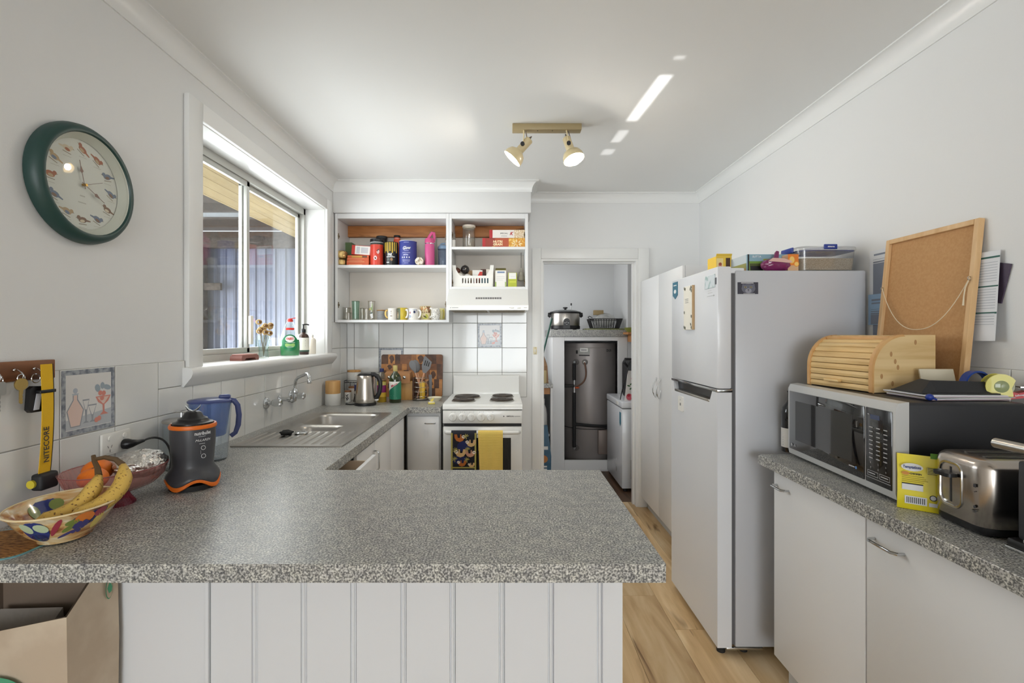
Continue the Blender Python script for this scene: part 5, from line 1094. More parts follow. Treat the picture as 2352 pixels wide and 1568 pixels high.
# ---- cupboard over the hood
t = thing('salt_grinder', 'small clear shaker with white lower half', 'shaker', (PX(1041.5, 3.74), 3.74, RS1))
MB().lathe([(0, 0), (.015, 0), (.0165, .003), (.0165, .06), (0, .06)], 20).build('white_sleeve', WPLAS, t); MB().lathe([(.0165, .06), (.017, .064), (.0165, .108), (.014, .112), (0, .112)], 20).build('clear_top', glass('shaker_clear', (240, 240, 236), 1.2, .12, (190, 188, 182)), t)
t = thing('glass_storage_jar', 'tall clear glass storage jar with white lid', 'jar', (PX(1077, 3.80), 3.80, RS1))
MB().lathe([(0, 0), (.046, 0), (.048, .004), (.048, .165), (.046, .165), (.0455, .008), (0, .006)], 32).build('jar_glass', glass('jar_clear', (251, 251, 249), 1.8, .03, (220, 216, 208)), t); MB().lathe([(0, .158), (.044, .158), (.044, .165), (.051, .166), (.051, .182), (.049, .185), (0, .185)], 32).build('lid', M_('jar_lid', (226, 216, 200), .4), t)
Yc = 3.70
CR1 = M_('cereal_red', (176, 34, 40), .4); CR2 = M_('cereal_maroon', (146, 50, 36), .4); CAM = M_('cereal_amber', (212, 146, 46), .45, var=(50, (236, 202, 110), .5, .6))
t = carton('cereal_box', 'maroon and orange cereal box lying flat under the white one', PX(1108, Yc), .1505, Yc, Yc + .24, RS1, PZ(546.5, Yc), [CR2, (CR1, 0, .07, 0, 1), (M_('cereal_brick', (176, 74, 36), .4), .3, .7, 0, 1), (CAM, .62, 1, 0, 1)])
text('NUTRI', .024, M_('cereal_cream', (240, 222, 180), .5), t, (-.045, 0, .041), bold=.001, width=.072, shear=.1); text('GRAIN', .024, M_('cereal_cream'), t, (-.045, 0, .020), bold=.001, width=.072, shear=.1)
flat([(0, rect(-.085, -.005, .003, .007))], [M_('cereal_yellow', (222, 170, 60))], 'tag_line', t, (0, 0, 0), '-y')
flat([(0, ell(.10 + .028 * math.cos(a), .028 + .018 * math.sin(a), .012, .004, 8, a)) for a in (0, .8, 1.6, 2.4, 3.2, 4, 4.8, 5.6)], [M_('cereal_cream')], 'cereal_picture', t, (0, 0, 0), '-y', .0005)
z1 = PZ(546.3, Yc) + .001
t = carton('cereal_box', 'white cereal box with red edge lying on top of the maroon one', PX(1124, Yc), .1505, Yc + .004, Yc + .22, z1, PZ(527.5, Yc), [M_('cereal_white', (228, 222, 216), .4), (CR1, 0, .09, 0, 1), (M_('cereal_flakes', (206, 176, 134), .5, var=(120, (240, 230, 210), .45, .6)), .70, 1, 0, 1)])
text('SPECIAL', .015, DK, t, (-.024, 0, .034), bold=.0002, width=.058); text('K', .034, CR1, t, (.030, 0, .032), bold=.0012, shear=.35); flat([(0, rect(-.045, .0, .013, .016))], [mat('grey_print')], 'tag_line', t, (0, 0, 0), '-y')
# white basket of odds and ends
Yk = 3.70; bx0, bx1 = -.4005, PX(1134, Yk); bw = bx1 - bx0
bk = thing('storage_basket', 'white slotted plastic basket above the range hood', 'basket', ((bx0 + bx1) / 2, Yk, RS0))
H1, H2 = .085, .165
mb = MB(); L_ = .012
out = [(-bw / 2 + .012, 0), (-bw / 2, H2), (-bw / 2 + .026, H2), (-bw / 2 + .03, H2 - .035), (-bw / 2 + .055, H1 + .004), (-bw / 2 + .062, H1), (bw / 2 - .062, H1), (bw / 2 - .055, H1 + .004), (bw / 2 - .03, H2 - .035), (bw / 2 - .026, H2), (bw / 2, H2), (bw / 2 - .012, 0)]
sl0, sl1 = .028, .066; ns = 10; sx0 = -bw / 2 + .075; sw = .021
# front panel with real slots: below, above and between
zc = [0, sl0, sl1]
mb.box(-bw / 2 + .010, bw / 2 - .010, 0, .003, 0, sl0); mb.prism([(-bw / 2 + .006, sl1), (-bw / 2, H2), (-bw / 2 + .026, H2), (-bw / 2 + .03, H2 - .035), (-bw / 2 + .058, H1), (bw / 2 - .058, H1), (bw / 2 - .03, H2 - .035), (bw / 2 - .026, H2), (bw / 2, H2), (bw / 2 - .006, sl1)], 'y', 0, .003)
ex = [-bw / 2 + .008] + [v for i in range(ns) for v in (sx0 + i * sw, sx0 + i * sw + .0105)] + [bw / 2 - .008]
for i in range(0, len(ex), 2): mb.box(ex[i], ex[i + 1], 0, .003, sl0, sl1)
mb.build('front_panel', WPLAS, bk, smooth=False)
MB().box(-bw / 2 + .004, -bw / 2 + .008, .003, .2, 0, H2).build('side_panel', WPLAS, bk, smooth=False); MB().box(bw / 2 - .008, bw / 2 - .004, .003, .2, 0, H2).build('side_panel', WPLAS, bk, smooth=False); MB().box(-bw / 2 + .008, bw / 2 - .008, .2, .203, 0, H1).build('back_panel', WPLAS, bk, smooth=False); MB().box(-bw / 2 + .008, bw / 2 - .008, .003, .2, 0, .003).build('base_panel', WPLAS, bk, smooth=False)
BRG = M_('ornament_brown', (92, 44, 24), .12, coat=.6); DKG = M_('ornament_black', (36, 30, 30), .1, coat=.7)
for lb, px, py, r, m, Yd in (('dark brown glossy ball at the end of the white basket', 1050, 622, .026, BRG, .06), ('large black glossy ball heaped in the white basket', 1068, 619, .034, DKG, .07), ('white ball under the brown ball in the basket', 1055, 636, .032, WM, .045), ('second white ball under the black ball in the basket', 1074, 638, .03, WM, .04), ('brown ball showing through the basket slots', 1097, 647, .024, BRG, .04)):
    o = P(px, py, Yk + Yd); b_ = thing('ornament_ball', lb, 'ball', (o.x, o.y, o.z), group='balls in the white basket')
    MB().sphere((0, 0, 0), r, 20, 14).build('ball', m, b_); MB().cyl((0, 0, r - .002), (0, 0, r + .003), .004, n=8).build('neck', HING, b_)
def small_box(name, label, px0, px1, py0, py1, Yd, m, stripe=None, rz=0):
    Yy = Yk + Yd; a, b = P(px0, py1, Yy), P(px1, py0, Yy); t = thing(name, label, 'packet', ((a.x + b.x) / 2, Yy, a.z), rz=rz); w = b.x - a.x
    MB().box(-w / 2, w / 2, 0, .04, 0, b.z - a.z, .001, 1).build('carton', m, t, smooth=False)
    if stripe: flat([(0, [(-w / 2, .004), (w / 2, .004), (w / 2, (b.z - a.z) * .9), (w / 2 - .02, (b.z - a.z) * .9)])], [stripe], 'front_print', t, (0, 0, 0), '-y')
    return t
small_box('sachet_box', 'red and white wedge-printed packet in the white basket', 1085, 1108, 620, 658, .06, WPLAS, M_('packet_red', (206, 52, 38), .4)); small_box('spice_packet', 'brown packet behind the red and white one', 1104, 1116, 618, 658, .12, M_('packet_brown', (88, 46, 32), .5)); small_box('sugar_sachet', 'pale striped sachet at the basket end', 1117, 1127, 618, 658, .06, M_('packet_cream', (220, 212, 198), .6)); small_box('teal_packet', 'teal packet showing through the end basket slots', 1104, 1125, 638, 659, .02, M_('packet_teal', (70, 104, 114), .5)); small_box('salt_sachet', 'white folded sachet behind the black ball in the basket', 1076, 1088, 621, 658, .13, M_('packet_sand', (196, 162, 124), .6))
LIME = M_('carton_lime', (176, 184, 52), .45); OLI = M_('carton_olive', (120, 112, 40), .5)
t = carton('tea_carton', 'white and green tea carton with open flap beside the basket', PX(1137, 3.71), PX(1163, 3.71), 3.71, 3.80, RS0, PZ(620, 3.71), [OLI, (WPLAS, .02, .98, .02, .98), (M_('carton_green', (164, 186, 110), .5), .0, .12, 0, .3), (M_('carton_green'), .88, 1, 0, .3), (M_('print_steel_blue', (120, 140, 170), .5), .2, .85, .82, .92), (M_('print_pale_grey'), .15, .85, .6, .62), (M_('print_pale_grey'), .15, .85, .5, .52), (M_('print_pale_grey'), .15, .7, .4, .42)])
MB().box(-.04, .04, .0, .088, 0, .002).xf(Matrix.Rotation(.28, 4, 'X')).build('open_flap', OLI, t, (0, .0, PZ(620, 3.71) - RS0), smooth=False)
carton('tea_carton', 'small lime green carton between tea carton and hanging socket', PX(1167, 3.71), PX(1187, 3.71), 3.71, 3.77, RS0, PZ(626, 3.71), [LIME, (WPLAS, .08, .92, .56, .98), (M_('print_pale_grey'), .3, .8, .7, .72), (M_('carton_yellow', (200, 206, 70), .45), .15, .9, .3, .42)])
pc = thing('hood_plug', 'grey appliance plug hanging from its cable in the cupboard', 'plug', (PX(1197, 3.82), 3.82, RS1 - .021))
MB().cyl((0, 0, 0), (0, 0, -.13), .0028, n=8).build('cable', M_('cable_grey', (110, 104, 96), .6), pc)
MB().lathe([(.004, -.12), (.008, -.135), (.010, -.15), (.018, -.155), (.021, -.185), (.026, -.19), (.028, -.205), (.024, -.22), (0, -.222)], 20).build('plug_body', M_('plug_grey', (168, 162, 148), .5), pc)
# ================================================================ back worktop
BZ = ZT + .0003
BAM = wood('bamboo', (190, 138, 78), (206, 158, 98), (216, 172, 112), (9, 9, .8), 3, .5)
CERT = mat('textured_ceramic', (230, 228, 222), .5, bump=(420, .5))
t = thing('ceramic_canister', 'white textured canister with tall bamboo top beside the corner', 'canister', (-1.212, 3.44, BZ))
MB().lathe([(0, 0), (.050, 0), (.053, .004), (.053, .078), (.0515, .082), (0, .082)], 36).build('jar', CERT, t); MB().lathe([(.050, .082), (.0505, .084), (.0505, .166), (.049, .170), (0, .170)], 36).build('bamboo_top', BAM, t)
wr_ = thing('wire_shelf', 'small black wire shelf standing in the worktop corner', 'shelf', (-1.15, 3.84, BZ))
mb = MB()
for x in (-.09, .09):
    for y in (-.07, .07): mb.cyl((x, y, 0), (x, y, .14), .002, n=6)
for z in (.125, .14):
    mb.tube([(-.09, -.07, z), (.09, -.07, z), (.09, .07, z), (-.09, .07, z), (-.09, -.07, z)], .002, 6)
for i in range(1, 9): mb.cyl((-.09 + i * .02, -.07, .125), (-.09 + i * .02, .07, .125), .0015, n=6)
mb.build('wire_frame', BLACKM, wr_)
t = thing('ceramic_canister', 'white textured canister with thin bamboo lid on the wire shelf', 'canister', (-1.186, 3.838, BZ + .1278))
MB().lathe([(0, 0), (.046, 0), (.049, .004), (.049, .072), (.047, .076), (0, .076)], 36).build('jar', CERT, t); MB().lathe([(.050, .076), (.051, .078), (.051, .088), (.049, .090), (0, .090)], 36).build('bamboo_lid', BAM, t)
LID2 = mat('jar_lid_walnut', (132, 84, 48), .5)
for lb, x, y, r, h, m in (('small white spice jar with black leaf print and wooden lid', -1.158, 3.60, .024, .085, WM), ('pale stoneware jar with wooden lid behind the leaf jar', -1.165, 3.74, .032, .10, M_('stoneware', (196, 190, 182), .5)), ('short cream jar with wooden lid below the wire shelf', -1.095, 3.78, .028, .098, M_('jar_cream', (214, 204, 186), .5))):
    t = thing('spice_jar', lb, 'jar', (x, y, BZ), group='wooden-lidded jars'); MB().lathe([(0, 0), (r * .95, 0), (r, .003), (r, h - .016), (r * .95, h - .012), (0, h - .012)], 24).build('jar', m, t); MB().lathe([(r * 1.02, h - .012), (r * 1.02, h - .002), (r * .95, h), (0, h)], 24).build('lid', LID2, t)
    if m is WM: flat([(0, ell(x_, z_, .003, .010, 8, a_)) for x_, z_, a_ in ((-.004, .03, .5), (.004, .035, -.5), (-.003, .048, .5), (.005, .052, -.5), (0, .02, .2), (.008, .026, -.6))], [BLACKM], 'leaf_print', t, (0, 0, 0), '-y', .0006, bend=r)
t = thing('coffee_jar', 'glass coffee jar with navy lid and dark contents', 'jar', (-1.085, 3.60, BZ))
CGL = mat('coffee_glass', (34, 22, 18), .08, coat=.7)
MB().lathe([(0, 0), (.030, 0), (.034, .005), (.030, .03), (.026, .05), (.028, .06), (.028, .085), (.022, .092), (0, .092)], 10).build('glass_body', CGL, t, ang=20); MB().lathe([(.025, .090), (.026, .092), (.026, .122), (.024, .126), (0, .126)], 24).build('lid', M_('lid_navy', (36, 42, 92), .35), t)
wrap(t, .029, .062, .082, M_('coffee_label', (180, 174, 160), .5), a0=-.7, a1=.7)
# ---- kettle
kt = thing('kettle', 'brushed steel electric kettle with black handle', 'kettle', (-.985, 3.445, BZ))
MB().lathe([(0, 0), (.074, 0), (.076, .006), (.074, .016), (.06, .018), (0, .018)], 40).build('power_base', BLACKP, kt); MB().tube([(-.07, .0, .006), (-.10, -.01, .004), (-.14, .01, .004), (-.15, .06, .004)], .004, 8).build('cord', BLACKP, kt)
KST = mat('kettle_steel', (186, 178, 168), .26, 1)
MB().lathe([(.0, .019), (.070, .019), (.0715, .026), (.070, .05), (.064, .12), (.057, .185), (.054, .205), (.050, .21), (0, .21)], 40).build('jug', KST, kt)
MB().lathe([(.052, .208), (.050, .216), (.038, .222), (0, .223)], 36).build('lid', BLACKP, kt)
MB().prism([(-.052, .212), (-.070, .205), (-.055, .185)], 'y', -.014, .014).build('spout', KST, kt)
MB().tube([(.040, 0, .214), (.062, 0, .213), (.088, 0, .20), (.104, 0, .17), (.106, 0, .13), (.098, 0, .085), (.082, 0, .055), (.066, 0, .042)], [.012, .013, .013, .0125, .012, .012, .013, .012], 10, flat=1.25).build('handle', BLACKP, kt)
MB().box(.060, .068, -.012, .012, .05, .20, .003).build('water_window', M_('kettle_window', (150, 130, 120), .2), kt); MB().box(.062, .092, -.012, .012, .030, .042, .004).build('switch', WPLAS, kt)
# ---- bottles
t = thing('cooking_oil_bottle', 'clear plastic oil bottle with navy cap behind the kettle', 'bottle', (-.908, 3.60, BZ))
OIL = mat('yellow_oil', (208, 168, 44), .08, trans=.35, coat=.6)
MB().lathe([(0, 0), (.032, 0), (.034, .004), (.033, .15), (.034, .155), (.0, .155)], 28).build('oil', OIL, t); MB().lathe([(.034, .155), (.034, .175), (.026, .20), (.014, .218), (.0125, .225), (0, .225)], 28).build('neck', glass('oil_clear', (236, 232, 220), 1.2, .1, (214, 206, 190)), t); MB().lathe([(.0145, .222), (.015, .224), (.015, .246), (0, .248)], 20).build('cap', M_('cap_navy', (36, 40, 84), .4), t)
wrap(t, .034, .06, .125, M_('label_magenta', (146, 44, 110), .4)); wrap(t, .0342, .04, .072, M_('label_yellow', (224, 184, 60), .4), 'label_band'); wrap(t, .034, .125, .15, M_('label_lemon', (222, 206, 120), .4), 'shoulder_label')
t = thing('olive_oil_bottle', 'dark green olive oil bottle with green and white label', 'bottle', (-.803, 3.575, BZ))
OG = mat('bottle_green', (40, 50, 18), .06, coat=.8)
MB().lathe([(0, 0), (.041, 0), (.0435, .004), (.0435, .165), (.040, .188), (.028, .208), (.016, .220), (.0145, .235), (0, .235)], 36).build('glass_body', OG, t); MB().lathe([(.0155, .228), (.0165, .23), (.016, .262), (.0165, .264), (.0165, .270), (0, .272)], 20).build('foil_cap', M_('foil_cream', (216, 196, 128), .35, metal=.3), t)
wrap(t, .0435, .026, .155, M_('label_bottle_green', (40, 120, 92), .4), a0=-1.5, a1=1.5)
flat([(0, [(-.055 + .01 * i, .155), (-.055 + .01 * i, .080 + .0075 * i), (-.045 + .01 * i, .080 + .0075 * (i + 1)), (-.045 + .01 * i, .155)][::-1]) for i in range(10)], [M_('label_white', (232, 228, 220), .5)], 'label_flash', t, (0, 0, 0), '-y', .0014, bend=.0435)
text('Moro', .026, M_('label_crimson', (176, 44, 60), .4), t, (0, 0, .130), '-y', bend=.0462, rot=.45, shear=.2, bold=.0004, width=.050)
flat([(0, rect(-.025, .0, .052, .054)), (0, rect(-.03, .02, .04, .042)), (0, rect(-.03, .02, .034, .036))], [M_('print_mint', (150, 196, 176), .5)], 'fine_print', t, (0, 0, 0), '-y', .0014, bend=.0435)
# ---- knife block
kb = thing('knife_block', 'bamboo knife block with two steel-ended handles in front of the chopping board', 'knife block', (-.80, 3.70, BZ))
MB().box(-.075, .10, .0, .10, 0, .145, .003).build('block', wood('bamboo_block', (178, 132, 70), (196, 150, 86), (206, 162, 100), (22, 9, .8), 2, .5), kb)
hb = MB().prism([(-.02, .145), (-.03, .13), (-.035, .205), (.06, .215), (.10, .15), (.10, .145)], 'x', -.105, .085); hb.build('top_rail', M_('block_top', (178, 128, 84), .5), kb, smooth=False)
for x in (-.07, .045): MB().cyl((x, -.031, .175), (x, -.040, .175), .012, n=18).sphere((x, -.040, .175), .0105, 12, 8, (1, .5, 1)).build('knife_end', CHROME, kb)
MB().box(.10, .112, -.01, .08, 0, .17, .002).build('side_slot', M_('slot_dark', (74, 48, 34), .6), kb)
# ---- end-grain chopping board leaning on the wall
cb = thing('chopping_board', 'large end-grain wooden chopping board leaning on the tiles', 'chopping board', (PX(944.5, 3.89), 3.895, BZ), rx=math.radians(-4.5))
CBW = [wood('board_' + n, *c, (30, 30, 30), .5, .5, .15) for n, c in (('honey', ((166, 108, 58), (186, 126, 70), (198, 142, 86))), ('walnut', ((62, 40, 28), (82, 54, 38), (104, 70, 48))), ('umber', ((96, 62, 40), (118, 76, 48), (138, 92, 58))), ('oak', ((150, 98, 56), (168, 114, 66), (182, 128, 78))))]
bw_, bh_, bt = .49, .338, .03
pl = rrect(bw_, bh_, .016, 4, 0, bh_ / 2); MB().prism(pl, 'y', .004, bt).build('board_core', CBW[2], cb)
rows = [0, .068, .140, .212, .262, bh_]; random.seed(11)
for ri in range(5):
    x = -bw_ / 2; last = -1
    while x < bw_ / 2 - .001:
        w = random.choice((.04, .055, .07, .09)); xe = min(x + w, bw_ / 2)
        if bw_ / 2 - xe < .02: xe = bw_ / 2
        mi = random.choice([k for k in (0, 1, 2, 3, 0, 1) if k != last]); last = mi
        z0_, z1_ = rows[ri], rows[ri + 1]; r_ = .016; pts_ = []
        for (cx_, cz_, sx_, sz_) in ((xe, z1_, 1, 1), (x, z1_, -1, 1), (x, z0_, -1, -1), (xe, z0_, 1, -1)):
            if abs(abs(cx_) - bw_ / 2) < 1e-5 and (cz_ == 0 or cz_ == bh_):
                a0 = {(1, 1): 0, (-1, 1): PI / 2, (-1, -1): PI, (1, -1): 1.5 * PI}[(sx_, sz_)]
                pts_ += [(cx_ - sx_ * r_ + r_ * math.cos(a0 + PI / 8 * k), cz_ - sz_ * r_ + r_ * math.sin(a0 + PI / 8 * k)) for k in range(5)]
            else: pts_.append((cx_ - sx_ * .0003, cz_ - sz_ * .0003))
        MB().prism(pts_, 'y', 0, .0045).build('wood_block', CBW[mi], cb, smooth=False)
        if mi in (0, 3) and xe - x > .045 and random.random() < .8:
            hw = (xe - x) / 2; flat([(0, [((x + xe) / 2 + hw * .8 * math.cos(a) * (1 if a < PI else .5), z0_ + .004 + (z1_ - z0_ - .01) * (.5 + .5 * math.sin(a)) ** 1.3) for a in [2 * PI * k / 14 for k in range(14)]])], [CBW[1]], 'dark_figure', cb, (0, 0, 0), '-y', .0003)
        x = xe
# ---- wire utensil caddy with utensils
cx_, cy_ = PX(965, 3.71), 3.71
uc = thing('utensil_caddy', 'chrome wire utensil caddy holding rubber-headed tools', 'utensil holder', (cx_, cy_, BZ))
WIRE = mat('chrome_wire', (196, 194, 188), .25, 1); mb = MB(); R_ = .052
for z in (.012, .03, .065, .10, .135, .168): mb.torus((0, 0, z), R_, .0017, 32, 6)
for k_ in range(4):
    a = k_ * PI / 2 + .3; mb.cyl((R_ * math.cos(a), R_ * math.sin(a), .0), (R_ * math.cos(a), R_ * math.sin(a), .17), .002, n=6)
mb.build('wire_cage', WIRE, uc); MB().lathe([(0, .004), (.058, .004), (.06, .008), (.056, .011), (0, .011)], 28).build('base_tray', STEEL, uc); MB().cyl((.04, .03, .168), (.04, .03, .215), .002, n=6).tube([(.04, .03, .215), (.03, .02, .222), (.055, .03, .226)], .003, 6).build('carry_wire', WIRE, uc)
GRY = mat('silicone_grey', (112, 112, 114), .6); RSW = mat('pink_beech', (206, 158, 128), .55)
def utensil(name, label, base, top, head):
    b, t_ = Vector(base), Vector(top); t = thing(name, label, 'utensil', (cx_ + b.x, cy_ + b.y, BZ + b.z), group='utensils in the wire caddy'); d = t_ - b
    MB().tube([(0, 0, 0), tuple(d * .5), tuple(d)], [.0065, .0055, .005], 8).build('handle', RSW, t)
    zv = d.normalized(); xv = Vector((0, 1, 0)).cross(zv).normalized(); yv = zv.cross(xv); q = Matrix((xv, yv, zv)).transposed().to_4x4(); head(t, Matrix.Translation(d) @ q); return t
def ladle_head(t, M):
    MB().sphere((0, 0, 0), .034, 20, 10, (.9, .55, 1.45), None).xf(M @ Matrix.Translation((0, 0, .052))).build('head', GRY, t)
def spoon_head(t, M):
    MB().loft([[(.006 * w * math.cos(a), .004 * math.sin(a) + .012 * (z * 9) ** 2 * .4, z) for a in [2 * PI * k / 14 for k in range(14)]] for z, w in ((0, 1), (.015, 1.6), (.035, 3.4), (.06, 4.6), (.08, 4.2), (.095, 2.4), (.10, .6))]).xf(M).build('head', GRY, t)
def turner_head(t, M):
    m2 = MB(); fr_ = [(-.012, .0), (.012, .0), (.034, .045), (.034, .095), (-.026, .125), (-.034, .12), (-.032, .045)]
    m2.prism(fr_, 'y', -.0025, .0025).xf(M); m2.build('blade', GRY, t, smooth=False)
    for x in (-.014, .001, .016): MB().box(x - .0035, x + .0035, -.0032, .0032, .055 + (0 if x else -.004), .095 - .006 * (x > .01), .001).xf(M).build('slot', RUBBER, t)
utensil('serving_spoon', 'grey rubber spoon with wooden handle leaning towards the olive oil', (.028, .0, .014), (-.034, -.01, .205), spoon_head)
utensil('ladle', 'grey rubber ladle with wooden handle behind the spoon', (.020, .022, .014), (-.022, .012, .205), ladle_head)
utensil('slotted_turner', 'grey slotted turner with wooden handle leaning right', (-.025, .012, .014), (.030, .005, .205), turner_head)
tag(MB().box(-.018, .018, -.02, .02, .0, .125, .005).build('yellow_packet', M_('packet_yellow', (222, 176, 46), .45), None, (cx_ + .020, cy_ - .012, BZ + .0115)), 'yellow packet standing inside the wire utensil caddy', 'packet')
tag(MB().box(-.012, .012, -.003, .003, 0, .19, .002).build('knife_sharpener', M_('sharpener_grey', (104, 104, 108), .5), None, (cx_ + .073, cy_ + .03, BZ)), 'grey flat sharpening stone standing beside the wire caddy', 'sharpener')
# ---- little dish and butter wrapper
t = thing('side_dish', 'small cream dish at the end of the worktop by the stove', 'dish', (PX(998.5, 3.66), 3.66, BZ)); MB().lathe([(0, .003), (.030, .003), (.032, 0), (.036, 0), (.038, .006), (.052, .024), (.054, .027), (.052, .028), (.036, .012), (0, .010)], 32).build('dish', M_('dish_cream', (232, 224, 198), .25), t)
t = thing('butter_wrapper', 'folded yellow-edged white wrapper lying before the small dish', 'wrapper', (PX(991, 3.50), 3.50, BZ), rz=.2); MB().box(-.024, .024, -.03, .03, 0, .012, .003).build('fold', M_('wrapper_yellow', (224, 204, 100), .5), t); MB().box(-.019, .019, -.026, .026, .012, .015, .001).build('paper', WPLAS, t); MB().prism([(-.01, .012), (.0, .03), (.02, .04), (.016, .03), (.01, .014)], 'y', .01, .03).build('loose_corner', M_('wrapper_yellow'), t)
# ================================================================ laundry beyond the doorway
hc = thing('heater_cupboard', 'white open cupboard frame around the water heater', 'cupboard', (0, 0, 0))
HY = 4.985
for nm, bx in (('post', (.481, .606, HY, HY + .02, .017, 1.376)), ('post', (1.150, 1.250, HY, HY + .02, .017, 1.376)), ('top_rail', (.606, 1.150, HY, HY + .02, 1.335, 1.376)), ('bottom_rail', (.606, 1.150, HY, HY + .02, .017, .118)), ('side_panel', (.481, .50, HY + .02, 5.61, .0, 1.376)), ('plinth', (.50, 1.25, HY + .01, HY + .03, 0, .017))):
    MB().box(*bx, .002, 1).build(nm, WHITE, hc, smooth=False)
tag(MB().box(.462, 1.250, HY - .015, 5.618, 1.377, 1.448, .002, 1).build('worktop', GRAN, smooth=False), 'thick speckled shelf top over the water heater', 'worktop')
wh = thing('water_heater', 'grey cylindrical electric water heater inside the white cupboard', 'water heater', (.905, 5.315, 0))
HG = mat('heater_grey', (150, 144, 142), .42, .35)
MB().lathe([(0, .03), (.285, .03), (.29, .04), (.29, 1.29), (.286, 1.31), (0, 1.31)], 56).build('tank', HG, wh)
for z in (1.26, .42): MB().lathe([(.2905, z), (.292, z + .004), (.2905, z + .008)], 56, cap0=False, cap1=False).build('band', BLACKM if z < 1 else HG, wh)
MB().box(.05, .16, -.315, -.24, .17, .42, .008).build('element_cover', mat('heater_cover', (128, 116, 110), .45, .2), wh)
def on_tank(a, z, r=.29): return (r * math.sin(a), -r * math.cos(a), z)
pa, pb_ = -.60, -.28
for a, z in ((pa, 1.115), (pb_, 1.115), (pa, .225)):
    p = Vector(on_tank(a, z)); q = Vector(on_tank(a, z, .30)); MB().cyl(p, q, .03, n=18).build('port_collar', mat('port_grey', (104, 100, 98), .5), wh); MB().cyl(q, Vector(on_tank(a, z, .335)), .013, n=12).build('port', CHROME, wh)
INS = mat('pipe_insulation', (26, 26, 28), .75)
x_, y_, _ = on_tank(pa, 0, .34)
MB().cyl((x_, y_, 1.10), (x_, y_, .93), .018, n=12).build('insulated_pipe', INS, wh); MB().cyl((x_, y_, .80), (x_, y_, .24), .018, n=12).build('insulated_pipe', INS, wh); MB().cyl((x_, y_, .93), (x_, y_, .80), .010, n=10).build('valve_pipe', CHROME, wh)
MB().box(x_ - .10, x_ + .0, y_ - .02, y_ + .02, .855, .885, .006).build('valve_body', RUBBER, wh); MB().lathe([(0, 0), (.022, 0), (.024, .006), (.018, .014), (0, .014)], 14, (x_ + .03, y_, .845)).build('valve_lever', M_('valve_orange', (190, 84, 44), .5), wh)
x2, y2, _ = on_tank(pb_, 0, .335)
MB().tube([tuple(p) for p in bez((x2, y2, 1.115), (x2 + .03, y2 - .02, .98), (x2 + .02, y2 - .01, .90), (x_ + .01, y_, .86), 14)], .009, 8).build('copper_hose', M_('copper_hose', (120, 92, 78), .4, metal=.7), wh)
MB().tube([(x_, y_, .475)] + [on_tank(a, .475 - .03 * (a + .6) / 1.6, .315) for a in [-.45 + .15 * i for i in range(12)]], .016, 10).build('insulated_pipe', INS, wh)
MB().cyl((-.262, -.1, .03), (-.262, -.1, 1.28), .008, n=8).build('side_conduit', INS, wh)
mb = MB(); 
for (a0, a1, z0, z1, mi) in ((-.52, -.10, 1.195, 1.265, 0), (-.46, -.18, 1.222, 1.26, 1), (-.62, -.54, 1.20, 1.235, 2), (-.5, -.12, 1.178, 1.190, 2), (-.42, -.22, 1.236, 1.242, 2)):
    mb.m = mi; rr = .2906 + .0003 * mi
    for i in range(5): b0, b1 = a0 + (a1 - a0) * i / 5, a0 + (a1 - a0) * (i + 1) / 5; mb.quad(on_tank(b0, z0, rr), on_tank(b1, z0, rr), on_tank(b1, z1, rr), on_tank(b0, z1, rr))
mb.build('rating_label', [M_('label_grey', (150, 150, 146), .5), M_('label_paper', (214, 214, 210), .6), BLACKM], wh, smooth=False, norm=False)
tx = text('DUX', .035, BLACKM, wh, (0, 0, 1.232), '-y', bend=.2907, bold=.001); tx.rotation_euler.z = .66
# ---- slow cooker
sc_ = thing('slow_cooker', 'oval stainless slow cooker with black lid on the laundry shelf', 'slow cooker', (.640, 5.19, 1.4483))
def ov(a, b, z, n=40): return [(a * math.cos(2 * PI * i / n), b * math.sin(2 * PI * i / n), z) for i in range(n)]
MB().loft([ov(.150, .115, .008), ov(.156, .12, .012), ov(.157, .121, .04), ov(.150, .115, .044)]).build('base', BLACKP, sc_); MB().loft([ov(.150, .115, .044), ov(.153, .118, .05), ov(.153, .118, .17), ov(.150, .115, .176)]).build('body', STEEL, sc_)
MB().loft([ov(.160, .125, .176), ov(.166, .13, .180), ov(.164, .128, .190), ov(.15, .115, .194)]).build('rim', BLACKP, sc_)
MB().loft([ov(.148, .113, .194), ov(.12, .09, .205), ov(.06, .045, .213), ov(.01, .01, .214)]).build('glass_lid', glass('lid_glass', (200, 204, 204), 1.5, .35, (150, 154, 154)), sc_); MB().lathe([(.010, .212), (.012, .224), (.026, .230), (.026, .238), (.018, .242), (0, .242)], 18).build('lid_knob', BLACKP, sc_)
for s in (-1, 1): MB().tube([(s * .150, 0, .145), (s * .165, 0, .16), (s * .185, 0, .162)], [.012, .012, .009], 8, flat=2.2).build('side_handle', BLACKP, sc_)
MB().prism([(-.034, .012)] + [(-.034 + .034 * (1 - math.cos(a)), .085 + .035 * math.sin(a)) for a in [PI * i / 10 for i in range(11)]] + [(.034, .012)], 'y', -.1245, -.118).build('control_panel', BLACKP, sc_); flat([(0, rect(-.022 + i * .018, -.014 + i * .018, .07 + .006 * (i % 2), .075 + .006 * (i % 2))) for i in range(3)] + [(0, rect(-.008, .008, .055, .058))], [W_], 'panel_marks', sc_, (0, -.1247, 0), '-y')
for x, y in ((-.1, -.06), (.1, -.06), (-.1, .06), (.1, .06)): MB().cyl((x, y, 0), (x, y, .01), .012, n=10).build('foot', RUBBER, sc_)
MB().cyl((.062, .03, .208), (.066, .03, .26), .007, n=10).build('thermometer_stem', W_, sc_); MB().cyl((.066, .03, .26), (.067, .03, .285), .008, n=10).build('thermometer_cap', BLACKP, sc_)
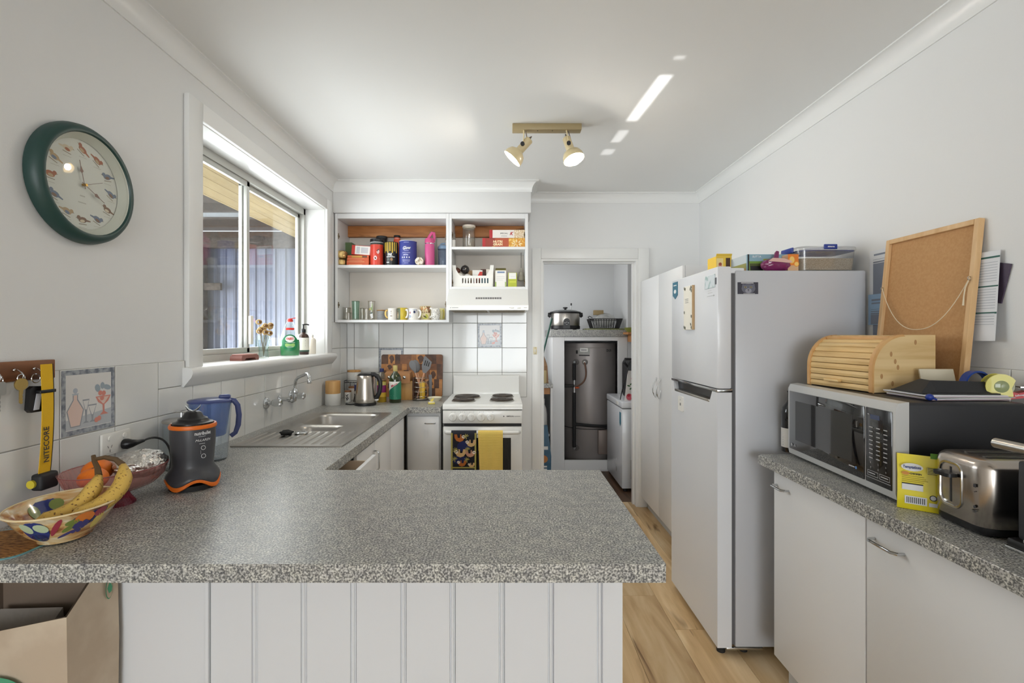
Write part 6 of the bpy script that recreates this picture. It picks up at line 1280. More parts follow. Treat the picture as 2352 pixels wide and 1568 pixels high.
# ---- black basket on a green tray
tr = thing('serving_tray', 'flat olive green tray under the black wire basket', 'tray', (1.035, 5.14, 1.4483)); MB().prism(rrect(.41, .26, .04, 5), 'z', 0, .012).build('tray_base', M_('tray_olive', (112, 116, 66), .35), tr); MB().lathe([(0, .012), (.012, .012), (.012, .014), (0, .014)], 12, (-.17, -.1, 0)).build('tray_knob', M_('tray_olive'), tr)
bs = thing('wire_basket', 'black plastic basket of groceries on the laundry shelf', 'basket', (1.045, 5.14, 1.4608)); mb = MB()
for z, k in ((.003, .82), (.10, 1.0), (.085, .97)):
    w, d = .165 * k, .105 * k; mb.tube([(-w, -d, z), (w, -d, z), (w, d, z), (-w, d, z), (-w, -d, z)], .004 if z > .09 else .003, 6)
for i in range(13):
    x = -1 + 2 * i / 12; mb.cyl((x * .165 * .82, -.105 * .82, .003), (x * .165, -.105, .10), .0035, n=6); mb.cyl((x * .165 * .82, .105 * .82, .003), (x * .165, .105, .10), .0035, n=6)
for i in range(1, 7):
    y = -1 + 2 * i / 7; mb.cyl((-.165 * .82, y * .105 * .82, .003), (-.165, y * .105, .10), .0035, n=6); mb.cyl((.165 * .82, y * .105 * .82, .003), (.165, y * .105, .10), .0035, n=6)
mb.build('cage', BLACKP, bs); MB().box(-.13, .13, -.08, .08, .001, .004).build('floor_plate', BLACKP, bs, smooth=False); MB().tube([(-.165, -.05, .10), (-.18, -.05, .12), (-.165, -.03, .13), (-.13, -.02, .115)], .004, 6).build('swing_handle', BLACKP, bs)
tag(MB().sphere((0, 0, .06), .085, 24, 14, (1.35, .75, .85), lambda t, a: 1 + .12 * noise.noise(Vector((math.cos(a) * 3, math.sin(a) * 3, t * 3)))).build('plastic_bag', glass('bag_film', (240, 240, 240), 1.6, .45, (214, 214, 210)), None, (1.05, 5.15, 1.490), ang=30), 'crumpled clear plastic bag heaped in the black basket', 'bag')
tag(MB().box(-.05, .05, -.03, .03, 0, .05, .002).build('snack_box', M_('snack_tan', (150, 130, 92), .6), None, (.985, 5.16, 1.605)), 'tan packet lying on top of the plastic bag', 'packet')
# ---- chest freezer and what stands on it
fz = thing('chest_freezer', 'small white chest freezer in the laundry', 'freezer', (1.034, 4.33, 0))
MB().box(.004, .55, .004, .64, .03, .735, .006).build('cabinet', FRW, fz); MB().box(0, .555, 0, .645, .742, .800, .010, 3).build('lid', FRW, fz); MB().box(.01, .545, .01, .635, .735, .742).build('lid_seal', mat('seal_grey'), fz, smooth=False)
for x, y in ((.04, .04), (.5, .04), (.04, .6), (.5, .6)): MB().cyl((x, y, 0), (x, y, .03), .02, n=10).build('foot', RUBBER, fz)
for i in range(14): MB().box(.06 + .0, .10, -.001, .004, .12 + i * .012, .126 + i * .012).xf(Matrix.Translation((.02, 0, 0))).build('vent_slot', mat('vent_grey', (168, 166, 160), .6), fz, smooth=False)
flat([(0, [(-.03, 0), (.03, 0), (.03, -.10), (0, -.13), (-.03, -.10)])], [M_('energy_teal', (60, 128, 150), .5)], 'energy_sticker', fz, (.0035, .07, .70), '-x'); flat([(0, ell(0, 0, .012, .012, 14)), (1, ell(0, -.09, .02, .024, 14)), (0, ell(-.05, -.06, .008, .008, 10))], [W_, M_('knob_grey', (150, 150, 150), .5)], 'control_marks', fz, (.0035, .22, .24), '-x'); MB().box(-.006, 0, .12, .2, .756, .786, .003).build('latch', WPLAS, fz)
ap = thing('cooler_box', 'black rounded cooler bag standing on the freezer', 'cooler bag', (1.13, 4.45, .8003)); MB().box(0, .30, 0, .30, 0, .36, .04, 4).build('bag', BLACKM, ap); MB().tube([(.0, .04, .30), (-.04, .03, .345), (-.03, .03, .375), (.05, .03, .372), (.2, .03, .372)], .010, 8).build('strap', BLACKP, ap)
ot = thing('floral_cloth', 'white cloth with pink flowers hanging before the cooler bag', 'cloth', (1.115, 4.415, .8003)); MB().loft([[(-.03 + .01 * i, -.004, 0 + .0), (.045, -.004, 0), (.045, .008, 0), (-.03 + .01 * i, .008, 0)] if False else [(-.035 + .03 * t, -.004, .27 * t), (.045, -.004 + .004 * math.sin(t * 9), .27 * t), (.045, .006, .27 * t), (-.035 + .03 * t, .006, .27 * t)] for t in [i / 6 for i in range(7)]]).build('fabric', M_('cloth_white', (226, 222, 218), .8), ot)
flat([(0, ell(.006, .035, .028, .03, 14)), (1, ell(.0, .05, .014, .014, 12)), (2, ell(.02, .11, .014, .007, 10, .6)), (2, ell(.0, .135, .014, .007, 10, -.3)), (2, ell(.02, .15, .012, .006, 10, .9)), (0, ell(.03, .20, .009, .012, 10)), (1, ell(.03, .02, .01, .015, 10))], [M_('petal_pink', (206, 96, 110), .8), M_('petal_red', (176, 44, 56), .8), M_('leaf_green', (66, 104, 64), .8)], 'flower_print', ot, (0, -.0085, 0), '-y')
tag(MB().tube([tuple(p) for p in bez((1.115, 4.40, 1.12), (1.09, 4.38, 1.0), (1.06, 4.42, .93), (1.048, 4.44, .806), 14)], .004, 8).build('appliance_cord', BLACKP), 'black cord hanging down onto the freezer lid', 'cable')
ws = thing('wall_shelf', 'little wooden laundry shelf at the doorway edge', 'shelf', (1.40, 4.86, 1.40)); MB().box(-.20, .22, -.10, .12, .0, .022, .002).build('board', M_('shelf_pine', (176, 122, 72), .5), ws); MB().prism([(-.10, -.075), (-.10, 0), (.12, 0), (.12, -.075)], 'x', -.15, -.13).build('bracket', M_('shelf_pine'), ws, smooth=False)
t = thing('green_dish', 'shallow green dish on the little laundry shelf', 'dish', (1.275, 4.85, 1.4223)); MB().lathe([(0, 0), (.06, 0), (.085, .03), (.09, .045), (.086, .045), (.058, .006), (0, .006)], 28).build('dish', M_('dish_green', (128, 134, 62), .35), t); tag(MB().box(-.04, .03, -.02, .02, 0, .04, .006).build('dark_clip', BLACKP, None, (1.255, 4.84, 1.4295)), 'black clip lying in the green laundry dish', 'clip')
# ---- bench on the left of the laundry and things under it
lbn = thing('laundry_bench', 'narrow speckled laundry bench at the left of the heater', 'bench', (0, 0, 0)); MB().box(-.19, .445, 4.55, 5.55, .90, .94, .002, 1).build('bench_top', GRAN, lbn, smooth=False); MB().box(-.19, .42, 4.57, 4.59, .84, .90).build('rail', M_('shelf_pine'), lbn, smooth=False); MB().box(.425, .443, 4.56, 5.5, .0, .90).build('end_panel', WHITE, lbn, smooth=False); MB().box(-.19, .42, 4.6, 5.5, .44, .46).build('shelf', WHITE, lbn, smooth=False)
t = thing('paper_grocery_bag', 'brown paper grocery bag with packets on the laundry bench', 'paper bag', (.34, 4.66, .9403)); MB().loft([[(-.07, -.05, 0), (.07, -.05, 0), (.07, .05, 0), (-.07, .05, 0)], [(-.075, -.055, .14), (.06, -.05, .16), (.062, .05, .18), (-.075, .055, .15)], [(-.06, -.03, .24), (.03, -.03, .235), (.035, .03, .25), (-.06, .03, .25)]]).build('sack', M_('sack_brown', (156, 122, 92), .8, bump=(20, .4)), t, ang=12); MB().box(-.06, .05, -.075, -.056, 0, .12, .004).build('flour_packet', M_('packet_straw', (196, 178, 132), .6), t)
t = thing('bleach_bottle', 'white plastic laundry bottle under the narrow bench', 'bottle', (.352, 4.64, .4603)); MB().lathe([(0, 0), (.045, 0), (.048, .006), (.048, .18), (.04, .24), (.024, .275), (.022, .285), (0, .285)], 24).build('body', M_('bottle_milk', (206, 206, 204), .4), t); MB().lathe([(.026, .282), (.026, .33), (0, .332)], 18).build('cap', W_, t)
t = thing('cat_litter_bag', 'tall blue pet food bag standing by the laundry door', 'bag', (.355, 4.46, 0.0002), rz=.05); BLB = M_('petfood_blue', (36, 84, 112), .4, bump=(14, .5)); MB().loft([[(-.12, -.05, 0), (.055, -.05, 0), (.07, .05, 0), (-.12, .05, 0)], [(-.12, -.055, .3), (.06, -.055, .3), (.065, .055, .3), (-.12, .05, .3)], [(-.12, -.02, .56), (.03, -.02, .565), (.035, .02, .57), (-.12, .02, .56)]]).build('sack', BLB, t, ang=12)
flat([(0, ell(-.01, .275, .038, .035, 14)), (1, rect(-.05, .03, .36, .39)), (1, rect(-.04, .02, .20, .215)), (1, rect(-.04, .02, .175, .19)), (2, rect(-.05, .04, .02, .08))], [M_('petfood_orange', (190, 124, 70), .5), W_, M_('petfood_white', (200, 200, 204), .5)], 'bag_print', t, (0, -.056, 0), '-y', .0015)
tag(MB().cyl((.30, 4.75, .9403), (.47, 4.90, 1.56), .009, n=10).build('broom_handle', M_('broom_green', (32, 78, 66), .4)), 'dark green broom handle leaning beside the slow cooker', 'broom')
# ================================================================ fridge doors and top, right-hand worktop
FX = .922
def fmag(px0, px1, py0, py1, name, label, m, th=.003, cat='magnet'):
    y1, y0 = FX * F / (px0 - CX), FX * F / (px1 - CX); Yc = (y0 + y1) / 2
    t = thing(name, label, cat, (FX - .0002, Yc, PZ((py0 + py1) / 2, Yc))); w, h = y1 - y0, (py1 - py0) * Yc / F
    return t, w, h
t, w, h = fmag(1546, 1557, 648, 687, 'pennant_magnet', 'teal pennant-shaped magnet on the freezer door', None)
MB().prism([(-w / 2, h / 2), (w / 2, h / 2), (w / 2, -h * .28), (0, -h / 2), (-w / 2, -h * .28)], 'x', -.002, 0).build('plate', M_('magnet_teal', (58, 112, 134), .4), t, smooth=False); flat([(0, ell(0, -.005, w * .24, h * .12, 12)), (0, rect(-w * .3, w * .3, h * .28, h * .33))], [W_], 'print', t, (-.0021, 0, 0), '-x')
t, w, h = fmag(1574, 1597, 657, 757, 'magnetic_notepad', 'tall cream notepad with leaf border on the freezer door', None)
w *= .85; MB().box(-.012, 0, -w / 2, w / 2, -h / 2, h / 2, .001, 1).build('pad', M_('pad_cream', (232, 228, 216), .7), t, smooth=False); MB().box(-.0125, -.0, -w / 2 - .002, -w / 2, -h / 2, h / 2).build('pad_edge', M_('pad_edge', (190, 160, 120), .7), t, smooth=False)
flat([(0, ell(x * w, z * h, .006, .009, 8, a)) for x, z, a in ((-.4, .46, .4), (-.3, .44, -.5), (.4, .46, .6), (.42, .38, 0), (.3, .42, -.4), (-.42, -.44, .5), (-.3, -.46, -.3), (.42, -.45, .2), (.36, -.38, .8), (-.4, -.1, .2), (.42, -.2, .3))] + [(1, rect(-w * .3, w * .1, h * (.2 - .04 * i), h * (.2 - .04 * i) + .002)) for i in range(3)], [M_('pad_leaf', (92, 92, 78), .7), mat('grey_print')], 'leaf_border', t, (-.0122, 0, 0), '-x')
t, w, h = fmag(1620, 1643, 632, 662, 'picture_magnet', 'pale square watercolour magnet near the freezer door edge', None)
MB().box(-.003, 0, -w / 2, w / 2, -h / 2, h / 2, .0008, 1).build('tile', M_('magnet_pale', (214, 222, 226), .4, var=(40, (160, 186, 186), .5, .65)), t, smooth=False); MB().box(-.002, 0, -w / 2 - .012, -w / 2, -h * .3, h * .2).build('clip', M_('clip_grey', (90, 92, 98), .5), t, smooth=False)
t = thing('door_sticker', 'faint lettered sticker below the square magnet', 'sticker', (FX - .0003, 2.19, PZ(679, 2.19))); flat([(0, rect(-.04, .035, -.002, .0)), (0, rect(-.03, .02, .012, .014)), (0, rect(-.03, .01, .022, .0235)), (0, [(.03, -.006), (.045, -.001), (.03, .004)])], [M_('sticker_print', (176, 178, 178), .5)], 'print', t, (0, 0, 0), '-x')
t, w, h = fmag(1560, 1571, 910, 943, 'bottle_opener_magnet', 'small white upright magnet on the fridge door', None); MB().prism(rrect(w, h, .006, 3), 'x', -.006, 0).build('body', WPLAS, t); flat([(0, rect(-.008, .008, -.01, .004)), (0, ell(0, .02, .003, .004, 8))], [mat('grey_print')], 'print', t, (-.0062, 0, 0), '-x')
t = thing('photo_magnet', 'grey cat photo magnet on the fridge side', 'magnet', ((PX(1694, 2.12) + PX(1741, 2.12)) / 2, 2.1199, PZ(661.5, 2.12))); MB().box(-.0445, .0445, -.0015, 0, -.0255, .0255).build('card', M_('photo_dark', (58, 58, 70), .4), t, smooth=False)
flat([(0, ell(.002, -.002, .030, .0215, 20)), (0, [(-.026, .006), (-.024, .019), (-.010, .015)]), (0, [(.03, .006), (.028, .019), (.014, .015)]), (1, ell(.002, -.0115, .014, .010, 14)), (2, ell(-.011, .004, .005, .0035, 10)), (2, ell(.013, .004, .005, .0035, 10)), (3, ell(-.011, .004, .002, .003, 8)), (3, ell(.013, .004, .002, .003, 8)), (3, [(-.003, -.006), (.007, -.006), (.002, -.011)]), (3, rect(.0015, .0025, -.016, -.010)), (4, rect(-.03, .024, .0205, .0235)), (4, rect(-.02, .03, -.0245, -.023))], [M_('cat_grey', (104, 106, 120), .6), M_('cat_muzzle', (150, 152, 164), .6), M_('cat_eye', (176, 160, 110), .4), BLACKM, W_], 'cat_photo', t, (0, -.0016, 0), '-y', .0002)
# ---- on top of the fridge
TZ = 1.6723
t = carton('card_box', 'yellow card box with open top at the fridge front edge', 1.02, 1.095, 2.36, 2.46, TZ, TZ + .10, [M_('box_yellow', (232, 194, 70), .45), (M_('box_brown_side', (72, 46, 30), .5), .62, .9, .05, .92), (M_('box_pale', (236, 214, 150), .5), .02, .45, .1, .9)]); flat([(0, ell(-.018, .045, .010, .02, 12)), (1, ell(-.018, .062, .008, .008, 10))], [M_('print_blush', (214, 160, 140), .5), M_('print_russet', (160, 80, 60), .5)], 'figure_print', t, (0, 0, 0), '-y', .0006); MB().box(-.0375, .0375, .0, .002, 0, .012).xf(Matrix.Rotation(.5, 4, 'X')).build('flap', M_('box_yellow'), t, (0, 0, .1), smooth=False)
t = carton('landscape_box', 'large box printed with a green landscape and black spine', PX(1717, 2.20), 1.295, 2.20, 2.42, TZ, TZ + .083, [M_('box_sky', (140, 176, 190), .45), (M_('box_grass', (112, 146, 60), .45), .02, 1, 0, .62), (M_('box_meadow', (170, 176, 70), .45), .35, 1, .45, .75), (M_('box_olive', (76, 84, 40), .45), .05, .6, .3, .5), (M_('box_black', (28, 28, 30), .4), 0, .035, 0, 1), (M_('box_black'), .06, .34, .12, .36)])
text('CORLEYS', .012, W_, t, (-.055, 0, .020), bold=.0003, width=.035); text('SUTTA', .012, W_, t, (-.06, 0, .072), bold=.0003, width=.04)
bwid = 1.295 - PX(1717, 2.20); flat([(0, rect(-.20, -.01, .0, .083)), (1, rect(-.20, -.01, .0, .045)), (2, [(-.20, .0), (-.01, .0), (-.01, .02), (-.08, .03), (-.20, .01)])], [M_('photo_sky', (190, 200, 206), .4), M_('photo_field', (146, 146, 88), .4), M_('photo_soil', (160, 128, 90), .4)], 'side_picture', t, (-bwid / 2 - .0002, 0, 0), '-x')
t = thing('snack_bag', 'shiny purple snack bag slumped in front of the landscape box', 'snack bag', (PX(1781, 2.165), 2.165, TZ + .004)); PUR = M_('bag_purple', (122, 28, 88), .22, coat=.5, bump=(26, .7))
MB().sphere((0, 0, .024), .06, 30, 16, (1.1, .55, .5), lambda q, a: 1 + .13 * noise.noise(Vector((math.cos(a) * 4, math.sin(a) * 4, q * 5)))).build('bag_body', PUR, t, ang=25); MB().prism([(-.012, .045), (.012, .045), (.014, .085), (.004, .088), (-.002, .08), (-.006, .06)], 'y', -.004, .004).build('twisted_top', PUR, t); flat([(0, [(-.05, .038), (.05, .030), (.055, .038), (.02, .050), (-.03, .052)])], [M_('bag_pink_band', (226, 186, 176), .4)], 'pale_band', t, (0, -.034, 0), '-y')
t = carton('juice_carton', 'small carton printed with orange slices beside the clear tub', 1.245, 1.292, 2.15, 2.198, TZ, TZ + .075, [M_('carton_peach', (214, 176, 140), .5), (M_('carton_orange', (232, 132, 52), .45), 0, 1, .35, 1)]); flat([(0, ell(-.006, .050, .014, .018, 16)), (1, ell(-.006, .050, .011, .015, 16)), (0, ell(.014, .032, .012, .012, 14)), (1, ell(.014, .032, .009, .009, 14))], [M_('slice_rind', (236, 150, 50), .4), M_('slice_flesh', (246, 206, 120), .4)], 'orange_slices', t, (0, 0, 0), '-y', .0008)
tb = thing('food_container', 'clear clip-lid container half full of rice on the fridge', 'container', (1.427, 2.235, TZ)); CONT = glass('container_clear', (250, 250, 250), 1.3, .04, (226, 226, 224)); RICE = mat('rice_grain', (222, 208, 186), .8, var=(500, (168, 150, 122), .42, .6), bump=(600, .6))
def rr3(w, d, r, z): return [(x, y, z) for x, y in rrect(w, d, r, 5)]
MB().loft([rr3(.238, .15, .025, 0), rr3(.244, .156, .028, .004), rr3(.256, .168, .03, .095), rr3(.254, .166, .03, .095), rr3(.242, .154, .027, .006)], True, True).build('tub', CONT, tb); MB().loft([rr3(.236, .148, .024, .0075), rr3(.248, .160, .027, .058)], True, True).build('rice', RICE, tb)
MB().loft([rr3(.262, .174, .03, .093), rr3(.264, .176, .03, .097), rr3(.262, .174, .03, .108), rr3(.23, .142, .03, .114)], True, True).build('lid', CONT, tb); MB().loft([rr3(.250, .162, .028, .090), rr3(.252, .164, .028, .094), rr3(.246, .158, .028, .094)], True, True).build('blue_seal', glass('seal_blue', (90, 110, 190), 1, .6, (60, 80, 160)), tb)
CLB = M_('clip_blue', (34, 56, 140), .35)
MB().box(-.028, .030, -.096, -.088, .096, .118, .003).build('clip', CLB, tb); MB().box(-.140, -.132, -.045, .045, .088, .112, .003).build('clip', CLB, tb); text('sistema', .010, W_, tb, (.001, -.0962, .107), bold=.0003)
# ---- wall papers and corkboard
PAP = M_('paper_white', (224, 226, 230), .8); PBL = M_('paper_blue', (150, 178, 206), .8); LIN = M_('text_grey', (130, 136, 150), .8); DGR = M_('form_green', (50, 96, 88), .7)
def sheet(name, label, y0, y1, z0, z1, x, m, curl=.0, th=.0006, rx=0):
    t = thing(name, label, 'paper', (x, (y0 + y1) / 2, (z0 + z1) / 2), rx=rx); w, h = y1 - y0, z1 - z0; n_ = 8; rings = []
    for i in range(n_ + 1):
        u = i / n_; dx = -curl * (u - .35) ** 2 * (1 if u > .35 else 0); rings.append([(dx, -w / 2, h / 2 - h * u), (dx, w / 2, h / 2 - h * u), (dx - th, w / 2, h / 2 - h * u), (dx - th, -w / 2, h / 2 - h * u)])
    MB().loft(rings).build('page', m, t); return t, w, h
t, w, h = sheet('notice_sheet', 'printed advice sheet pinned to the wall behind the corkboard edge', 1.90, 2.112, 1.46, 1.752, XR - .0012, PAP)
flat([(0, rect(-w * .38, w * .1, h * .42, h * .445))] + [(0, rect(-w * .40, w * (.15 + .1 * ((i * 7) % 3)), h * (.36 - .045 * i - .03 * (i // 4)), h * (.36 - .03 * i - .02 * (i // 5)) + .0014)) for i in range(22)], [LIN], 'text_lines', t, (-.001, 0, 0), '-x')
t, w, h = sheet('flyer', 'pale blue rounded flyer beneath the advice sheet', 1.92, 2.114, 1.435, 1.565, XR - .0055, PBL); flat([(0, rect(-w * .4, w * .1, h * .28, h * .34)), (0, rect(-w * .4, w * .0, h * .18, h * .23))] + [(0, rect(-w * .42, w * .2, -h * (.0 + .08 * i), -h * (.0 + .06 * i) + .0014)) for i in range(7)], [LIN], 'text_lines', t, (-.0008, 0, 0), '-x')
t, w, h = sheet('form_sheet', 'white printed form with green bands taped right of the corkboard', 1.545, 1.66, 1.372, 1.662, XR - .019, PAP)
t.rotation_euler.y = .06
flat([(0, rect(-w * .5, w * .5, h * .42, h * .44)), (0, rect(-w * .5, w * .5, h * .10, h * .115)), (0, rect(-w * .5, w * .5, -h * .2, -h * .18))] + [(1, rect(-w * .45, w * .45, h * (.37 - .03 * i), h * (.37 - .03 * i) + .0018)) for i in range(24) if i not in (8, 9, 18)], [DGR, M_('text_pale', (176, 182, 190), .8)], 'form_lines', t, (-.0008, 0, 0), '-x')
sheet('dark_notebook', 'dark purple notebook edge behind the printed form', 1.532, 1.62, 1.50, 1.625, XR - .0015, M_('notebook_plum', (74, 62, 80), .6), 0, .004, rx=.25)
CORK = M_('cork_back', (194, 150, 102), .8, var=(120, (186, 140, 92), .35, .65)); FRM = wood('pine_frame', (204, 162, 112), (216, 178, 130), (224, 190, 144), (6, 6, 1), 4, .5)
ck_b, ck_t = Vector((1.508, 0, 1.2005)), Vector((1.566, 0, 1.776)); CW, CHh = .393, (ck_t - ck_b).length
cork = thing('corkboard', 'back of a wood-framed corkboard with hanging string leaning on the wall', 'corkboard', (ck_b.x, 1.604, ck_b.z), ry=math.atan2(ck_t.x - ck_b.x, ck_t.z - ck_b.z))
MB().box(.004, .009, .012, CW - .012, .012, CHh - .012).build('panel', CORK, cork, smooth=False)
for bx in ((-.008, .012, 0, .018, 0, CHh), (-.008, .012, CW - .018, CW, 0, CHh), (-.008, .012, .018, CW - .018, 0, .018), (-.008, .012, .018, CW - .018, CHh - .018, CHh)): MB().box(*bx, .0015, 1).build('frame_rail', FRM, cork, smooth=False)
e0, e1 = (-.012, .010, CHh * .655), (-.012, CW - .010, CHh * .655)
for e in (e0, e1): MB().torus(e, .006, .0012, 16, 6, Matrix.Rotation(PI / 2, 3, 'X')).cyl((-.008, e[1], e[2]), (.0, e[1], e[2]), .0014, n=6).build('screw_eye', CHROME, cork)
STR = M_('string_cream', (222, 208, 180), .8); sag = []
for i in range(25):
    u = i / 24; sag.append((-.012, e0[1] + (e1[1] - e0[1]) * u, e0[2] - .168 * (1 - abs(2 * u - 1) ** 2.3)))
MB().tube(sag, .0014, 6).build('string', STR, cork); MB().tube([e0, (-.013, .020, e0[2] - .03), (-.013, .022, e0[2] - .06), (-.013, .021, e0[2] - .09)], [.0018, .002, .002, .003], 6).build('string_end', STR, cork)
# ---- microwave
mw = thing('microwave_oven', 'black and silver microwave oven on the right-hand worktop', 'microwave', (1.137, 1.417, ZT), rz=math.radians(-2.6))
MWW, MWH, MWD = .583, .296, .372; SIL = mat('silver_plastic', (206, 206, 204), .32, .25); MBK = mat('microwave_black', (40, 40, 43), .38)
MB().box(.03, MWD, .008, MWW - .008, .014, MWH - .002, .010, 3).build('casing', MBK, mw)
MB().prism([(.0, .012), (-.004, .03), (-.004, MWH - .02), (.004, MWH - .004), (.03, MWH), (.034, MWH), (.034, .012)], 'y', .0, MWW).xf(Matrix.Identity(4)).build('front_bezel', SIL, mw, ang=50)
DG = mat('microwave_glass', (16, 16, 18), .04, spec=.9, coat=1.0)
d_ = MB().box(-.0075, -.003, .128, MWW - .014, .034, MWH - .030, .002).build('door_glass', DG, mw)
MB().box(-.0080, -.0074, .185, MWW - .06, .075, MWH - .066).build('window_mesh', mat('microwave_mesh', (10, 10, 11), .10, coat=1.0), d_, smooth=False)
MB().box(-.0068, -.003, .012, .122, .034, MWH - .030, .002).build('control_panel', mat('panel_black', (26, 26, 28), .18, coat=.5), mw)
PGR = M_('panel_print', (176, 176, 176), .5)
sh = [(0, rect(.02 - .0 + i * .030, .036 + i * .030, .205 - j * .0135, .208 - j * .0135)) for i in range(3) for j in range(8)]
sh = [(m_, [(-x - .008, z) for x, z in pl]) for m_, pl in sh]
flat(sh, [PGR], 'button_print', mw, (-.0070, 0, 0), '-x')
for j, row in enumerate(('123', '456', '789')):
    for i, ch in enumerate(row): text(ch, .009, PGR, mw, (-.0070, .098 - i * .032, .112 - j * .0155), '-x', depth=.0004)
flat([(0, rect(-.10, -.06, .232, .246))], [M_('display_blue', (70, 80, 110), .3)], 'display', mw, (-.0070, 0, 0), '-x')
def frame2(x0, x1, z0, z1, t_=.0014): return [(0, rect(x0, x1, z0, z0 + t_)), (0, rect(x0, x1, z1 - t_, z1)), (0, rect(x0, x0 + t_, z0, z1)), (0, rect(x1 - t_, x1, z0, z1))]
flat(frame2(-.112, -.066, .056, .072) + frame2(-.060, -.018, .056, .072) + [(0, rect(-.118, -.014, .049, .0505)), (0, rect(-.108, -.078, .063, .066)), (0, rect(-.055, -.024, .063, .066))], [PGR], 'start_buttons', mw, (-.0070, 0, 0), '-x')
text('LG', .012, PGR, mw, (-.0078, MWW - .055, .052), '-x', bold=.0003); flat([(0, ell(-MWW + .034, .052, .006, .006, 14))], [PGR], 'badge', mw, (-.0078, 0, 0), '-x'); flat([(0, ell(-.165, .062, .005, .005, 12)), (1, rect(-.20, -.172, .060, .064))], [M_('badge_blue', (90, 130, 180), .3), PGR], 'door_badge', mw, (-.0078, 0, 0), '-x')
for x, y in ((.05, .06), (.05, .52), (.33, .06), (.33, .52)): MB().cyl((x, y, 0), (x, y, .015), .014, n=10).build('foot', RUBBER, mw)
MZ = ZT + MWH
# ---- wine bottle behind it
t = thing('wine_bottle', 'dark wine bottle with white label wedged between microwave and fridge', 'bottle', (1.211, 2.066, BZ)); MB().lathe([(0, 0), (.036, 0), (.038, .004), (.038, .165), (.034, .185), (.018, .208), (.0145, .218), (.0145, .248), (.016, .25), (.016, .256), (0, .256)], 28).build('glass_body', mat('bottle_black', (18, 18, 20), .06, coat=.7), t); wrap(t, .038, .02, .10, M_('label_white'), a0=-2.6, a1=.8); flat([(0, rect(-.055, -.02, .06 - .01 * i, .062 - .01 * i)) for i in range(4)], [LIN], 'label_print', t, (0, 0, 0), '-y', .0012, bend=.038)
# ---- bread bin
bb = thing('bread_bin', 'bamboo roll-top bread bin on the microwave', 'bread bin', (1.238, 1.648, MZ + .0005), rz=math.radians(5.5)); BW, BD, BH = .305, .235, .195
SBM = wood('bamboo_side', (206, 172, 118), (218, 188, 136), (226, 198, 148), (.9, 9, 12), 3, .5); SLT = wood('bamboo_slat', (212, 172, 112), (224, 188, 128), (232, 200, 144), (9, 1, 9), 3, .45, .06); EDG = wood('bamboo_edge', (200, 150, 92), (210, 162, 104), (218, 174, 118), (4, 4, 4), 3, .5)
def sidepoly(o=0): return [(o, 0), (o, .075)] + [(o + (.115 - o) * (1 - math.cos(a)), .075 + (BH - o - .075) * math.sin(a)) for a in [PI / 2 * i / 10 for i in range(1, 11)]] + [(BD, BH - o), (BD, 0)]
for ya, yb in ((0, .012), (BW - .012, BW)):
    so_ = MB().prism(sidepoly(0), 'y', ya, yb).build('side_panel', SBM, bb, ang=30); outl = sidepoly(0)[:-2]
    MB().loft([[(p[0] - .0015, ya - .001, p[1] + .001), (p[0] - .0015, yb + .001, p[1] + .001), (p[0] + .007, yb + .001, p[1] - .005), (p[0] + .007, ya - .001, p[1] - .005)] for p in outl]).build('edge_band', EDG, so_, ang=50)
flat([(0, ell(x, z, .005, .009, 10)) for x, z in ((.07, .13), (.085, .105), (.095, .085), (.16, .17), (.035, .055), (.075, .03))], [M_('bamboo_node', (176, 134, 88), .5)], 'bamboo_nodes', bb, (0, -.0001, 0), '-y')
path = sidepoly(.006)[:-2]; arc = []; tot = 0
pp = [Vector((a, 0, b)) for a, b in path]; lens = [0]
for a, b in zip(pp[:-1], pp[1:]): lens.append(lens[-1] + (b - a).length)
def at_len(s):
    for i in range(len(pp) - 1):
        if s <= lens[i + 1] + 1e-9: return pp[i].lerp(pp[i + 1], (s - lens[i]) / (lens[i + 1] - lens[i]))
    return pp[-1]
NS = 10; Ltot = lens[-1] * .90
for k_ in range(NS):
    s0, s1 = Ltot * k_ / NS + (.0 if k_ else 0), Ltot * (k_ + 1) / NS; a, b = at_len(s0 + .0008), at_len(s1 - .0008); dv = (b - a).normalized(); nv = Vector((-dv.z, 0, dv.x)); m_ = (a + b) / 2
    MB().loft([[tuple(Vector((q.x, y, q.z))) for q in (a, a + nv * .002 + dv * .001, m_ + nv * .005, b + nv * .002 - dv * .001, b, b - nv * .004, a - nv * .004)] for y in (.0125, BW - .0125)]).build('slat', SLT, bb, ang=25)
hz = at_len(Ltot * .12); MB().box(-.014, .004, .135, .205, hz.z - .004, hz.z + .006, .003).build('pull', SLT, bb)
MB().box(.095, BD, .012, BW - .012, BH - .012, BH - .001).box(BD - .01, BD, .012, BW - .012, 0, BH - .012).build('top_and_back', SBM, bb, smooth=False); MB().box(.07, .10, .0115, BW - .0115, BH - .02, BH - .004, .003).build('front_lip', EDG, bb)
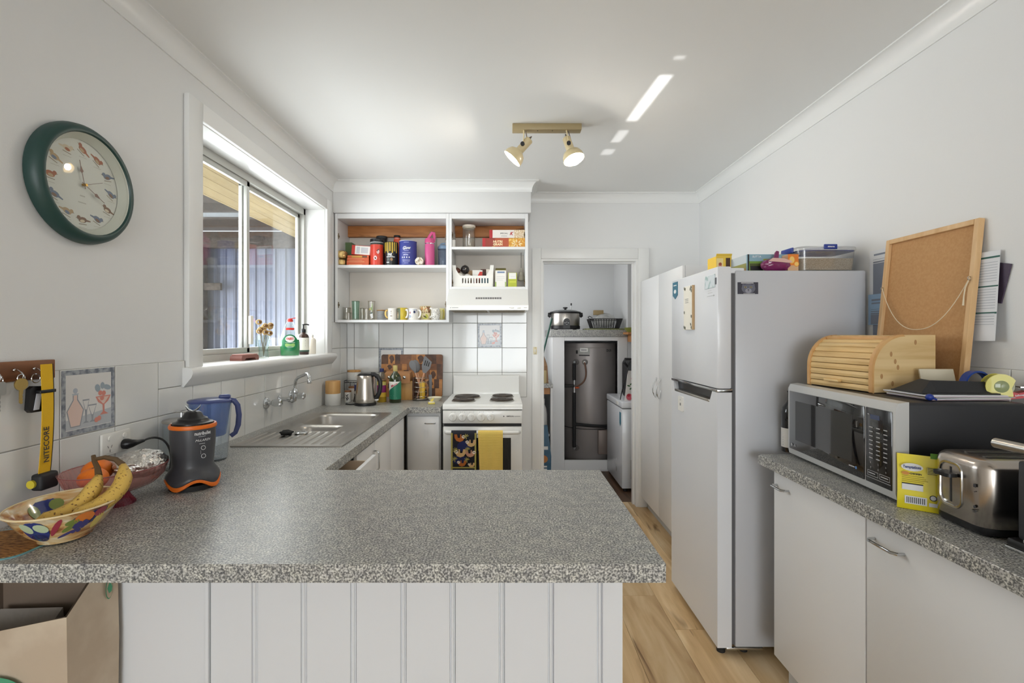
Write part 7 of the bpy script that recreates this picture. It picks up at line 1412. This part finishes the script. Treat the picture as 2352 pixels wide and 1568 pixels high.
# ---- papers, folder, envelope on the microwave
random.seed(5); zz = MZ + .0004
PC = [PAP, M_('paper_pink', (208, 184, 188), .8), M_('paper_grey', (180, 180, 182), .8), M_('paper_manila', (214, 204, 180), .8)]
for k_ in range(6):
    th = .0022; a = random.uniform(-.06, .06); o = tag(MB().box(-.12, .12, -.085, .085, 0, th).build('loose_paper', PC[(k_ * 3 + 1) % 4], None, (1.385 + random.uniform(-.012, .012), 1.538 + random.uniform(-.006, .006), zz), smooth=False), ('lowest', 'second lowest', 'third lowest', 'third highest', 'second highest', 'topmost')[k_] + ' paper of the pile beside the bread bin', 'paper', 'papers on the microwave'); o.rotation_euler.z = a; zz += th + .0003
fo = thing('document_tray', 'black folded document folder lying open on the paper pile', 'folder', (1.375, 1.545, zz), rz=-.05); BFM = M_('folder_black', (36, 36, 38), .55)
MB().box(-.11, .115, -.075, .055, 0, .004).build('folder_back', BFM, fo, smooth=False); MB().loft([[(-.055, -.06, .004), (.115, -.06, .004), (.115, -.055, .004), (-.055, -.055, .004)], [(-.06, -.04, .040), (.105, -.04, .036), (.105, -.036, .036), (-.06, -.036, .040)]]).build('raised_flap', BFM, fo, smooth=False); MB().loft([[(-.11, -.07, .004), (-.055, -.06, .004), (-.055, .05, .004), (-.11, .05, .004)], [(-.108, -.068, .006), (-.060, -.04, .040), (-.060, .0, .042), (-.108, .045, .006)]]).build('side_flap', BFM, fo, smooth=False)
tag(MB().box(-.055, .055, -.003, .003, 0, .07, .001).build('envelope', PC[3], None, (1.44, 1.618, zz - .002), smooth=False), 'manila envelope standing behind the black folder', 'envelope').rotation_euler = (-.25, 0, -.05)
tag(MB().sphere((0, 0, .010), .010, 12, 8, (1.1, 1, 1)).cyl((0, 0, .01), (.012, -.012, .004), .003, n=6).build('blue_clip', CLB, None, (1.262, 1.452, MZ + .0005)), 'tiny blue clip at the corner of the paper pile', 'clip')
# ---- tape dispenser and blue tape roll
tp_ = thing('tape_dispenser', 'yellow clear-cased sticky tape dispenser on the microwave edge', 'tape dispenser', (1.502, 1.487, MZ + .0005), rz=-.35); TYE = M_('tape_yellow', (214, 204, 92), .35, coat=.4); TCL = glass('tape_clear', (226, 226, 180), 1.3, .25, (214, 204, 120)); R3 = .038
body_t = [(R3 * math.cos(a), R3 + .001 + R3 * math.sin(a)) for a in [math.radians(d) for d in range(30, 285, 15)]] + [(.02, .001), (.028, .012), (.024, .035)]
for y0_, y1_ in ((-.016, -.013), (.013, .016)):
    MB().prism(body_t, 'y', y0_, y1_).build('case_side', TYE, tp_)
MB().lathe([(.018, -.010), (.034, -.010), (.034, .010), (.018, .010)], 32, cap0=False, cap1=False).xf(Matrix.Translation((0, 0, R3 + .001)) @ Matrix.Rotation(PI / 2, 4, 'X')).build('tape_roll', TCL, tp_); MB().lathe([(.0, -.017), (.017, -.017), (.018, -.0165), (.018, .0165), (.017, .017), (0, .017)], 28).xf(Matrix.Translation((0, 0, R3 + .001)) @ Matrix.Rotation(PI / 2, 4, 'X')).build('hub', glass('hub_clear', (206, 214, 200), 1.4, .3, (170, 184, 160)), tp_)
MB().prism([(.018, .001), (.050, .006), (.064, .018), (.062, .028), (.040, .020), (.026, .024)], 'y', -.015, .015).build('cutter_arm', M_('cutter_red', (196, 70, 72), .4), tp_); MB().prism([(.056, .014), (.070, .018), (.072, .040), (.062, .040), (.060, .028)], 'y', -.0155, .0155).build('cutter_guard', glass('guard_clear', (224, 224, 224), 1.3, .2, (200, 200, 200)), tp_); MB().box(.046, .064, -.012, .012, .037, .040).build('cutter_blade', CHROME, tp_, smooth=False)
text('Sellotape', .007, W_, tp_, (.044, -.0151, .015), bold=.0002, rot=.2)
t = thing('tape_ring', 'dark blue curved tape ring behind the yellow dispenser', 'tape', (1.478, 1.535, MZ + .0004), rx=.0); MB().lathe([(.036, -.012), (.041, -.012), (.041, .012), (.036, .012), (.036, -.012)], 36, cap0=False, cap1=False).xf(Matrix.Translation((0, 0, .0415)) @ Matrix.Rotation(PI / 2, 4, 'X')).build('ring', M_('tape_blue', (28, 62, 138), .35), t)
t.location.z = MZ + .0005
# ---- treat pouch
po = thing('treat_pouch', 'bright yellow printed treat pouch propped beside the toaster', 'pouch', (1.160, 1.374, BZ), rz=math.radians(-38), rx=-.06); PY = M_('pouch_yellow', (232, 214, 32), .3, coat=.5); PWd, PHt = .090, .152
rings = [[(-PWd / 2 + k, -d, z), (PWd / 2 - k, -d, z), (PWd / 2 - k, d, z), (-PWd / 2 + k, d, z)] for z, d, k in ((0, .010, 0), (.012, .012, 0), (.05, .013, .001), (.10, .009, .001), (.135, .002, 0), (.152, .001, 0))]
MB().loft(rings).build('pouch_body', PY, po, ang=20); MB().box(.028, .046, -.0025, .0025, .146, .160).build('tear_tab', M_('tab_green', (96, 150, 44), .4), po, smooth=False)
flat([(0, ell(-.012, .118, .024, .011, 18)), (1, rect(.020, .044, .104, .122)), (2, rect(-.034, .012, .054, .072)), (3, rect(-.034, .012, .070, .073)), (2, rect(-.028, .020, .016, .038)), (4, rect(.024, .042, .016, .026)), (3, ell(.033, .040, .008, .008, 14)), (0, ell(.033, .040, .006, .006, 14)), (5, ell(-.026, .100, .009, .005, 10))] + [(3, rect(-.024 + i * .0042, -.0222 + i * .0042, .019, .035)) for i in range(10)] + [(6, rect(-.034, .014 + .004 * (i % 3), .092 - .005 * i, .0935 - .005 * i)) for i in range(4)] + [(3, rect(.021, .043 - .003 * (i % 2), .120 - .004 * i, .1215 - .004 * i)) for i in range(5)], [W_, M_('pouch_pale', (238, 226, 120), .4), W_, BLACKM, W_, M_('pouch_tan', (206, 140, 60), .4), M_('pouch_ochre', (170, 150, 30), .4)], 'pouch_print', po, (0, -.0138, 0), '-y', .0004)
text('Temptations', .011, M_('pouch_navy', (50, 70, 130), .4), po, (-.012, -.0150, .118), bold=.0003, width=.040); text('CHICKEN', .006, BLACKM, po, (-.004, -.0150, .100), bold=.0003)
# ---- toaster
ts = thing('toaster', 'brushed steel toaster with black ends and lever', 'toaster', (1.148, 1.170, BZ), rz=math.radians(-5)); TW, TD, TH = .168, .275, .185; TST = mat('toaster_steel', (184, 176, 168), .24, 1, bump=(150, .03, (1, 1, .02)))
def tring(o, z): return [(x, y, z) for x, y in rrect(TD - 2 * o, TW - 2 * o, max(.004, .038 - o), 6, TD / 2, TW / 2)]
MB().loft([tring(.004, .022), tring(0, .026), tring(0, TH - .022), tring(.003, TH - .012), tring(.012, TH - .003), tring(.024, TH)], True, True).build('shell', TST, ts, ang=50)
MB().loft([tring(.006, .006), tring(.003, .010), tring(.003, .024)], True, True).build('base', BLACKP, ts)
MB().box(.075, TD - .03, -.0012, .03, .026, TH - .024, .001, 1).build('end_panel', BLACKP, ts, smooth=False)
for x, y in ((.03, .03), (.03, TW - .03), (TD - .03, .03), (TD - .03, TW - .03)): MB().cyl((x, y, 0), (x, y, .008), .012, n=10).build('foot', RUBBER, ts)
for y in (TW * .34, TW * .66): MB().box(.045, TD - .03, y - .014, y + .014, TH - .0005, TH + .0008).build('slot', mat('slot_black', (20, 16, 14), .6), ts, smooth=False); MB().box(.045, TD - .03, y - .003, y + .003, TH + .0008, TH + .002).build('bread_guide', STEEL, ts, smooth=False)
fr2 = [Vector((0, p[0], p[1])) for p in rrect(.072, .118, .022, 6, TW * .58, .105)]
MB().loft([[tuple(Vector((x, TW * .58 + (p.y - TW * .58) * k, .105 + (p.z - .105) * k))) for p in fr2] for x, k in ((.001, 1.0), (-.003, .98), (-.003, .90), (.0005, .86))], False, False).build('recess_frame', CHROME, ts)
MB().box(-.0006, .001, TW * .58 - .003, TW * .58 + .003, .06, .15).build('lever_track', BLACKM, ts, smooth=False); MB().prism(rrect(.03, .052, .010, 4, -.014, TW * .58), 'z', .128, .137).build('lever', BLACKP, ts)
flat([(0, rect(-.030, -.022, .118, .126)), (0, rect(-.028, -.024, .106, .108)), (0, ell(-.026, .07, .004, .004, 10)), (0, rect(-.034, -.020, .060, .062)), (0, rect(-.032, -.022, .056, .0575))], [DK], 'icons', ts, (-.0003, 0, 0), '-x')
# ---- black appliance at the frame edge
ga = thing('sandwich_press', 'black countertop press with thick steel bar handle at the frame edge', 'appliance', (1.158, .84, BZ)); MB().box(-.002, .33, .0, .288, .006, .026, .006).build('drip_base', BLACKP, ga); MB().box(-.004, .32, -.002, .290, .0, .008, .003).build('chrome_skirt', CHROME, ga); MB().box(.012, .33, .004, .276, .026, .205, .006).build('body', mat('press_charcoal', (52, 53, 56), .45), ga); MB().cyl((-.008, .02, .238), (-.008, .305, .238), .0115, n=20).build('bar_handle', STEEL, ga)
for y in (.05, .23): MB().tube([(-.008, y, .236), (.02, y, .225), (.03, y, .20)], .007, 8).build('handle_bracket', BLACKP, ga)
MB().box(-.003, .012, .03, .25, .026, .034, .002).build('plate_lip', CHROME, ga)
# ================================================================ ceiling spotlights
CL = thing('ceiling_spotlight', 'cream double-spot ceiling light with both bulbs lit', 'ceiling light', (.228, 2.675, ZC))
LB = mat('lamp_beige', (166, 148, 110), .4); LC = mat('lamp_cream', (216, 198, 156), .3, coat=.3)
MB().box(-.188, .188, -.028, .028, -.034, 0, .003).build('ceiling_bar', LB, CL)
for x in (-.05, .03): MB().cyl((x, -.012, -.0355), (x, -.012, -.034), .003, n=8).build('screw', BLACKM, CL)
BULB = mat('lit_bulb', (255, 250, 236), .4, emit=(255, 246, 232), estr=190)
def spot(hx, piv, d, armtop, ex=0):
    d = Vector(d).normalized(); piv = Vector(piv); M = Matrix.Translation(piv) @ (-d).to_track_quat('Z', 'Y').to_matrix().to_4x4()
    h = MB().lathe([(0, .052), (.018, .052), (.0225, .047), (.0225, -.030), (.028, -.034), (.046, -.046), (.0565, -.068), (.058, -.090), (.056, -.090), (.054, -.068), (.043, -.049), (.0, -.040)], 36).xf(M).build('spot_head', LC, CL)
    MB().lathe([(0, -.050), (.014, -.052), (.024, -.062), (.0305, -.076), (.030, -.086 - ex), (.022, -.096 - ex), (.010, -.102 - ex), (0, -.103 - ex)], 24).xf(M).build('bulb', BULB, CL)
    MB().tube([armtop, tuple(Vector(armtop).lerp(piv, .5) + Vector((0, -.012, -.01))), tuple(piv + Vector((-.004, -.026, .004)))], .008, 8, flat=.4).build('arm', LC, CL)
    MB().cyl(piv + Vector((-.004, -.022, .004)), piv + Vector((-.006, -.034, .004)), .011, n=14).build('pivot_knob', BLACKM, CL)
    q = M @ Vector((0, 0, .052)); w_ = M @ Vector((.006, .004, .070)); MB().tube([tuple(q), tuple(w_), tuple(Vector(armtop).lerp(piv, .4) + Vector((.02, .02, 0))), tuple(Vector(armtop) + Vector((.01, .008, .004)))], .0035, 6).build('flex', mat('flex_grey', (116, 104, 90), .5), CL)
spot(-.128, (-.128, -.0, -.116), (-.68, .05, -.73), (-.126, -.012, -.034), -.008)
spot(.118, (.122, -.005, -.114), (.27, -.25, -.93), (.106, -.012, -.034), .016)
# ---- added spot standing in for bounced sun, beam masked into streaks on the ceiling
gl = bpy.data.lights.new('sun_streak_standin', 'SPOT'); gl.energy = 6000; gl.spot_size = math.radians(50); gl.spot_blend = 0; gl.shadow_soft_size = .004; gl.use_nodes = True
go = bpy.data.objects.new('sun_streak_standin', gl); COL.objects.link(go); SL = Vector((.20, YR + .5, .35)); go.location = SL
go.rotation_euler = (Vector((.69, 2.55, ZC)) - SL).to_track_quat('-Z', 'Y').to_euler()
nt = gl.node_tree; N = nt.nodes; L = nt.links; em = N['Emission']; ge = N.new('ShaderNodeNewGeometry'); sx_ = N.new('ShaderNodeSeparateXYZ'); L.new(ge.outputs['Incoming'], sx_.inputs[0])
def mth(op, a, b=None, c=None):
    q = N.new('ShaderNodeMath'); q.operation = op
    for i, v in enumerate((a, b, c)):
        if v is None: continue
        if isinstance(v, (int, float)): q.inputs[i].default_value = v
        else: L.new(v, q.inputs[i])
    return q.outputs[0]
hh = ZC - SL.z
cx_o = mth('ADD', mth('MULTIPLY', mth('DIVIDE', sx_.outputs[0], sx_.outputs[2]), hh), SL.x); cy_o = mth('ADD', mth('MULTIPLY', mth('DIVIDE', sx_.outputs[1], sx_.outputs[2]), hh), SL.y)
def band(v, lo, hi, s): 
    a = N.new('ShaderNodeMapRange'); a.interpolation_type = 'SMOOTHSTEP'; L.new(v, a.inputs[0]); a.inputs[1].default_value = lo - s; a.inputs[2].default_value = lo + s
    b = N.new('ShaderNodeMapRange'); b.interpolation_type = 'SMOOTHSTEP'; L.new(v, b.inputs[0]); b.inputs[1].default_value = hi - s; b.inputs[2].default_value = hi + s; b.inputs[3].default_value = 1; b.inputs[4].default_value = 0
    return mth('MULTIPLY', a.outputs[0], b.outputs[0])
xline = mth('SUBTRACT', cx_o, mth('MULTIPLY_ADD', cy_o, -.075, .875))       # distance from the streak's centre line
def patch(y0, y1, w, k, s=.012): return mth('MULTIPLY', mth('MULTIPLY', band(cy_o, y0, y1, s), band(xline, -w, w, .012)), k)
tot = mth('ADD', mth('ADD', patch(2.16, 2.62, .030, 1.0), patch(2.74, 2.91, .028, .6)), mth('ADD', patch(3.02, 3.11, .034, .55), patch(2.012, 2.035, .022, .45)))
L.new(tot, em.inputs['Strength'])
